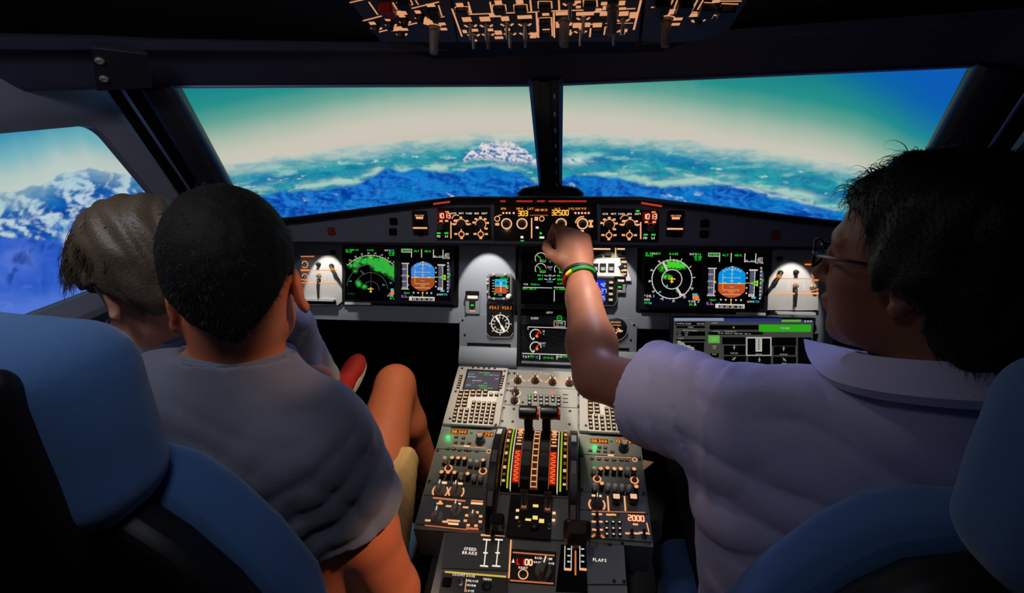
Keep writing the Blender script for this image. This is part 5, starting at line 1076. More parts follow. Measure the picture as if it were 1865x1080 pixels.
for s in (-1, 1):
    S2 = lambda a, b: (min(s * a, s * b), max(s * a, s * b))
    strip('scale_strip', *S2(.0555, .0590), CHART, .06, .93, .0006); strip('white_line', *S2(.0495, .0518), em((235, 222, 190), .9, 'cream_line'), .02, .98, .0006); strip('gold_line', *S2(.0705, .0720), GOLD, .1, .9, .0008)
    strip('red_band', *S2(.033, .047), em((205, 28, 12), .8, 'reverse_red'), .50, .84, .0006); strip('amber_line', *S2(.0312, .0325), em((190, 110, 66), .6, 'thin_amber'), .22, .9, .0008)
    mb = MB()
    for i in range(11):
        t = .12 + i * .07; v, c = dome(t, .0010)
        mb.add([(s * .0625, v - .004, c), (s * .0690, v - .004, c), (s * .0690, v + .004, c), (s * .0625, v + .004, c)][::s], [(0, 1, 2, 3)], i % 2 and 1 or 0)
    for i in range(9):
        t = .10 + i * .042; v, c = dome(t, .0010); ww = .0045 if i % 2 else .0065
        mb.add([(s * .040 - ww, v - .0022, c), (s * .040 + ww, v - .0022, c), (s * .040 + ww, v + .0022, c), (s * .040 - ww, v + .0022, c)], [(0, 1, 2, 3)], 0)
    for i in range(14):
        t = .52 + i * .0225; v, c = dome(t, .0012); d = .0035 if i % 2 else -.0035
        mb.add([(s * .040 - .005, v - .001 + d * .4, c), (s * .040 + .005, v - .001 - d * .4, c), (s * .040 + .005, v + .0012 - d * .4, c), (s * .040 - .005, v + .0012 + d * .4, c)], [(0, 1, 2, 3)], 2)
    o = mb.build('backlit_legends', [AMB, em((150, 84, 50), .6, 'dim_amber'), em((255, 140, 60), 1.0, 'red_band_mark')], r)
    # lever arm with its T handle, pushed fully forward
    hx = PED.sub(0, 0, .092).uv(962 if s < 0 else 1000.5, 754.5); lv = mb = MB()
    ar = MB(); arm = [dome(.97, .0015), dome(.8, .0015), dome(.6, .0015), dome(.4, .0015), dome(.22, .002), dome(.10, .010), (hx[1] - .010, .050), (hx[1] - .002, .088)]
    for k, (v, c) in enumerate(arm):
        lo = .0110; hi = .0305; ar.v += [(s * lo, v, c), (s * hi, v, c)]
    ar.f = [(2 * i, 2 * i + 2, 2 * i + 3, 2 * i + 1)[::(1 if s > 0 else -1)] for i in range(len(arm) - 1)]; ar.m = [0] * len(ar.f)
    n0 = len(ar.v); ar.add([(x, v + .006, c - .006) for x, v, c in ar.v[:]], [tuple(reversed([q for q in f])) for f in ar.f[:]])
    k_ = len(arm); ar.add([], [])
    for i in range(k_ - 1):
        for e in (0, 1): ar.f.append((2 * i + e, 2 * i + 2 + e, n0 + 2 * i + 2 + e, n0 + 2 * i + e)); ar.m.append(0)
    arm_o = ar.build('lever_arm', mat('lever_black', (6, 5, 5), .5, 0, 0, 1, 0, .25), r)
    hm = MB(); hm.lathe(0, 0, [(.0135, -.0205), (.0155, -.0185), (.0165, 0), (.0155, .0185), (.0135, .0205)], 20)
    hm.v = [(c, a, b) for a, b, c in hm.v]; ho = hm.build('handle', mat('handle_black', (10, 10, 11), .35), arm_o, (hx[0], hx[1], .098), smooth=True)
    bm_ = MB().box(-.003, .003, -.009, .009, -.011, .008, .001).build('disconnect_button', REDP, ho, (.0225, -.003, 0))
    a, b = PED.sub(0, 0, .06).uv(966 if s < 0 else 997, 770); MB().box(-.009, .009, -.0012, .0012, 0, .001).build('arm_label', em((150, 160, 90), .45, 'dim_olive'), arm_o, (a, b - .004, .080))
strip('centre_scale', -.0088, .0088, BROWN, .15, .93, .0006)
mb = MB()
for i in range(11):
    v, c = dome(.22 + i * .066, .0012); mb.add([(-.005, v - .0017, c), (.005, v - .0017, c), (.005, v + .0017, c), (-.005, v + .0017, c)], [(0, 1, 2, 3)])
for a in (-.0062, .0062):
    for i in range(16):
        v, c = dome(.18 + i * .045, .0012); v2, c2 = dome(.18 + (i + 1) * .045, .0012); mb.add([(a - .0007, v, c), (a - .0007, v2, c2), (a + .0007, v2, c2), (a + .0007, v, c)], [(0, 1, 2, 3)])
mb.build('backlit_legends', em((255, 190, 140), .9, 'scale_marks'), r)
# trim wheels
for s, lab in ((-1, 'left'), (1, 'right')):
    fr = PED.sub(s * .0845, (VP(790) + VP(960)) / 2 - .008, -.062); wr = thing('trim_wheel', 'black pitch trim wheel with white marks on the %s of the thrust levers' % lab, 'wheel', fr, 'pitch trim wheels')
    R_ = .150; mb = MB(); mb.lathe(0, 0, [(R_ - .035, -.0085), (R_ - .004, -.0095), (R_, -.007), (R_, .007), (R_ - .004, .0095), (R_ - .035, .0085)], 48); mb.v = [(c, a, b) for a, b, c in mb.v]; mb.build('wheel', mat('wheel_black', (14, 14, 14), .4), wr, smooth=True)
    mb = MB(); mb.lathe(0, 0, [(.116, -.004), (.116, .004)], 32); mb.v = [(c, a, b) for a, b, c in mb.v]; mb.build('wheel_web', BLACK, wr)
    for k, wd in ((62, .5), (94, .5), (128, .35)):
        t = math.radians(k if s < 0 else k + 6); t0 = math.radians(5.5); mb = MB(); vs = []
        for i in range(5):
            tt = t - t0 + 2 * t0 * i / 4; vs += [(-.0055, (R_ + .0006) * math.cos(tt), (R_ + .0006) * math.sin(tt)), (.0055, (R_ + .0006) * math.cos(tt), (R_ + .0006) * math.sin(tt))]
        mb.add(vs, [(2 * i, 2 * i + 1, 2 * i + 3, 2 * i + 2) for i in range(4)]); tag(mb.build('wheel_mark', WHITE if k < 90 else mat('mauve_mark', (128, 112, 118), .5), wr), 'pale mark')

# ---- engine start panel
fr, r, w, h = ped_panel('engine_start_panel', 'black engine start panel with two metal levers and yellow lit tiles', 'control panel', -.050, .042, VP(984), VP(906), BLACK)
mb = MB(); T2 = lambda X, Y: (890 + X / 5.685, 890 + Y / 5.685)
for X, Y, ww, hh, m in ((487, 190, .0115, .0065, 1), (482, 312, .0105, .0085, 1), (410, 333, .012, .005, 1), (548, 346, .0105, .009, 1), (300, 237, .0065, .006, 0), (293, 310, .0065, .006, 0), (677, 265, .0065, .006, 0), (672, 338, .0065, .006, 0)): a, b = fr.uv(*T2(X, Y)); mb.rect(a, b, ww, hh, .0044, m)
mb.build('backlit_legends', [AMBH, em((250, 215, 120), 1.0, 'yellow_tile')], r)
for X, Y in ((368, 170), (612, 195)):
    a, b = fr.uv(*T2(X, Y)); mb = MB(); mb.box(-.008, .008, -.016, .016, 0, .003, .001); lvx = mb.build('switch_base', mat('switch_base_metal', (120, 112, 110), .35, .6), r, (a, b, .004))
    mb = MB(); mb.tube([(0, -.004, .002), (0, .004, .020), (0, .008, .030)], [.0035, .003, .0036], 10); mb.box(-.0085, .0085, .004, .013, .028, .036, .002); mb.build('start_lever', mat('start_lever_metal', (96, 88, 86), .3, .7), r, (a, b, .004), smooth=True)
    mb = MB(); mb.rect(0, -.008, .010, .006, .0034, 0); mb.build('warm_tab', em((200, 110, 70), .7, 'warm_tab_glow'), r, (a, b, .004))
for X, Y in ((320, 395), (630, 420)):
    a, b = fr.uv(*T2(X, Y)); mb = MB(); mb.lathe(0, 0, [(.0045, 0), (.0045, .004), (.0025, .005), (.0028, .014), (.0015, .016)], 10); mb.build('toggle', METAL, r, (a, b, .004), smooth=True)
a, b = fr.uv(*T2(475, 410)); mb = MB(); mb.lathe(0, 0, [(.010, 0), (.010, .003), (.0085, .011), (.007, .012)], 18); mb.build('rotary_knob', mat('maroon_knob', (44, 30, 30), .45), r, (a, b, .004), smooth=True)

# ---- communication panels, one per side
AMBW = em((255, 172, 60), 1.0, 'amber_window'); AMBD = em((140, 52, 10), .7, 'amber_window_back')
BALLW = MB().lathe(0, 0, [(.0042, 0), (.0042, .008), (.0058, .0085), (.0062, .014), (.0045, .0185), (.0015, .020)], 12).mesh('white_volume_knob', WHITE, True)
def _vk(m_top, name):
    mb = MB(); mb.lathe(0, 0, [(.0042, 0), (.0042, .008), (.0052, .0085), (.0055, .013), (.004, .016)], 12); mb.disc(0, 0, .0046, .0165, 1, 10); return mb.mesh(name, [BLACK, m_top], True)
BALLO = _vk(em((255, 170, 110), .9, 'orange_knob_top'), 'orange_volume_knob'); BALLK = _vk(mat('dark_knob_top', (40, 40, 40), .5), 'dark_volume_knob')
def comms(s):
    QL = (lambda X, Y: (760 + X / 5.68, 780 + Y / 5.68)); QR = (lambda X, Y: (1050 + X / 5.14, 780 + Y / 5.14)); Q = QL if s < 0 else QR
    u0, u1 = (-.241, -.098) if s < 0 else (.098, .241); side = 'left' if s < 0 else 'right'
    yy = [VP(v, 850) for v in (783, 822, 887, 909, 963)] if s < 0 else [VP(v, 1125) for v in (797, 833, 902, 935, 985)]
    vv = [ (a + b) / 2 for a, b in zip([VP(v, 850) for v in (783, 822, 887, 909, 963)], [VP(v, 1125) for v in (797, 833, 902, 935, 985)])] if False else yy
    # radio
    fr, r, w, h = ped_panel('radio_unit', 'radio unit with two amber number windows and green light, %s side of the pedestal' % side, 'radio', u0, u1, vv[1], vv[0], GREEN_GREY)
    wins = ((437, 50), (700, 75)) if s < 0 else ((212, 132), (455, 135))
    for (X, Y), dg in zip(wins, ('118.300', '127.750')):
        a, b = fr.uv(*Q(X, Y)); wn = MB().box(-.021, .021, -.0065, .0065, 0, .001, .0).build('number_window', AMBD, r, (a, b, .004)); mb = MB(); text(mb, dg, 0, 0, .0092, .0012, 0, 0, 'c', .9); mb.build('digits', AMBW, wn)
    a, b = fr.uv(*Q(*((320, 105) if s < 0 else (170, 190)))); mb = MB(); mb.lathe(0, 0, [(.0040, 0), (.0040, .002), (.0025, .004)], 12); tag(mb.build('green_lamp', em((30, 255, 90), 3.0, 'green_lamp_glow'), r, (a, b, .004), smooth=True), 'bright green lamp')
    gl = bpy.data.lights.new('green_lamp_light', 'POINT'); gl.energy = .012; gl.color = (.05, 1, .25); gl.shadow_soft_size = .003; go = bpy.data.objects.new('green_lamp_light', gl); COL.objects.link(go); go.location = fr.at(a, b, .014)
    a, b = fr.uv(*Q(*((655, 150) if s < 0 else (440, 205)))); mb = MB(); mb.lathe(0, 0, [(.0125, 0), (.0125, .004), (.011, .005), (.0105, .013), (.0085, .014), (.0080, .024), (.006, .025)], 18, 0, .04); mb.build('tuning_knob', [KNOB], r, (a, b, .004), smooth=True); mb = MB(); mb.disc(0, 0, .0062, .0254, 0, 14); mb.build('knob_cap', LKNOB, r, (a, b, .004))
    kk2 = key_mesh('radio_key', .0085, .0062, .003, BLACK, .5, em((190, 130, 90), .7, 'dim_key_legend'))
    K = ((405, 105), (480, 115), (400, 160), (470, 165), (540, 170), (320, 225), (380, 230), (440, 240), (505, 240), (540, 245), (620, 250)) if s < 0 else ((215, 190), (270, 195), (130, 220), (205, 225), (268, 230), (335, 232), (145, 295), (210, 300), (280, 305), (350, 308), (420, 310), (470, 312))
    for X, Y in K: a, b = fr.uv(*Q(X, Y)); place(kk2, 'key', r, (a, b, .004))
    mb = MB(); p, q = (fr.uv(*Q(370, 190)), fr.uv(*Q(720, 218))) if s < 0 else (fr.uv(*Q(180, 272)), fr.uv(*Q(510, 285))); mb.line(p, q, .0014, .0043, 0); p = fr.uv(*Q(*((510, 203) if s < 0 else (320, 270)))); mb.rect(p[0], p[1] + .002, .014, .004, .0043, 1)
    p = fr.uv(*Q(*((560, 62) if s < 0 else (325, 135)))); mb.rect(*p, .007, .006, .0043, 2); mb.build('backlit_legends', [AMB, AMBH, em((24, 130, 40), .7, 'dim_green')], r)
    a, b = fr.uv(*Q(*((742, 250) if s < 0 else (543, 305)))); MB().arc(0, 0, .0052, .0022, 0, 360, .0004, 0, 14).build('dial_ring', AMB, r, (a, b, .004))
    # audio mixing
    fr, r, w, h = ped_panel('audio_panel', 'audio mixing panel with two rows of white and orange knobs, %s side of the pedestal' % side, 'radio', u0, u1, vv[2], vv[1], GREEN_GREY)
    if s < 0:
        rows = (((300, 345), 'w'), ((375, 338), 'o'), ((437, 340), 'o'), ((500, 345), 'o'), ((560, 372), 'w'), ((625, 380), 'w'), ((692, 362), 'o'), ((268, 485), 'o'), ((335, 488), 'o'), ((400, 490), 'o'), ((466, 510), 'w'), ((534, 502), 'o'), ((598, 528), 'w'), ((664, 535), 'w')); rg = ((325, 425), (680, 455)); gd = (325, 278)
    else:
        rows = (((160, 408), 'w'), ((222, 408), 'o'), ((283, 402), 'o'), ((347, 410), 'o'), ((406, 410), 'o'), ((470, 415), 'w'), ((530, 412), 'o'), ((166, 560), 'w'), ((232, 545), 'o'), ((292, 562), 'w'), ((356, 568), 'w'), ((420, 572), 'w'), ((484, 577), 'w'), ((550, 575), 'o')); rg = ((192, 485), (540, 498)); gd = (158, 350)
    mb = MB()
    for (X, Y), k in rows:
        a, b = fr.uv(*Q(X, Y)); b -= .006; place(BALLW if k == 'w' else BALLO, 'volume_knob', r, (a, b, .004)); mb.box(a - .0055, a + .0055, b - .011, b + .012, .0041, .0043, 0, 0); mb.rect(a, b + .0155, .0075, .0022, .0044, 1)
    mb.build('knob_shade_strip', [BLACK, em((140, 100, 70), .5, 'dim_tick')], r)['kind'] = 'stuff'  # dark strip behind each knob, tick above
    for X, Y in rg: a, b = fr.uv(*Q(X, Y)); MB().arc(0, 0, .0082, .0030, 0, 360, .0006, 0, 8).build('selector_ring', AMB, r, (a, b, .004)); place(knob_mesh('ring_centre', .0052, .008, mat('rust_knob'), False, 10), 'selector_knob', r, (a, b, .004))
    a, b = fr.uv(*Q(*gd)); MB().rect(0, 0, .008, .006, .0004).build('green_tile', em((20, 150, 50), .8, 'green_tile_glow'), r, (a, b, .004))
    for da, db in ((-w + .006, h - .006), (w - .006, h - .006), (-w + .006, -h + .006), (w - .006, -h + .006)): place(SCREW_ME, 'screw', r, (da, db, .004))
    return vv, fr, Q, u0, u1
vv, _, Q, u0, u1 = comms(-1)
fr, r, w, h = ped_panel('dimmer_panel', 'small panel with two grey dimmer knobs, below the left audio panel', 'control panel', u0, u1, vv[3], vv[2], GREEN_GREY)
LK = bar_knob_mesh('grey_bar_knob', .0125, .024, LKNOB); mb = MB()
for X, Y in ((240, 660), (405, 668)):
    a, b = fr.uv(*Q(X, Y)); place(LK, 'dimmer_knob', r, (a, b, .004)); mb.arc(a, b, .0165, .0035, -40, 40, .0043, 0, 8); mb.arc(a, b, .0165, .0035, 140, 220, .0043, 0, 8); mb.rect(a, b + .021, .021, .006, .0043, 1)
p, q = fr.uv(*Q(165, 730)), fr.uv(*Q(500, 765)); mb.line(p, q, .004, .0043, 2); mb.build('backlit_legends', [AMB, AMBH, em((226, 128, 84), .8, 'salmon_line')], r)
fr, r, w, h = ped_panel('radar_panel', 'weather radar panel with three grey knobs, at the near left corner of the pedestal', 'control panel', u0, u1, vv[4], vv[3], GREEN_GREY); mb = MB()
for (X, Y), rr in (((210, 935), 1), ((405, 868), 1), ((580, 950), 0)):
    a, b = fr.uv(*Q(X, Y)); place(LK if rr else knob_mesh('radar_rotary', .0105, .020, LKNOB), 'radar_knob', r, (a, b, .004))
    if rr:
        for d in (-.0185, .0185): mb.rect(a + d, b - (.008 if X < 300 else -.010), .012, .0045, .0043, 0)
    else:
        for k in range(8): t = math.radians(-60 + k * 43); mb.rect(a + .0165 * math.cos(t), b + .0165 * math.sin(t), .007, .0055, .0043, 0)
for X, Y, ww, m in ((235, 790, .014, 0), (415, 792, .016, 1), (618, 790, .026, 1), (620, 765, .026, 2), (375, 968, .028, 0), (375, 1000, .022, 1), (570, 1050, .026, 2), (240, 770, .006, 0)): a, b = fr.uv(*Q(X, Y)); mb.rect(a, b, ww, .0045, .0043, m)
p, q = fr.uv(*Q(80, 1015)), fr.uv(*Q(520, 1060)); mb.line(p, q, .0022, .0043, 2); mb.build('backlit_legends', [AMB, AMBH, em((226, 128, 84), .8, 'salmon_line')], r)
vv, _, Q, u0, u1 = comms(1)
fr, r, w, h = ped_panel('light_panel', 'small panel with one black knob and two lit knobs, below the right audio panel', 'control panel', u0, u1, vv[3], vv[2], GREEN_GREY); mb = MB()
DK = bar_knob_mesh('dark_bar_knob', .012, .024, KNOB)
a, b = fr.uv(*Q(190, 725)); place(DK, 'dimmer_knob', r, (a, b, .004)); mb.arc(a, b, .0165, .0035, -40, 40, .0043, 0, 8); mb.arc(a, b, .0165, .0035, 140, 220, .0043, 0, 8); mb.rect(a, b + .021, .021, .005, .0043, 1)
for X in (290, 447): p, q = fr.uv(*Q(X, 645)), fr.uv(*Q(X + 10, 785)); mb.line(p, q, .0034, .0043, 0)
p, q = fr.uv(*Q(140, 787)), fr.uv(*Q(640, 800)); mb.line(p, q, .002, .0043, 2); mb.build('backlit_legends', [AMB, AMBH, em((226, 128, 84), .8, 'salmon_line')], r)
for X in (366, 524):
    a, b = fr.uv(*Q(X, 705)); mb = MB(); mb.lathe(0, 0, [(.0085, 0), (.0085, .010), (.0105, .011), (.0105, .020), (.009, .022)], 16); mb.build('push_knob', BLACK, r, (a, b, .004), smooth=True); mb = MB(); mb.rect(0, 0, .0135, .011, .0222, 0); mb.build('knob_cap', em((255, 196, 150), .9, 'lit_cap'), r, (a, b, .004))
fr, r, w, h = ped_panel('transponder_panel', 'transponder panel with red four digit code, near right corner of the pedestal', 'radio', u0, u1, vv[4], vv[3], GREEN_GREY)
a, b = fr.uv(*Q(555, 855)); wn = MB().box(-.0175, .0175, -.0075, .0075, 0, .001).build('code_window', em((150, 30, 14), .8, 'code_window_red'), r, (a, b, .004)); mb = MB(); seg7(mb, '2000', 0, 0, .0115, .0012, 0, .0024); mb.build('digits', em((255, 196, 150), 1.15, 'code_digits'), wn)
mb = MB()
for X, Y in ((165, 815), (215, 815), (165, 885), (220, 885), (170, 960), (222, 960), (300, 820), (345, 820), (550, 910), (480, 995), (560, 995), (610, 990), (660, 995)): a, b = fr.uv(*Q(X, Y)); mb.rect(a, b, .0105, .0042, .0043, 0)
p, q = fr.uv(*Q(655, 895)), fr.uv(*Q(675, 980)); mb.line(p, q, .0024, .0043, 0); a, b = fr.uv(*Q(200, 1040)); mb.arc(a, b - .006, .014, .005, 30, 150, .0043, 1, 10); mb.build('backlit_legends', [AMB, em((226, 128, 84), .8, 'salmon_line')], r)
tk = toggle_mesh('code_toggle', .016, KNOB, .5); kk3 = key_mesh('code_key', .0072, .0072, .005, BLACK, .55, AMBH)
for X, Y in ((280, 895), (340, 897), (400, 899), (280, 955), (342, 957), (403, 958), (283, 1010), (345, 1012), (405, 1014)): a, b = fr.uv(*Q(X, Y)); place(kk3, 'key', r, (a, b, .004))
for X, Y in ((190, 860), (195, 940), (200, 1010), (515, 1020), (630, 1022)): a, b = fr.uv(*Q(X, Y)); place(tk, 'toggle', r, (a, b, .004))

# ---- speed brake, rudder trim and flap levers
AFT = PED.sub(0, 0, -.006)
def aft_panel(name, label, cat, corners, m, th=.004):
    q = [AFT.uv(*p) for p in corners]; c = np.mean(q, 0); fr = AFT.sub(*c); r = thing(name, label, cat, fr); MB().prism([(a - c[0], b - c[1]) for a, b in q], 0, th, .001).build('face_plate', m, r); return fr, r
fr, r = aft_panel('speed_brake_unit', 'speed brake lever and its dark panel with white scale lines, bottom of the pedestal', 'lever unit', ((812, 971), (926, 975), (926, 1041), (805, 1036)), GREEN_GREY)
mb = MB(); a, b = fr.uv(857, 1002); text(mb, 'SPEED', a, b, .0062, .0043, 1); text(mb, 'BRAKE', a, b - .008, .0062, .0043, 1)
for x0, x1 in ((887, 882), (909, 904)): mb.line(fr.uv(x0, 984), fr.uv(x1, 1033), .0022, .0043, 1)
for k, wd in ((0, .016), (.5, .009), (1, .016)):
    for x0, x1, sg in ((887, 882, -1), (909, 904, 1)): a, b = fr.uv(x0 + (x1 - x0) * k, 985 + 48 * k); mb.rect(a, b, wd, .003, .0044, 1)
for x in (885, 911): a, b = fr.uv(x, 976); mb.rect(a, b, .020, .006, .0043, 0)
p, q = fr.uv(812, 1041), fr.uv(924, 1052); mb.build('backlit_legends', [AMB, WLT], r)
p0, p1 = fr.uv(895, 972), fr.uv(893, 1040); mb = MB().box(p1[0] - .004, p0[0] + .004, p1[1], p0[1], .004, .0048); mb.build('slot', MATTE, r)
a, b = AFT.sub(0, 0, .05).uv(906, 953); A0 = np.array([a, b]) ; l0 = fr.uv(895, 975); k = (A0[0] - (fr.o - AFT.o) @ AFT.u, A0[1] - (fr.o - AFT.o) @ AFT.v)
ar = MB(); ar.tube([(l0[0], l0[1], .002), (l0[0] + .002, l0[1] + .004, .03), (k[0], k[1], .05)], [.004, .004, .005], 8); lev = ar.build('lever_arm', mat('lever_metal', (70, 66, 60), .3, .8), r, smooth=True)
MB().box(-.0135, .0135, -.011, .013, -.012, .012, .004).build('handle', mat('lever_handle', (16, 15, 14), .3), lev, (k[0], k[1], .055))
fr, r = aft_panel('rudder_trim_panel', 'rudder trim panel with red digits and a pale knob, bottom centre of the pedestal', 'control panel', ((930, 1001), (1013, 1006), (1010, 1067), (927, 1061)), BLACK)
mb = MB(); p, q = fr.uv(934, 1008), fr.uv(1010, 1014); mb.line(p, q, .003, .0043, 0); p, q = fr.uv(929, 1059), fr.uv(1008, 1065); mb.line(p, q, .003, .0043, 0); p, q = fr.uv(931, 985), fr.uv(927, 1055); mb.line(p, q, .003, .0043, 3)
a, b = fr.uv(990, 1019); text(mb, 'RUD TRIM', a, b, .0048, .0043, 1); a, b = fr.uv(953, 1036); text(mb, 'RESET', a, b, .0042, .0043, 1); a, b = fr.uv(978, 1026); text(mb, 'NOSE', a, b, .0042, .0043, 1); text(mb, 'L', a + .002, b - .006, .0042, .0043, 1); a, b = fr.uv(1002, 1028); text(mb, 'NOSE', a, b, .0042, .0043, 1); text(mb, 'R', a - .001, b - .006, .0042, .0043, 1)
a, b = fr.uv(953, 1048); mb.arc(a, b, .0088, .0024, 0, 360, .0043, 3, 18); a, b = fr.uv(935, 1023); mb.poly([(a - .003, b - .004), (a + .003, b - .004), (a, b + .004)], .0043, 1)
mb.build('backlit_legends', [em((214, 120, 80), .8, 'salmon_line_b'), WLT, AMBH, AMB], r)
a, b = fr.uv(956, 1026); wn = MB().box(-.0165, .0165, -.0078, .0078, 0, .001).build('number_window', em((70, 10, 8), .8, 'trim_window_red'), r, (a, b, .004)); mb = MB(); seg7(mb, 'L1', -.0085, 0, .0105, .0012, 1, .0020); seg7(mb, '00', .0075, 0, .0105, .0012, 0, .0024); mb.build('digits', [em((255, 214, 170), 1.1, 'trim_digits'), em((230, 40, 40), 1.1, 'trim_red_digits')], wn)
a, b = fr.uv(953, 1048); place(knob_mesh('reset_button', .0072, .004, BLACK, False), 'push_button', r, (a, b, .004))
a, b = fr.uv(990, 1046); place(bar_knob_mesh('trim_knob', .0165, .034, mat('trim_knob_paint', (108, 106, 92), .45)), 'trim_knob', r, (a, b, .004), (0, 0, -.25))
fr, r = aft_panel('flap_lever_unit', 'flap lever with large black handle and its amber scale, right of the rudder trim', 'lever unit', ((1022, 993), (1066, 996), (1070, 1080), (1012, 1078)), MATTE)
mb = MB()
for x0, x1 in ((1029, 1028), (1041, 1040), (1056, 1056)): mb.line(fr.uv(x0, 996), fr.uv(x1, 1040), .0018, .0043, 0)
for x, dx in ((1036, -1), (1061, 1)):
    for y in (1002, 1014, 1025): a, b = fr.uv(x, y); mb.rect(a, b, .006, .003, .0043, 0)
for x in (1034, 1062): a, b = fr.uv(x, 1039); mb.rect(a, b, .013, .0048, .0043, 2)
mb.line(fr.uv(1048, 1005), fr.uv(1048, 1050), .0032, .0044, 1); mb.build('backlit_legends', [WSY, em((220, 120, 60), .9, 'slot_glow'), AMB], r)
kk4 = AFT.sub(0, 0, .07).uv(1051, 968); k = (kk4[0] - (fr.o - AFT.o) @ AFT.u, kk4[1] - (fr.o - AFT.o) @ AFT.v); l0 = fr.uv(1048, 998)
ar = MB(); ar.tube([(l0[0], l0[1], .002), (k[0], k[1] - .006, .066)], [.007, .008], 8); lev = ar.build('lever_arm', BLACK, r, smooth=True)
hm = MB(); hm.prism([(-.026, -.012), (-.018, -.021), (.018, -.021), (.026, -.012), (.026, .014), (.02, .019), (-.02, .019), (-.026, .014)], -.014, .006, 0); hm.prism([(-.026, -.012), (-.018, -.021), (.018, -.021), (.026, -.012), (.026, .014), (.02, .019), (-.02, .019), (-.026, .014)], .006, .014, .010); hm.build('handle', mat('flap_handle', (40, 40, 34), .22, 0, 0, 1, 0, .6), lev, (k[0], k[1], .072))
q4 = AFT.uv(1065, 987)
fr, r = aft_panel('flap_label_panel', 'plain grey panel lettered FLAPS, right of the flap lever', 'panel', ((1066, 986), (1136, 987), (1141, 1066), (1070, 1066)), GREEN_GREY)
mb = MB(); a, b = fr.uv(1092, 1022); text(mb, 'FLAPS', a, b, .0062, .0043); mb.build('backlit_legends', WLT, r)
for p in ((1071, 991), (1110, 994), (1133, 992), (1118, 1060), (1136, 1061)): a, b = fr.uv(*p); place(SCREW_ME, 'screw', r, (a, b, .004))
fr, r = aft_panel('lower_blank_panel', 'plain grey panel edge with a lit strip, below the panel lettered FLAPS', 'panel', ((1070, 1069), (1142, 1069), (1146, 1120), (1070, 1120)), GREEN_GREY)
fr, r = aft_panel('door_lock_panel', 'dark panel with small knobs and white legends, bottom left of the pedestal', 'control panel', ((806, 1044), (925, 1054), (925, 1125), (795, 1118)), mat('dark_green_panel', (66, 70, 64), .5))
mb = MB(); mb.line(fr.uv(811, 1043.5), fr.uv(922, 1052.5), .0034, .0043, 0)
for x, y, t in ((845, 1050, 'COCKPIT DOOR'), (861, 1060, 'UNLOCK'), (859, 1068, 'NORM'), (857, 1078, 'LOCK'), (888, 1057, 'VIDEO')): a, b = fr.uv(x, y); text(mb, t, a, b, .0042, .0043, 1, 0, 'c', .9)
mb.line(fr.uv(850, 1056), fr.uv(847, 1080), .0016, .0043, 2); mb.build('backlit_legends', [em((236, 196, 90), .8, 'yellow_line'), WLT, AMB], r)
a, b = fr.uv(815, 1063); place(key_mesh('square_black_button', .017, .017, .004, MATTE, 0), 'push_button', r, (a, b, .004)); a, b = fr.uv(839, 1066); place(toggle_mesh('door_toggle', .022, METAL, .3), 'toggle', r, (a, b, .004)); a, b = fr.uv(887, 1070); place(knob_mesh('video_button', .009, .006, BLACK, False), 'push_button', r, (a, b, .004))
# ================================================================ overhead panel
_v = np.array([0.0, -0.82, 0.279]); OHP = Frame(np.array([0.0, 1.05, 1.505 + (1.17 - 1.05) * 0.3402]) + np.array([0, -.0097, -.0285]) * .4, (1, 0, 0), _v)
OP = mat('overhead_panel_paint', (64, 66, 62), .5, 0, .05, 90, .05)
OA = em((255, 178, 128), .72, 'overhead_amber'); OB = em((150, 82, 52), .35, 'overhead_warm_panel')
QA = lambda X, Y: (600 + X / 4.908, Y / 4.909); QB = lambda X, Y: (980 + X / 4.908, Y / 4.909)
def oh(label, corners):
    q = [OHP.uv(*p) for p in corners]; c = np.mean(q, 0); fr = OHP.sub(*c); r = thing('overhead_panel', label, 'control panel', fr, 'sections of the overhead panel'); MB().prism([(a - c[0], b - c[1]) for a, b in q], -.010, 0, .001).build('face_plate', OP, r); return fr, r
def marks(fr, r, lines=(), rects=(), arcs=()):
    mb = MB()
    for (p, q, w) in lines: mb.line(fr.uv(*p), fr.uv(*q), w, .0004)
    for (p, w, h) in rects: a, b = fr.uv(*p); mb.rect(a, b, w, h, .0005)
    for (p, rr, w, t0, t1) in arcs: a, b = fr.uv(*p); mb.arc(a, b, rr, w, t0, t1, .0005, 0, 12)
    mb.build('backlit_legends', OA, r)
OTG = toggle_mesh('overhead_toggle', .026, METAL, .25); OKB = knob_mesh('overhead_knob', .0075, .012, BLACK, False, 12); OBT = key_mesh('overhead_button', .020, .020, .008, mat('blue_black_button', (14, 17, 26), .4), 0)
BIGK = MB().lathe(0, 0, [(.0105, 0), (.0105, .006), (.0085, .008), (.0078, .044), (.006, .047)], 16).mesh('long_grey_knob', mat('translucent_grey_knob', (120, 112, 106), .4), True)
# left section
fr, r = oh('left section of the overhead panel with red guard and lit amber lines', ((590, -60), (812, -60), (832, 77), (694, 77)))
A_ = [(QA(x0, y0), QA(x1, y1), w) for x0, y0, x1, y1, w in ((180, 22, 320, -10, .0028), (352, 15, 432, 130, .0028), (300, 185, 500, 132, .0034), (590, 108, 980, 15, .003), (410, 292, 900, 175, .0036), (975, 45, 1005, 140, .0024), (770, 0, 795, 40, .0022), (985, 155, 1030, 145, .0026), (600, 20, 640, 60, .0022), (640, 60, 745, 40, .0022), (745, 40, 725, 0, .0022), (565, 20, 605, 85, .0028))]
rc = [(QA(x, y), w, h) for x, y, w, h in ((632, 112, .022, .014), (615, 255, .034, .016), (875, 190, .018, .02), (385, 207, .011, .011), (520, 175, .009, .008), (648, 142, .011, .008), (790, 105, .010, .010), (1008, 212, .012, .009), (1022, 258, .012, .009), (905, 45, .014, .010))]
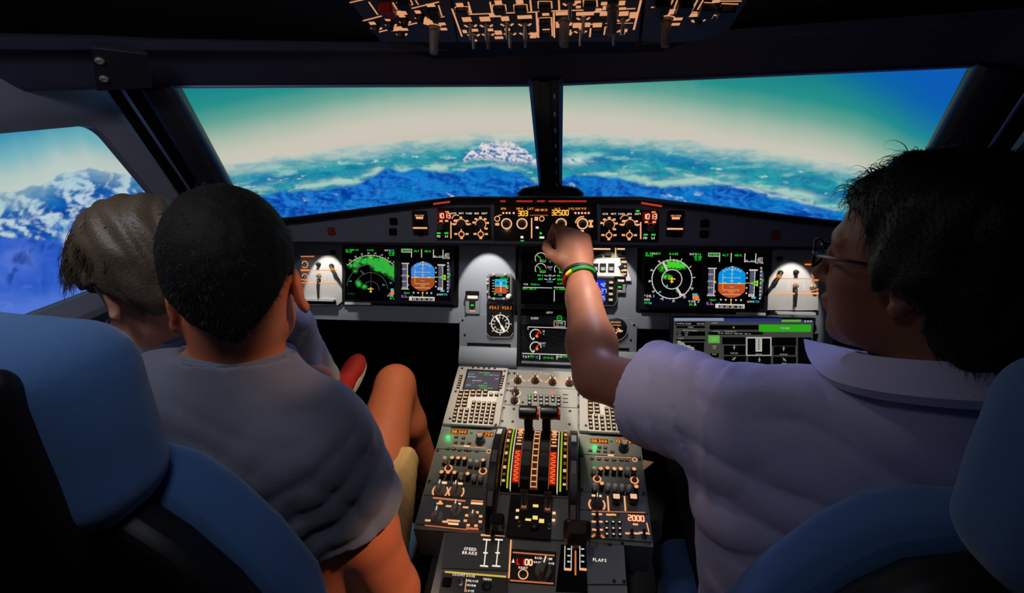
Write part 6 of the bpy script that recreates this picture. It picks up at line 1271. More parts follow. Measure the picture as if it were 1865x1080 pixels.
ac = [(QA(x, y + 5), .0098, .0042, t0, t1) for x, y in ((412, 235), (543, 205), (671, 178), (810, 140), (640, 288)) for t0, t1 in ((195, 250), (290, 345))]; ac += [(QA(935, 250), .0155, .003, 20, 130)]
marks(fr, r, A_, rc, ac)
for x, y in ((412, 235), (543, 205), (671, 178), (810, 140), (640, 288)): a, b = fr.uv(*QA(x, y)); place(OKB, 'knob', r, (a, b, 0))
a, b = fr.uv(*QA(935, 245)); place(BIGK, 'long_knob', r, (a, b, 0))
a, b = fr.uv(*QA(520, 60)); mb = MB(); mb.box(-.012, .012, -.014, .014, 0, .014, .003); tag(mb.build('switch_guard', mat('red_guard', (170, 20, 14), .35), r, (a, b, 0)), 'red switch guard')
for x, y in ((670, 30), (935, 115)): a, b = fr.uv(*QA(x, y)); place(OBT, 'push_button', r, (a, b, 0))
mb = MB(); q = [fr.uv(*QA(x, y)) for x, y in ((600, 150), (760, 118), (770, 165), (640, 215))]; mb.poly(q, .0002); mb.build('warm_plate', mat('warm_brown_plate', (120, 66, 44), .5), r)
# centre section
fr, r = oh('centre section of the overhead panel with rows of toggles and amber legends', ((816, -60), (1176, -60), (1163, 76), (834, 77)))
L = [(QA(1095, 75), QA(1185, 325), .003), (QA(1140, 130), QA(1860, 105), .0034), (QB(0, 100), QB(870, 75), .0034), (QB(920, 0), QB(855, 265), .0036), (QA(1240, 15), QA(1270, 120), .0026), (QA(1435, 15), QA(1455, 115), .0028), (QA(1795, 0), QA(1805, 100), .003), (QA(1850, 110), QA(1862, 335), .003), (QB(140, 105), QB(145, 335), .0032), (QB(185, 0), QB(190, 90), .003), (QB(600, 208), QB(850, 205), .0022), (QB(320, 215), QB(560, 215), .0036), (QB(0, 160), QB(5, 335), .0026), (QB(10, 158), QB(120, 155), .0026), (QB(120, 155), QB(128, 320), .0026), (QB(470, 250), QB(462, 330), .003), (QB(600, 240), QB(690, 238), .003), (QB(600, 240), QB(590, 310), .0026)]
for x, y, wd in ((1185, 85, 120), (1515, 68, 115), (1705, 65, 115)):
    L += [(QA(x - wd / 2, y - 25), QA(x + wd / 2, y - 28), .0022), (QA(x - wd / 2, y - 25), QA(x - wd / 2 + 8, y + 35), .0022), (QA(x + wd / 2, y - 28), QA(x + wd / 2 + 8, y + 30), .0022)]
for x, y, wd in ((60, 45, 120), (465, 30, 120)): L += [(QB(x - wd / 2, y - 35), QB(x + wd / 2, y - 35), .0022), (QB(x - wd / 2, y - 35), QB(x - wd / 2 + 4, y + 30), .0022), (QB(x + wd / 2, y - 35), QB(x + wd / 2 + 4, y + 30), .0022)]
rc = [(QA(x, y), w, h) for x, y, w, h in ((1165, 42, .012, .012), (1510, 22, .012, .014), (1700, 15, .012, .012), (1480, 135, .020, .012), (1228, 172, .016, .016), (1390, 168, .018, .016), (1570, 165, .014, .016), (1745, 150, .025, .012), (1210, 280, .008, .012), (1300, 268, .012, .010), (1440, 265, .010, .010), (1510, 290, .013, .016), (1515, 335, .016, .010), (1590, 262, .010, .009), (1830, 305, .014, .014), (1820, 330, .012, .008), (1300, 360, .008, .008))]
rc += [(QB(x, y), w, h) for x, y, w, h in ((68, 122, .012, .012), (70, 255, .013, .011), (215, 118, .022, .012), (420, 120, .030, .012), (530, 92, .013, .014), (590, 118, .014, .016), (670, 155, .010, .020), (765, 120, .016, .015), (850, 125, .012, .014), (845, 150, .011, .008), (340, 225, .012, .018), (380, 240, .006, .030), (440, 220, .010, .016), (530, 222, .016, .016), (178, 220, .008, .022), (280, 212, .009, .012), (765, 272, .013, .012), (755, 298, .008, .008), (290, 290, .003, .022), (740, 75, .016, .008), (590, 30, .010, .010), (600, 65, .008, .010), (750, 25, .010, .014), (355, 15, .010, .008), (360, 60, .008, .008))]
tg = [QA(1258, 215), QA(1400, 215), QA(1585, 205), QA(1745, 205), QA(1285, 300), QA(1415, 295), QA(1612, 290), QA(1752, 285), QB(405, 150), QB(760, 165), QB(250, 285), QB(380, 270), QB(680, 265), QB(285, 20)]
ac = [(p, .0105, .0042, t0, t1) for p in tg for t0, t1 in ((190, 240), (300, 350))]
marks(fr, r, L, rc, ac)
for p in tg: a, b = fr.uv(*p); place(OTG, 'toggle', r, (a, b, 0), (math.radians(200) * 0, 0, math.pi))
for p in (QA(1185, 88), QA(1520, 70), QA(1710, 70), QB(62, 48), QB(462, 35), QB(60, 195), QB(60, 290), QB(530, 270)): a, b = fr.uv(*p); place(OBT, 'push_button', r, (a, b, 0))
for p in (QB(235, 170), QB(665, 55)): a, b = fr.uv(*p); place(BIGK, 'long_knob', r, (a, b, 0))
# right section
fr, r = oh('right section of the overhead panel with black knobs and lit amber lines', ((1182, -60), (1400, -60), (1314, 75), (1168, 76)))
L = [(QB(1065, 0), QB(1045, 60), .003), (QB(1205, 0), QB(1165, 80), .003), (QB(1245, 0), QB(1215, 80), .0026), (QB(1425, 0), QB(1375, 90), .003), (QB(1475, 0), QB(1425, 85), .0026), (QB(1340, 105), QB(1425, 108), .0036), (QB(1580, 8), QB(1820, 8), .0030), (QB(1640, 30), QB(1790, 35), .003), (QB(1640, 50), QB(1600, 130), .0026), (QB(1510, 132), QB(1605, 136), .0036), (QB(1170, 85), QB(1235, 85), .003), (QB(1010, 62), QB(1060, 65), .0036), (QB(1485, 20), QB(1575, 25), .0026), (QB(1575, 25), QB(1580, 50), .0026)]
rc = [(QB(x, y), w, h) for x, y, w, h in ((1175, 105, .016, .016), (1155, 125, .010, .014), (1250, 168, .015, .009), (1230, 215, .014, .009), (1395, 132, .015, .012), (1530, 152, .012, .010), (1590, 10, .012, .008))]
ac = [(QB(1438, 170), .0105, .0045, 190, 245), (QB(1438, 170), .0105, .0045, 295, 350), (QB(1150, 175), .0135, .003, 10, 120)]
marks(fr, r, L, rc, ac)
a, b = fr.uv(*QB(1145, 170)); place(BIGK, 'long_knob', r, (a, b, 0))
for p in (QB(1110, 35), QB(1310, 45), QB(1510, 70), QB(1680, 85)): a, b = fr.uv(*p); place(key_mesh('overhead_big_button', .024, .030, .012, BLACK, 0), 'push_button', r, (a, b, 0))
a, b = fr.uv(*QB(1438, 165)); place(OKB, 'knob', r, (a, b, 0))
# ================================================================ soft bodies: distance fields turned into one continuous mesh
def n3(P, s, seed=0.0):
    x, y, z = P[:, 0] * s + seed, P[:, 1] * s + seed * 1.7, P[:, 2] * s - seed
    return (perlin(x + 0.31 * z, y - 0.27 * z) + perlin(y + 5.2 + 0.23 * x, z + 0.35 * x) + perlin(z + 9.7, x + 0.3 * y)) * 0.6
class Body:
    def __init__(s): s.p = []; s.disp = None; s.cut = None
    def cap(s, a, b, ra, rb, k=0.02): s.p.append(('c', np.array(a, float), np.array(b, float), ra, rb, k, 1)); return s
    def ell(s, c, r, axes=None, k=0.02, op=1): s.p.append(('e', np.array(c, float), np.array(r, float), np.eye(3) if axes is None else np.array(axes, float), 0, k, op)); return s
    def sub(s, c, r, axes=None, k=0.01): return s.ell(c, r, axes, k, -1)
    def chain(s, pts, rad, k=0.02):
        for i in range(len(pts) - 1): s.cap(pts[i], pts[i + 1], rad[i], rad[i + 1], k)
        return s
    def grown(s, g):
        b = Body()
        for q in s.p: b.p.append(('c', q[1], q[2], q[3] + g, q[4] + g, q[5], q[6]) if q[0] == 'c' else ('e', q[1], q[2] + g, q[3], 0, q[5], q[6]))
        return b
    def field(s, P, fine=True):
        d = np.full(len(P), 9.0)
        for q in s.p:
            if q[0] == 'c':
                ba = q[2] - q[1]; L = ba @ ba; pa = P - q[1]; h = np.clip(pa @ ba / max(L, 1e-12), 0, 1); e = np.sqrt(((pa - h[:, None] * ba) ** 2).sum(1)) - (q[3] + (q[4] - q[3]) * h)
            else:
                w = (P - q[1]) @ q[3].T; k0 = np.sqrt(((w / q[2]) ** 2).sum(1)); k1 = np.sqrt(((w / q[2] ** 2) ** 2).sum(1)); e = k0 * (k0 - 1) / np.maximum(k1, 1e-9)
            k = q[5]
            if q[6] > 0: h = np.clip(0.5 + 0.5 * (d - e) / k, 0, 1); d = d + (e - d) * h - k * h * (1 - h)
            else: e = -e; h = np.clip(0.5 - 0.5 * (d - e) / k, 0, 1); d = d + (e - d) * h + k * h * (1 - h)
        if s.disp is not None: d = d - s.disp(P)
        if s.cut is not None: d = np.maximum(d, s.cut(P))
        return d
    def bounds(s, m):
        lo = np.full(3, 9.0); hi = -lo
        for q in s.p:
            if q[6] < 0: continue
            if q[0] == 'c':
                for p, r in ((q[1], q[3]), (q[2], q[4])): lo = np.minimum(lo, p - r - m); hi = np.maximum(hi, p + r + m)
            else: r = q[2].max(); lo = np.minimum(lo, q[1] - r - m); hi = np.maximum(hi, q[1] + r + m)
        return lo, hi
    def polygonise(s, h, margin=0.02, smooth=1):
        lo, hi = s.bounds(margin); B = 4; H = h * B; n = np.ceil((hi - lo) / H).astype(int) + 1
        g = np.stack(np.meshgrid(*[lo[i] + H * (np.arange(n[i]) + 0.5) - h / 2 for i in range(3)], indexing='ij'), -1).reshape(-1, 3)
        dc = s.field(g); act = np.nonzero(np.abs(dc) < H * 1.35 + margin * 0.4)[0]
        F = np.repeat(np.repeat(np.repeat(dc.reshape(n), B, 0), B, 1), B, 2).astype(np.float32)
        off = np.stack(np.meshgrid(*[np.arange(B)] * 3, indexing='ij'), -1).reshape(-1, 3)
        ijk = np.stack(np.unravel_index(act, n), -1) * B
        for c in range(0, len(act), 12000):
            I = (ijk[c:c + 12000, None, :] + off[None]).reshape(-1, 3); F[I[:, 0], I[:, 1], I[:, 2]] = s.field(lo + I * h)
        S = F < 0
        cnt = np.zeros(np.array(S.shape) - 1, np.int8)
        for a in (0, 1):
            for b in (0, 1):
                for c in (0, 1): cnt += S[a:S.shape[0] - 1 + a, b:S.shape[1] - 1 + b, c:S.shape[2] - 1 + c]
        C_ = np.argwhere((cnt > 0) & (cnt < 8)); vid = np.full(cnt.shape, -1, np.int32); vid[tuple(C_.T)] = np.arange(len(C_))
        cor = [(a, b, c) for a in (0, 1) for b in (0, 1) for c in (0, 1)]; V = [F[C_[:, 0] + a, C_[:, 1] + b, C_[:, 2] + c] for a, b, c in cor]
        acc = np.zeros((len(C_), 3)); w = np.zeros(len(C_))
        for i in range(8):
            for j in range(i + 1, 8):
                if sum(abs(cor[i][k] - cor[j][k]) for k in range(3)) != 1: continue
                m = (V[i] < 0) != (V[j] < 0); t = np.where(m, V[i] / np.where(m, V[i] - V[j], 1), 0)
                p = np.array(cor[i]) + t[:, None] * (np.array(cor[j]) - np.array(cor[i])); acc += np.where(m[:, None], p, 0); w += m
        co = lo + (C_ + acc / w[:, None]) * h; Q = []
        for ax in range(3):
            o1, o2 = [i for i in range(3) if i != ax]; A0 = [slice(None)] * 3; A1 = [slice(None)] * 3; A0[ax] = slice(0, -1); A1[ax] = slice(1, None)
            E = np.argwhere(S[tuple(A0)] != S[tuple(A1)]); E = E[(E[:, o1] > 0) & (E[:, o2] > 0) & (E[:, o1] < S.shape[o1] - 1) & (E[:, o2] < S.shape[o2] - 1)]
            inside = S[tuple(E.T)]; q = []
            for d1, d2 in ((1, 1), (0, 1), (0, 0), (1, 0)): e = E.copy(); e[:, o1] -= d1; e[:, o2] -= d2; q.append(vid[tuple(e.T)])
            q = np.stack(q, 1); flip = inside if ax != 1 else ~inside; q[~flip] = q[~flip][:, ::-1]; Q.append(q)
        Q = np.concatenate(Q); Q = Q[(Q >= 0).all(1)]
        for _ in range(smooth):
            a = np.zeros_like(co); c = np.zeros(len(co))
            for i in range(4): np.add.at(a, Q[:, i], co[Q[:, (i + 1) % 4]] + co[Q[:, (i + 3) % 4]]); np.add.at(c, Q[:, i], 2)
            co = co + 0.6 * (a / np.maximum(c, 1)[:, None] - co)
        return co, Q
def np_mesh(name, co, Q, m, smooth=True):
    me = bpy.data.meshes.new(name); me.vertices.add(len(co)); me.vertices.foreach_set('co', np.ascontiguousarray(co, np.float32).ravel()); k = Q.shape[1]
    me.loops.add(Q.size); me.loops.foreach_set('vertex_index', np.ascontiguousarray(Q, np.int32).ravel()); me.polygons.add(len(Q)); me.polygons.foreach_set('loop_start', np.arange(len(Q), dtype=np.int32) * k)
    me.polygons.foreach_set('use_smooth', np.full(len(Q), smooth)); me.materials.append(m); me.update(); me.validate(); return me
class Head:
    """local axes: f forwards, l to the person's left, u up; scale s"""
    def __init__(s, c, yaw, pitch=0, roll=0, k=1.0):
        y, p, r = [math.radians(v) for v in (yaw, pitch, roll)]
        f = np.array([-math.sin(y) * math.cos(p), math.cos(y) * math.cos(p), math.sin(p)]); l0 = np.array([-math.cos(y), -math.sin(y), 0]); u0 = np.cross(f, l0)
        s.f, s.l, s.u = f, l0 * math.cos(r) + u0 * math.sin(r), u0 * math.cos(r) - l0 * math.sin(r); s.c = np.array(c, float); s.k = k; s.ax = np.array([s.f, s.l, s.u])
    def P(s, f, l, u): return s.c + s.k * (s.f * f + s.l * l + s.u * u)
    def loc(s, P): return ((P - s.c) @ s.ax.T) / s.k
    def add(s, b, neck, rn=(.056, .060), child=False, ear=-.008):
        k = s.k; de = ear + .008; E = lambda c, r, kk=.02, op=1: b.ell(s.P(*c), np.array(r) * k, s.ax, kk * k, op)
        E((-.014, 0, .030), (.098, .075, .090)); E((.030, 0, -.008), (.062, .065, .086), .03); E((.036, 0, -.072), (.052, .052 if not child else .048, .046), .03); E((.072, 0, -.100), (.020, .024, .018), .025)
        for q in (-1, 1):
            E((.055, q * .036, -.030), (.028, .026, .030), .02); E((.028, q * .050, -.070), (.036, .014, .030), .02)
            E((.100, q * .031, .003), (.016, .017, .011), .012, -1); E((.083, q * .031, .003), (.0125, .0125, .0115), .003)
            E((-.010, q * .078, -.008 + de), (.018, .007, .031), .006); E((-.006, q * .083, -.036 + de), (.010, .006, .010), .006); E((-.003, q * .087, -.008 + de), (.008, .005, .017), .004, -1)
            b.cap(s.P(.088, q * .012, .026), s.P(.072, q * .050, .024), .009 * k, .008 * k, .012 * k); b.cap(s.P(.098, q * .010, -.036), s.P(.092, q * .013, -.036), .007 * k, .006 * k, .006 * k)
        b.cap(s.P(.090, 0, .016), s.P(.112, 0, -.030), .008 * k, .011 * k, .012 * k)
        E((.094, 0, -.060), (.010, .023, .006), .008); E((.092, 0, -.071), (.010, .019, .007), .008)
        b.cap(s.P(-.028, 0, -.035), neck, rn[0] * k, rn[1] * k, .03)
def hand(b, wrist, palm_dir, back, side, k=1.0, curl=(0.5, 0.9, 0.7), thumb_out=0.9, spread=0.12, pinch=True):
    """palm and five bent fingers; palm_dir from the wrist to the knuckles, back out of the back of the hand, side towards the thumb"""
    p = np.array(palm_dir, float); p /= np.linalg.norm(p); n = np.array(back, float); n -= p * (n @ p); n /= np.linalg.norm(n); s = np.cross(n, p); s *= 1 if s @ np.array(side) > 0 else -1
    w = np.array(wrist, float); ax = np.array([p, s, n])
    b.ell(w + p * .045 * k, np.array((.056, .041, .017)) * k, ax, .015); b.cap(w, w + p * .03 * k, .027 * k, .026 * k, .02)
    for i, (o, L, r) in enumerate(((.030, .078, .0095), (.010, .085, .0098), (-.010, .079, .0092), (-.029, .062, .0082))):
        q = w + p * (.088 - .004 * abs(i - 1)) * k + s * o * k + n * .002 * k; b.cap(w + p * .03 * k + s * o * .7 * k, q, .012 * k, (r + .0025) * k, .012)
        a = 0.0; d = p * math.cos(spread * (1.5 - i) * .3) + s * math.sin(spread * (1.5 - i) * .3); c0 = curl[0] * (1.0 if not pinch else (0.75, .95, 1.15, 1.25)[i])
        for j, (fr, cu) in enumerate(((.45, c0), (.31, curl[1]), (.24, curl[2]))):
            a += cu; dd = d * math.cos(a) - n * math.sin(a); q2 = q + dd * L * fr * k; b.cap(q, q2, (r + .001 - .0008 * j) * k, (r - .0002 - .001 * j) * k, .004); q = q2
    t0 = w + p * .022 * k + s * .030 * k - n * .006 * k; t1 = t0 + (p * .62 + s * .5 * thumb_out - n * .45) * .036 * k; t2 = t1 + (p * .85 + s * .05 - n * .5) * .032 * k; t3 = t2 + (p * .85 - s * .25 - n * .45) * .026 * k
    b.cap(w + p * .015 * k + s * .012 * k, t0, .018 * k, .0155 * k, .012); b.cap(t0, t1, .0150 * k, .0122 * k, .008); b.cap(t1, t2, .0120 * k, .0108 * k, .004); b.cap(t2, t3, .0108 * k, .0085 * k, .004)
def strands(name, m, parent, roots, dirs, L, w, flow, seed=3, curl=0.0, n=5, up=None):
    rs = np.random.RandomState(seed); N = len(roots); d = dirs / np.linalg.norm(dirs, axis=1, keepdims=True); P = [roots]; p = roots.copy()
    L = np.full(N, L) * (0.6 + 0.8 * rs.rand(N)); ph = rs.rand(N) * 6.28
    for j in range(n - 1):
        t = (j + 1) / (n - 1); dd = d * (1 - t * flow[1]) + np.array(flow[0]) * t * flow[1] + (rs.rand(N, 3) - .5) * .25
        if curl: dd = dd + curl * np.stack([np.cos(ph + 5 * t), np.sin(ph + 4 * t), np.sin(2 * ph + 5 * t)], -1)
        dd /= np.linalg.norm(dd, axis=1, keepdims=True); p = p + dd * (L / (n - 1))[:, None]; P.append(p.copy())
    co = []; Q = []; ref = rs.randn(N, 3)
    for j in range(n):
        t = P[min(j + 1, n - 1)] - P[max(j - 1, 0)]; t /= np.linalg.norm(t, axis=1, keepdims=True) + 1e-9; x = np.cross(t, ref); x /= np.linalg.norm(x, axis=1, keepdims=True) + 1e-9; y = np.cross(t, x); ww = w * (1 - 0.85 * j / (n - 1))
        for k in range(3): a = 2 * math.pi * k / 3; co.append(P[j] + ww * (x * math.cos(a) + y * math.sin(a)))
    co = np.stack(co, 1).reshape(-1, 3); base = np.arange(N)[:, None] * (3 * n)
    for j in range(n - 1):
        for k in range(3): Q.append(np.concatenate([base + 3 * j + k, base + 3 * j + (k + 1) % 3, base + 3 * j + 3 + (k + 1) % 3, base + 3 * j + 3 + k], 1))
    o = place(np_mesh(name, co, np.concatenate(Q), m), name, parent); o['kind'] = 'stuff'; return o
def vnorm(co, Q):
    n = np.cross(co[Q[:, 2]] - co[Q[:, 0]], co[Q[:, 3]] - co[Q[:, 1]]); a = np.zeros_like(co)
    for i in range(4): np.add.at(a, Q[:, i], n)
    return a / (np.linalg.norm(a, axis=1, keepdims=True) + 1e-12)
SKIN = lambda nm, c: mat(nm, c, .5, 0, .06, 60, .06, .35, .12)
def person(label, base, group=None):
    return thing('person', label, 'person', Frame(base, (1, 0, 0), (0, 1, 0)))
def wpart(root, name, co, Q, m): return place(np_mesh(name, co - np.array(root.location), Q, m), name, root)
# ================================================================ pilot seats
SEATB = mat('blue_seat_fabric', (78, 116, 168), .85, 0, .08, 120, .25, .2, 0, .3); SHELLB = mat('seat_shell_black', (12, 12, 13), .5)
def rbox(c, hs, r, ax=None, nz=0.0):
    """rounded cushion as a distance field"""
    b = Body(); c = np.array(c, float); hs = np.array(hs, float); ax = np.eye(3) if ax is None else np.array(ax)
    def f(P, fine=True):
        q = np.abs((P - c) @ ax.T) - (hs - r); return np.sqrt((np.maximum(q, 0) ** 2).sum(1)) + np.minimum(q.max(1), 0) - r - (nz * n3(P, 14) if nz else 0)
    b.field = f; m = np.abs(ax.T) @ hs; b.bounds = lambda mm: (c - m - mm, c + m + mm); return b
def seat(s, label, hx):
    X = .53 * s; r = thing('pilot_seat', label, 'seat', Frame((X, .55, 0), (1, 0, 0), (0, 1, 0)), 'pilot seats'); o = np.array(r.location)
    L = lambda nm, co, Q, m: place(np_mesh(nm, co - o, Q, m), nm, r)
    yw = math.radians(6 * s); ax = np.array([[math.cos(yw), math.sin(yw), 0], [-math.sin(yw), math.cos(yw), 0], [0, 0, 1]])
    hc = np.array([X + hx, .400, 1.108]); b = rbox(hc, (.160, .066, .118), .055, ax, .004)
    b2 = b.field; b.field = lambda P, fine=True: b2(P) + np.clip((1.05 - P[:, 2]) * .35, 0, .06) * np.abs((P - hc)[:, 0]) / .15
    co, Q = b.polygonise(.006, .02); L('headrest', co, Q, SEATB)
    co, Q = rbox(hc - ax[1] * .062 + (0, 0, -.005), (.138, .018, .112), .016, ax).polygonise(.006, .015); L('headrest_shell', co, Q, SHELLB)
    MB().box(-.05, .05, -.012, .012, -.01, .07, .004).build('headrest_post', SHELLB, r, tuple(hc - o + np.array([0, -.02, -.175])))
    # backrest: outline narrows towards the shoulders
    out = [(-.27, .42), (.27, .42), (.285, .72), (.275, .84), (.235, .92), (.185, .985), (.145, 1.02), (.09, 1.035), (-.09, 1.035), (-.145, 1.02), (-.185, .985), (-.235, .92), (-.275, .84), (-.285, .72)]
    def slab(nm, y0, y1, inset, m, rnd):
        mb = MB(); n = len(out); P = np.array(out); cen = np.array([0, .72]); vs = []
        for y, sc in ((y0, 1 - rnd), (y0 + (y1 - y0) * .25, 1.0), (y0 + (y1 - y0) * .75, 1.0), (y1, 1 - rnd), ):
            Q_ = cen + (P - cen) * (sc - inset); vs += [(p[0], y - .05 * (p[1] - .42) * 0 , p[1]) for p in Q_]
        mb.add(vs, [(l * n + i, l * n + (i + 1) % n, (l + 1) * n + (i + 1) % n, (l + 1) * n + i)[::-1] for l in range(3) for i in range(n)] + [tuple(range(n)), tuple(range(3 * n, 4 * n))[::-1]])
        ob = mb.build(nm, m, r, (0, -.55, 0), smooth=True); md = ob.modifiers.new('soft', 'BEVEL'); md.width = .008; md.segments = 2; md.limit_method = 'ANGLE'; return ob
    slab('backrest_shell', .355, .415, .03, SHELLB, .05); slab('backrest_cushion', .413, .495, 0.0, SEATB, .05)
    co, Q = rbox((X, .72, .40), (.25, .25, .065), .05, None, .004).polygonise(.009, .02); L('seat_cushion', co, Q, SEATB)
    MB().box(-.24, .24, -.06, .40, .24, .335, .02).build('seat_pan', SHELLB, r); MB().box(-.14, .14, .0, .32, 0, .24, .02).build('pedestal_base', SHELLB, r)
    for q in (-1, 1): MB().box(-.03, .03, -.12, .20, .60, .64, .012).build('armrest', SHELLB, r, (q * .315 if q * s > 0 else q * .30, 0, 0 if q * s > 0 else .0), (math.radians(0 if q * s > 0 else 78), 0, 0)) if q * s > 0 else None
    return r
seat(-1, 'blue fabric pilot seat with tall headrest, behind the man in the grey T-shirt', .0)
seat(1, 'dark blue pilot seat behind the man in the pale polo shirt', .055)

# footrest under the panel, and a paper corner at the pedestal's edge
fr = Frame((-.47, 1.25, 0), (1, 0, 0), (0, 1, 0)); r = thing('footrest', 'black sloping footrest on the floor left of the pedestal, under the man’s shoes', 'footrest', fr)
mb = MB(); mb.add([(a, b_, c) for a in (-.22, .20) for b_, c in ((-.14, 0), (.22, 0), (.22, .20), (-.14, .172))], [(0, 1, 2, 3)[::-1], (4, 5, 6, 7), (0, 4, 5, 1)[::1], (1, 5, 6, 2), (2, 6, 7, 3), (3, 7, 4, 0)]); mb.build('block', MATTE, r)
for i in range(5): MB().box(-.21, .19, -.12 + i * .068, -.10 + i * .068, .172 + (.02 + i * .068) * .078, .180 + (.02 + i * .068) * .078, .002).build('tread', SHELLB, r)
fr = PED.subp(1174, 850); r = tag(MB().prism([fr.uv(1163, 864), fr.uv(1172, 838), fr.uv(1191, 842)], .0, .0012).build('paper_slip', mat('tan_paper', (214, 168, 132), .8)), 'tan paper corner sticking out beside the right audio panel', 'paper'); r.matrix_world = fr.matrix()
# ================================================================ people
V3 = lambda *a: np.array(a, float)
def torso(b, sl, sr, chest, waist, pel, neck, k=1.0, fwd=(0, 1, 0), fat=1.0):
    across = np.array(sr) - np.array(sl); across /= np.linalg.norm(across)
    def E(c, r, up):
        u = np.array(up, float); u /= np.linalg.norm(u); a = across - u * (across @ u); a /= np.linalg.norm(a); b.ell(c, np.array(r) * k, np.array([a, np.cross(u, a), u]), .05 * k)
    sl, sr, chest, waist, pel, neck = [np.array(v, float) for v in (sl, sr, chest, waist, pel, neck)]
    E(chest, (.165 * fat, .105 * fat, .165), neck - waist); E((chest + waist) / 2, (.155 * fat, .105 * fat, .14), chest - waist); E(waist, (.150 * fat, .105 * fat, .13), chest - pel); E(pel, (.165 * fat, .125, .12), waist - pel)
    mid = (sl + sr) / 2 * .35 + chest * .25 + neck * .40
    b.cap(sl * .95 + sr * .05, sr * .95 + sl * .05, .062 * k, .062 * k, .06 * k)
    for q in (sl, sr): b.cap(neck + V3(0, 0, -.045 * k), q * .8 + neck * .2, .044 * k, .054 * k, .05 * k)
def folds(b, amp, s, dirs, seed):
    """cloth wrinkles along a few directions"""
    def f(P):
        t = np.zeros(len(P))
        for (d, fr, c, rad, a) in dirs:
            d = np.array(d, float); d /= np.linalg.norm(d); w = np.exp(-(((P - np.array(c)) ** 2).sum(1)) / rad ** 2); ph = P @ d * fr + 2.2 * n3(P, 9, seed)
            t += a * w * (np.abs(np.sin(ph)) ** 0.7 - .6)
        return amp * (n3(P, s, seed) + .5 * n3(P, s * 2.3, seed + 3)) + t
    b.disp = f
CHEEK = (178, 112, 84)
# ---------------------------------------------------------------- man in the left seat
Lm = person('man with short dark hair in grey T-shirt and khaki shorts, on the left seat', (-.44, .66, 0))
lh = Head(atD(428, 503, .70), 27, -5, 0, .99)
lneck = atD(428, 644, .735); lsl, lsr = atD(285, 745, .76), atD(588, 808, .765); lch, lwa, lpe = V3(-.385, .615, .83), V3(-.41, .64, .66), V3(-.435, .66, .53)
lel = atD(716, 1075, .88); lwr = V3(-.36, .80, .64)
lhipr, lknr, lanr = V3(-.35, .68, .52), V3(-.392, 1.150, .712), V3(-.335, 1.235, .30); lhipl, lknl, lanl = V3(-.52, .68, .52), V3(-.60, 1.08, .62), V3(-.58, 1.20, .29)
b = Body(); lh.add(b, lneck, (.053, .056), False, -.028); torso(b, lsl, lsr, lch, lwa, lpe, lneck)
b.chain([lsr, lsr * .45 + lel * .55, lel], (.056, .052, .042), .02); b.chain([lel, lel * .6 + lwr * .4, lwr], (.042, .043, .027), .02); hand(b, lwr, (-.5, .6, .1), (0, .2, 1), (0, -1, .2), 1.0, (.5, .5, .3))
lell = V3(-.66, .63, .73); lwl = V3(-.62, .84, .66); b.chain([lsl, lell], (.056, .042), .02); b.chain([lell, lwl], (.042, .027), .02); hand(b, lwl, (.6, .6, 0), (-.3, .2, 1), (0, 1, .4), 1.0, (.5, .5, .3))
for hp, kn, an in ((lhipr, lknr, lanr), (lhipl, lknl, lanl)):
    b.chain([hp, hp * .5 + kn * .5, kn], (.088, .072, .052), .03); b.chain([kn, kn * .70 + an * .30 + V3(0, -.018, 0), an], (.049, .051, .033), .02); b.cap(kn + V3(0, .014, .006), kn + V3(0, .02, -.03), .038, .034, .02)
lbody = b; co, Q = b.polygonise(.0048); wpart(Lm, 'body', co, Q, SKIN('tanned_skin', (204, 114, 76)))
# hair, cropped close
hb = Body(); k = lh.k; hb.ell(lh.P(-.014, 0, .030), np.array((.104, .081, .096)) * k, lh.ax); hb.ell(lh.P(-.046, 0, -.028), np.array((.054, .068, .060)) * k, lh.ax, .03)
def lcut(P):
    q = lh.loc(P); f, l, u = q[:, 0], np.abs(q[:, 1]), q[:, 2]
    line = np.where(f > .02, .030 + (f - .02) * .75, np.where(f > -.035, -.024 + (f + .035) * .75, -.054 - .30 * np.clip(-.035 - f, 0, .1) + 1.0 * np.clip(l - .006, 0, .1))) + .004 * n3(P, 70, 4)
    ear = .034 - np.sqrt((f + .008) ** 2 + ((u + .030) * .8) ** 2); ear = np.where(l > .055, ear, -1)
    return np.maximum((line - u) * .8, ear) * lh.k
hb.cut = lcut; hb.disp = lambda P: .0022 * n3(P, 60, 1) + .0016 * n3(P * (1, 1, .35), 170, 2)
co, Q = hb.polygonise(.0036, .015); HAIR1 = mat('dark_brown_hair', (24, 19, 16), .7, 0, .3, 300, .5, .2); ho = wpart(Lm, 'hair', co, Q, HAIR1)
nv = vnorm(co, Q); rs = np.random.RandomState(2); out = np.nonzero(((nv * (co - lh.c)).sum(1) > .02))[0]; pk = rs.choice(out, 3800); strands('hair_strands', mat('brown_hair_tips', (58, 48, 40), .5, 0, .3, 300, 0, .4), Lm, co[pk] - np.array(Lm.location) - nv[pk] * .002, nv[pk] * .45 - .5 * lh.u + .35 * rs.randn(len(pk), 3), .009, .0004, ((0, .2, -1), .3), 5)
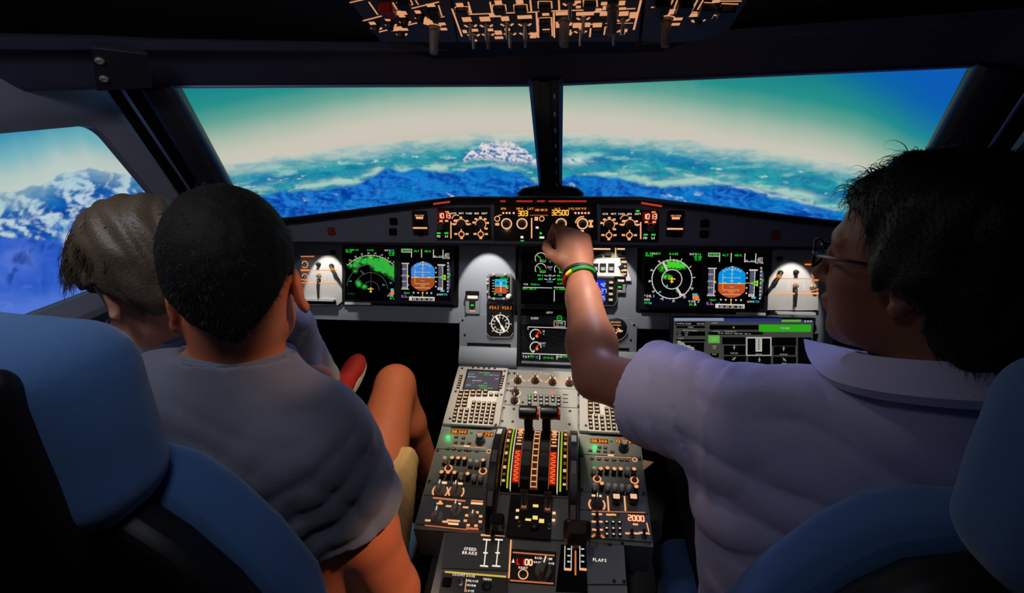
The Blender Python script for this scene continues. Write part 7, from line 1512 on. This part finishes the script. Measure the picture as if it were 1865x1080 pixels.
# T-shirt
tb = Body(); torso(tb, lsl, lsr, lch, lwa, lpe + V3(0, 0, .04), lneck); tb.chain([lsr, lsr * .60 + lel * .40], (.053, .058), .03); tb.chain([lsl, lsl * .55 + lell * .45], (.060, .070), .03); tb.cap(lneck + V3(0, 0, -.07), lneck, .062, .054, .03); tb = tb.grown(.013)
tb.disp = None; folds(tb, .004, 11, (((.5, .2, -.85), 75, (-.27, .55, .83), .12, .011), ((.8, 0, -.6), 60, (-.33, .52, .72), .13, .010), ((.35, .3, .9), 60, (-.45, .50, .95), .12, .004), ((.9, 0, .45), 70, (-.22, .57, .90), .09, .009)), 1)
slv = lsr * .55 + lel * .45; sdir = (lel - lsr) / np.linalg.norm(lel - lsr); slv2 = lsl * .45 + lell * .55; sd2 = (lell - lsl) / np.linalg.norm(lell - lsl); nkd = V3(.02, .30, 1.0); nkd /= np.linalg.norm(nkd)
def tcut(P):
    near = np.sqrt(((P - slv) ** 2).sum(1)) < .16; c = np.where(near & (P[:, 0] > -.30), (P - slv) @ sdir, -1); near2 = np.sqrt(((P - slv2) ** 2).sum(1)) < .16; c = np.maximum(c, np.where(near2 & (P[:, 0] < -.56), (P - slv2) @ sd2, -1))
    r = np.sqrt(((P - lneck) - ((P - lneck) @ nkd)[:, None] * nkd) ** 2 @ np.ones(3)); c = np.maximum(c, np.where(((P - lneck) @ nkd > -.04) & (r < .078), (P - lneck) @ nkd + .004, -1)); arm = -(np.sqrt((((P - slv) - ((P - slv) @ sdir)[:, None] * sdir) ** 2).sum(1)) - .057); c = np.maximum(c, np.where(near & ((P - slv) @ sdir > -.030), arm, -1)); return c
tb.cut = tcut; co, Q = tb.polygonise(.005, .02); wpart(Lm, 't_shirt', co, Q, mat('slate_tshirt', (108, 110, 124), .9, 0, .06, 400, .3, .15, 0, .25))
# collar ribbing
def ring_tube(root, name, c, ax_n, ra, rb, rad, m, n=40, a0=0, a1=360, wob=0.0, ref=(1, 0, 0)):
    z = np.array(ax_n, float); z /= np.linalg.norm(z); x = np.array(ref, float); x -= z * (x @ z); x /= np.linalg.norm(x); y = np.cross(z, x); pts = []
    for i in range(n + 1): t = math.radians(a0 + (a1 - a0) * i / n); pts.append(np.array(c) + x * ra * math.cos(t) + y * rb * math.sin(t) + z * wob * math.sin(2 * t) - np.array(root.location))
    mb = MB(); mb.tube(pts, rad, 8, 0, abs(a1 - a0) < 360); return mb.build(name, m, root, smooth=True)
ring_tube(Lm, 'collar', lneck + V3(0, .004, -.006), nkd, .065, .064, .008, mat('slate_tshirt'))
# shorts
sb = Body(); sb.ell(lpe, (.178, .140, .125), None, .05)
for hp, kn in ((lhipr, lknr), (lhipl, lknl)): sb.chain([hp, hp * .40 + kn * .60], (.108, .094), .04)
folds(sb, .004, 13, (((0, 1, .3), 110, tuple(lhipr * .5 + lknr * .5), .14, .005),), 4); kd = (lknr - lhipr) / np.linalg.norm(lknr - lhipr); kp = lhipr * .40 + lknr * .60; kd2 = (lknl - lhipl) / np.linalg.norm(lknl - lhipl); kp2 = lhipl * .40 + lknl * .60
sb.cut = lambda P: np.maximum(np.where(P[:, 0] > -.45, (P - kp) @ kd, (P - kp2) @ kd2), P[:, 2] - .67); co, Q = sb.polygonise(.006, .02); wpart(Lm, 'shorts', co, Q, mat('khaki_cotton', (218, 178, 118), .9, 0, .06, 300, .3, .15))
def shoe(root, an, d, m, sole, name='shoe', k=1.0, up=(0, 0, 1)):
    d = np.array(d, float); d /= np.linalg.norm(d); u = np.array(up, float); u -= d * (u @ d); u /= np.linalg.norm(u); s_ = np.cross(d, u); ax = np.array([d, s_, u]); b = Body(); an = np.array(an, float)
    b.cap(an + u * .02 * k, an - u * .045 * k, .044 * k, .044 * k, .02); b.ell(an + d * .075 * k - u * .058 * k, np.array((.105, .045, .040)) * k, ax, .03); b.ell(an + d * .13 * k - u * .066 * k, np.array((.055, .044, .032)) * k, ax, .02)
    b.cut = lambda P: np.maximum((an - u * .085 * k - P) @ u, (P - an - u * .03 * k) @ u); co, Q = b.polygonise(.005 * k, .015); so = wpart(root, name, co, Q, m)
    mb = MB(); pts = []; 
    for t in np.linspace(0, 2 * math.pi, 28, endpoint=False): x = math.cos(t); y = math.sin(t); pts.append((.055 + .125 * x, .043 * y * (1.0 + .12 * x)))
    mb.prism([(p[0] * k, p[1] * k) for p in pts], -.102 * k, -.080 * k, .004 * k); mb.v = [tuple(an + d * v[0] + s_ * -v[1] * -1 + u * v[2] - np.array(root.location)) for v in mb.v]; o = mb.build('sole', sole, so); return so
def shoe_fix(o, root): pass
for an in (lanr, lanl): shoe(Lm, an, (.12, 1, -.1), mat('white_trainer', (214, 208, 196), .6), mat('white_sole', (226, 220, 206), .6))

# ---------------------------------------------------------------- child beside him
Ch = person('child with tousled light brown hair leaning over to the left side window', (-.60, .74, 0))
ch = Head(atD(278, 500, .80), 66, -18, -8, .93); cneck = atD(316, 586, .86); csl, csr = atD(250, 628, .84), atD(400, 620, .98)
cpe = V3(-.545, .86, .70); cch = V3(-.600, .745, .92); cwa = V3(-.575, .80, .80)
ckn, can = atD(520, 600, 1.10), atD(590, 698, 1.26); ckl, cal = V3(-.68, 1.02, .80), V3(-.66, 1.10, .58)
b = Body(); ch.add(b, cneck, (.045, .048), True); torso(b, csl, csr, cch, cwa, cpe, cneck, .68)
for sh, el, wr in ((csl, V3(-.78, .80, .84), V3(-.80, .93, .92)), (csr, V3(-.47, .92, .86), V3(-.60, .92, .80))):
    b.chain([sh, el], (.036, .028), .015); b.chain([el, wr], (.028, .019), .015); hand(b, wr, (-.2, .9, .2) if sh is csl else (-.7, .4, .1), (0, -.3, 1), (1, 0, .3), .68, (.3, .4, .3))
for hp, kn, an in ((V3(-.50, .87, .70), ckn, can), (V3(-.60, .88, .69), ckl, cal)): b.chain([hp, kn], (.060, .044), .02); b.chain([kn, an], (.043, .028), .02)
co, Q = b.polygonise(.0045); wpart(Ch, 'body', co, Q, mat('fair_skin', (214, 150, 122), .5, 0, .05, 60, .05, .35, .3))
hb = Body(); k = ch.k; hb.ell(ch.P(-.014, 0, .034), np.array((.110, .090, .100)) * k, ch.ax); hb.ell(ch.P(.058, 0, .046), np.array((.060, .072, .052)) * k, ch.ax, .03); hb.ell(ch.P(-.062, 0, -.030), np.array((.048, .062, .058)) * k, ch.ax, .03); hb.ell(ch.P(.104, .022, .022), np.array((.018, .040, .032)) * k, ch.ax, .02)
for q in (-1, 1): hb.ell(ch.P(.012, q * .070, .018), np.array((.045, .018, .044)) * k, ch.ax, .02)
def ccut(P):
    q = ch.loc(P); f, l, u = q[:, 0], np.abs(q[:, 1]), q[:, 2]
    line = np.where(f > .05, .020 - .25 * (f - .05), np.where(f > -.03, .022 - .10 * f, -.045 - .4 * np.clip(-.03 - f, 0, .1))) + .012 * n3(P * (1, 1, .3), 55, 8)
    return (line - u) * ch.k * .8
hb.cut = ccut; hb.disp = lambda P: .006 * n3(P, 28, 6) + .0045 * (np.abs(np.sin(ch.loc(P)[:, 1] * 95 + ch.loc(P)[:, 0] * 60 + 3.0 * n3(P, 12, 7))) - .6)
co, Q = hb.polygonise(.0036, .02); HAIR2 = mat('light_brown_hair', (84, 70, 54), .5, 0, .35, 260, .6, .5); wpart(Ch, 'hair', co, Q, HAIR2)
nv = vnorm(co, Q); rs = np.random.RandomState(4); lo_ = ch.loc(co); out = np.nonzero(lo_[:, 2] > .045)[0]; pk = rs.choice(out, 2600)
fl = ch.f[None] * .9 + np.sign(lo_[pk, 1])[:, None] * ch.l[None] * .35 - ch.u[None] * .5; strands('hair_strands', HAIR2, Ch, co[pk] - np.array(Ch.location) - nv[pk] * .003, nv[pk] * .35 + fl, .038, .0007, (tuple(-ch.u * .9 + ch.f * .4), .6), 6, .15)
tb = Body(); torso(tb, csl, csr, cch, cwa, cpe + V3(0, 0, .03), cneck, .68)
for sh, el in ((csl, V3(-.78, .80, .84)), (csr, V3(-.47, .92, .86))): tb.chain([sh, sh * .5 + el * .5], (.038, .044), .02)
tb.cap(cneck + V3(0, 0, -.05), cneck, .050, .047, .02); tb = tb.grown(.010); folds(tb, .004, 16, (((.3, .5, .8), 120, tuple(csl), .1, .004),), 7); cn = V3(-.1, -.15, 1.0); cn /= np.linalg.norm(cn)
tb.cut = lambda P: np.where(np.sqrt(((P - cneck) ** 2).sum(1)) < .085, (P - cneck) @ cn + .002, -1); co, Q = tb.polygonise(.005, .02); wpart(Ch, 't_shirt', co, Q, mat('blue_grey_jersey', (112, 122, 150), .9, 0, .06, 300, .3, .15))
ring_tube(Ch, 'collar', cneck + V3(0, 0, -.004), cn, .056, .055, .007, mat('blue_grey_jersey'))
pb = Body(); pb.ell(cpe, (.115, .10, .09), None, .04)
for hp, kn, an in ((V3(-.50, .87, .70), ckn, can), (V3(-.60, .88, .69), ckl, cal)): pb.chain([hp, kn], (.070, .058), .03); pb.chain([kn, kn * .12 + an * .88], (.056, .046), .02)
folds(pb, .003, 18, (((.3, .5, -.8), 130, tuple(ckn), .14, .004),), 9); co, Q = pb.polygonise(.005, .02); wpart(Ch, 'trousers', co, Q, mat('grey_denim', (172, 178, 196), .9, 0, .08, 300, .3, .15))
rs_ = shoe(Ch, can + V3(.012, .02, -.015), (.20, .75, .50), mat('red_canvas', (190, 44, 40), .7), mat('grey_sole', (196, 190, 178), .6), 'shoe', .58, (-.15, -.1, 1)); shoe(Ch, cal, (.1, 1, 0), mat('red_canvas'), mat('grey_sole'), 'shoe', .66)

# ---------------------------------------------------------------- man in the right seat, reaching for the autopilot panel
Rm = person('man with glasses and dark hair in pale polo shirt, on right seat reaching forward', (.52, .66, 0))
rh = Head(atD(1682, 480, .605), 43, -4, 0, 1.0); rneck = V3(.515, .585, 1.100); rsl, rsr = V3(.335, .690, .955), V3(.690, .500, .985); rch, rwa, rpe = V3(.47, .625, .84), V3(.468, .65, .66), V3(.50, .67, .53)
rel = V3(.127, .905, .905); rwr = V3(.086, 1.165, 1.042); rer = V3(.80, .60, .72); rwr2 = V3(.70, .85, .66)
b = Body(); rh.add(b, rneck, (.058, .064)); torso(b, rsl, rsr, rch, rwa, rpe, rneck, 1.0, fat=1.08)
b.chain([rsl, rsl * .5 + rel * .5, rel], (.058, .054, .046), .02); b.chain([rel, rel * .72 + rwr * .28 + V3(0, .0, -.004), rel * .3 + rwr * .7, rwr], (.046, .051, .037, .029), .02)
hand(b, rwr, (-.14, .74, .66), (.35, -.52, .78), (-.75, -.2, -.6), 1.14, (.75, 1.05, .6), .9)
b.chain([rsr, rer], (.058, .044), .02); b.chain([rer, rwr2], (.044, .028), .02); hand(b, rwr2, (-.3, .9, 0), (0, .1, 1), (-1, 0, .3), 1.0, (.5, .5, .3))
co, Q = b.polygonise(.0042); wpart(Rm, 'body', co, Q, SKIN('skin', (138, 90, 70)))
hb = Body(); k = rh.k; hb.ell(rh.P(-.016, 0, .034), np.array((.112, .090, .100)) * k, rh.ax); hb.ell(rh.P(-.066, 0, -.050), np.array((.060, .078, .092)) * k, rh.ax, .04)
for q in (-1, 1): hb.ell(rh.P(-.006, q * .076, -.012), np.array((.046, .024, .052)) * k, rh.ax, .02)
def rcut(P):
    q = rh.loc(P); f, l, u = q[:, 0], np.abs(q[:, 1]), q[:, 2]
    line = np.where(f > .045, .058 + .5 * (f - .045), np.where(f > .012, -.030 + (f - .012) * 2.6, np.where(f > -.03, -.030 - .0 * f, -.135))) + .007 * n3(P * (1, 1, .4), 60, 3)
    lobe = .024 - np.sqrt((f + .002) ** 2 + (u + .036) ** 2); return np.maximum((line - u) * .7, np.where(l > .06, lobe, -1)) * k
hb.cut = rcut; hb.disp = lambda P: .006 * n3(P, 22, 5) + .004 * (np.abs(np.sin(rh.loc(P)[:, 0] * 70 + rh.loc(P)[:, 2] * 30 + 3 * n3(P, 10, 2))) - .6)
co, Q = hb.polygonise(.004, .02); HAIR3 = mat('black_brown_hair', (17, 14, 13), .5, 0, .3, 300, .5, .45); wpart(Rm, 'hair', co, Q, HAIR3)
nv = vnorm(co, Q); rs = np.random.RandomState(9); lo_ = rh.loc(co); out = np.nonzero((lo_[:, 2] > -.09) & ((lo_[:, 0] < -.04) | (lo_[:, 2] > .03)))[0]; pk = rs.choice(out, 3000)
fl = rh.f[None] * (-.25) - rh.u[None] * .9 + np.sign(lo_[pk, 1])[:, None] * rh.l[None] * .5; fl -= nv[pk] * (fl * nv[pk]).sum(1)[:, None]
strands('hair_strands', HAIR3, Rm, co[pk] - np.array(Rm.location) - nv[pk] * .002, nv[pk] * .28 + fl, .026, .0006, (tuple(-rh.u), .35), 8, .25)
tip = np.nonzero((lo_[:, 2] > .075) & (lo_[:, 0] > .03))[0]; pk = rs.choice(tip, 110); strands('hair_curls', HAIR3, Rm, co[pk] - np.array(Rm.location) - nv[pk] * .003, nv[pk] * .6 + rh.f * .25 + rh.l * .3, .030, .0007, (tuple(-rh.u * .9 + rh.f * .5), .8), 11, .8, 8)
# stubble on the chin
# glasses: frame with two lenses and temples
gm = MB(); LN = []
for q in (-1, 1):
    pts = [rh.P(.108 - .010 * abs(math.cos(t)) * (1 if math.cos(t) * 1 > 0 else .2), q * .033 + .024 * math.cos(t) * q, .003 + .0175 * math.sin(t)) for t in np.linspace(0, 2 * math.pi, 25)]
    gm.tube([p - np.array(Rm.location) for p in pts], .0021, 6, 0, False); LN.append(pts[:-1])
    gm.tube([p - np.array(Rm.location) for p in (rh.P(.098, q * .058, .010), rh.P(.085, q * .074, .010), rh.P(.02, q * .083, .010), rh.P(-.008, q * .083, .012), rh.P(-.026, q * .082, -.006))], .0025, 6)
gm.tube([p - np.array(Rm.location) for p in (rh.P(.108, .010, .008), rh.P(.114, 0, .010), rh.P(.108, -.010, .008))], .0020, 6)
go = gm.build('glasses', mat('glasses_black', (8, 8, 9), .25), Rm, smooth=True)
lens_m = bpy.data.materials.new('clear_lens'); lens_m.use_nodes = True; _n = lens_m.node_tree; _n.nodes.clear(); _o = _n.nodes.new('ShaderNodeOutputMaterial'); _t = _n.nodes.new('ShaderNodeBsdfTransparent'); _g = _n.nodes.new('ShaderNodeBsdfGlossy'); _x = _n.nodes.new('ShaderNodeMixShader'); _g.inputs['Roughness'].default_value = .03; _x.inputs[0].default_value = .12; _n.links.new(_t.outputs[0], _x.inputs[1]); _n.links.new(_g.outputs[0], _x.inputs[2]); _n.links.new(_x.outputs[0], _o.inputs[0])
for pts in LN:
    mb = MB(); n = len(pts); mb.add([p - np.array(Rm.location) for p in pts] + [p + rh.f * .0012 - np.array(Rm.location) for p in pts], [tuple(range(n)), tuple(range(n, 2 * n))[::-1]]); mb.build('lens', lens_m, go)
for q in (-1, 1):
    mb = MB(); mb.lathe(0, 0, [(.0066, 0), (.0052, .0022), (.002, .0032)], 14); M_ = Matrix((tuple(rh.l), tuple(rh.u), tuple(rh.f))).transposed()
    o = mb.build('iris', mat('dark_iris', (34, 24, 18), .2), Rm, tuple(rh.P(.0935, q * .031, .003) - np.array(Rm.location)), smooth=True); o.rotation_euler = M_.to_euler()
# polo shirt
tb = Body(); torso(tb, rsl, rsr, rch, rwa, rpe + V3(0, 0, .03), rneck, 1.0, fat=1.10); slp = rsl * .42 + rel * .58; tb.chain([rsl, rsl * .45 + rel * .55], (.066, .082), .03); tb.chain([rsr, rsr * .5 + rer * .5], (.066, .074), .03)
tb.ell((rsl + rch) / 2 + V3(-.02, .02, -.03), (.09, .075, .10), None, .06); tb.cap(rneck + V3(0, 0, -.07), rneck, .072, .064, .03); tb = tb.grown(.014)
folds(tb, .005, 9, (((.65, -.55, .5), 75, tuple(rsl * .75 + rel * .25), .12, .012), ((.2, .3, .95), 45, (.40, .60, .90), .16, .010), ((.9, .2, -.5), 50, (.36, .58, .74), .17, .012), ((.6, 0, .8), 40, (.55, .50, .88), .16, .008), ((.3, -.3, .9), 60, (.42, .62, 1.02), .10, .009)), 3)
sdr = (rel - rsl) / np.linalg.norm(rel - rsl); _fd = tb.disp; tb.disp = lambda P: _fd(P) + .0025 * np.exp(-(((P - rsl - sdr * .012) @ sdr) / .005) ** 2) * (np.sqrt(((P - rsl) ** 2).sum(1)) < .13); nk2 = V3(-.05, .38, 1.0); nk2 /= np.linalg.norm(nk2)
def pcut(P):
    near = np.sqrt(((P - slp) ** 2).sum(1)) < .18; c = np.where(near, (P - slp) @ sdr, -1); c = np.maximum(c, np.where(np.sqrt(((P - rneck) ** 2).sum(1)) < .082, (P - rneck) @ nk2 + .010, -1))
    ax_ = np.sqrt((((P - slp) - ((P - slp) @ sdr)[:, None] * sdr) ** 2).sum(1)); return np.maximum(c, np.where(near & ((P - slp) @ sdr > -.05), .066 - ax_, -1))
tb.cut = pcut; POLO = mat('pale_polo_cotton', (180, 178, 214), .9, 0, .05, 500, .35, .15, 0, .2); co, Q = tb.polygonise(.005, .02); wpart(Rm, 'polo_shirt', co, Q, POLO)
# shoulder seam and turned collar
def collar(root, c, nrm, r0, r1, h, a0, a1, m, flare, n=36, ref=(1, 0, 0)):
    z = np.array(nrm); x = np.array(ref, float); x -= z * (x @ z); x /= np.linalg.norm(x); y = np.cross(z, x); rows = []
    for i in range(n + 1):
        t = math.radians(a0 + (a1 - a0) * i / n); e = abs(2 * i / n - 1); dr = x * math.cos(t) + y * math.sin(t); pt = e ** 6; fl_ = flare if i > n / 2 else flare * 2.6; lf_ = .012 if i > n / 2 else .040
        rows.append([c + dr * r0 - z * .012, c + dr * (r0 + .004) + z * h * (.9 - .25 * pt), c + dr * (r0 + .012) + z * h * (1.0 - .25 * pt), c + dr * (r1 + fl_ * pt) + z * (-.004 + lf_ * pt), c + dr * (r1 - .006 + fl_ * pt) + z * (-.014 + lf_ * pt), c + dr * (r0 + .008) + z * h * .80])
    k_ = 6; mb = MB(); mb.add([p - np.array(root.location) for r_ in rows for p in r_], [(i * k_ + j, (i + 1) * k_ + j, (i + 1) * k_ + (j + 1) % k_, i * k_ + (j + 1) % k_) for i in range(n) for j in range(k_)] + [tuple(range(k_))[::-1], tuple(range(n * k_, (n + 1) * k_))]); o = mb.build('collar', m, root, smooth=True); return o
collar(Rm, rneck + V3(0, .012, -.006), nk2, .072, .112, .032, -245, 65, POLO, .030)
# trousers and shoes
pb = Body(); pb.ell(rpe, (.175, .14, .12), None, .05); rl = ((V3(.43, .70, .51), V3(.40, 1.08, .56), V3(.40, 1.16, .14)), (V3(.62, .70, .51), V3(.66, 1.08, .56), V3(.68, 1.16, .14)))
for hp, kn, an in rl: pb.chain([hp, kn], (.098, .076), .03); pb.chain([kn, an], (.072, .056), .03)
folds(pb, .004, 12, (), 5); co, Q = pb.polygonise(.007, .02); wpart(Rm, 'trousers', co, Q, mat('dark_trousers', (34, 36, 42), .9, 0, .1, 200, .3, .15))
for _, _, an in rl: shoe(Rm, an + V3(0, 0, -.035), (0, 1, 0), mat('black_shoe', (18, 18, 18), .5), mat('black_sole', (12, 12, 12), .6))
# wristbands
wd = rwr - rel; wd /= np.linalg.norm(wd); wp = rwr - wd * .012
ring_tube(Rm, 'wristband', wp - wd * .006, wd, .0355, .0335, .0055, mat('dark_wristband', (12, 20, 16), .6))
for nm, c, a0, a1 in (('green', (24, 120, 40), 232, 325), ('yellow', (214, 196, 40), 208, 232), ('red', (190, 36, 28), 165, 208), ('blue', (20, 26, 70), 325, 525)):
    tag(ring_tube(Rm, 'bracelet', wp - wd * .020, wd + V3(-.12, 0, -.1), .0370, .0350, .0052, mat(nm + '_bracelet', c, .5), 14, a0, a1, 0, (1, .3, 0)), nm + ' stretch of the bracelet')
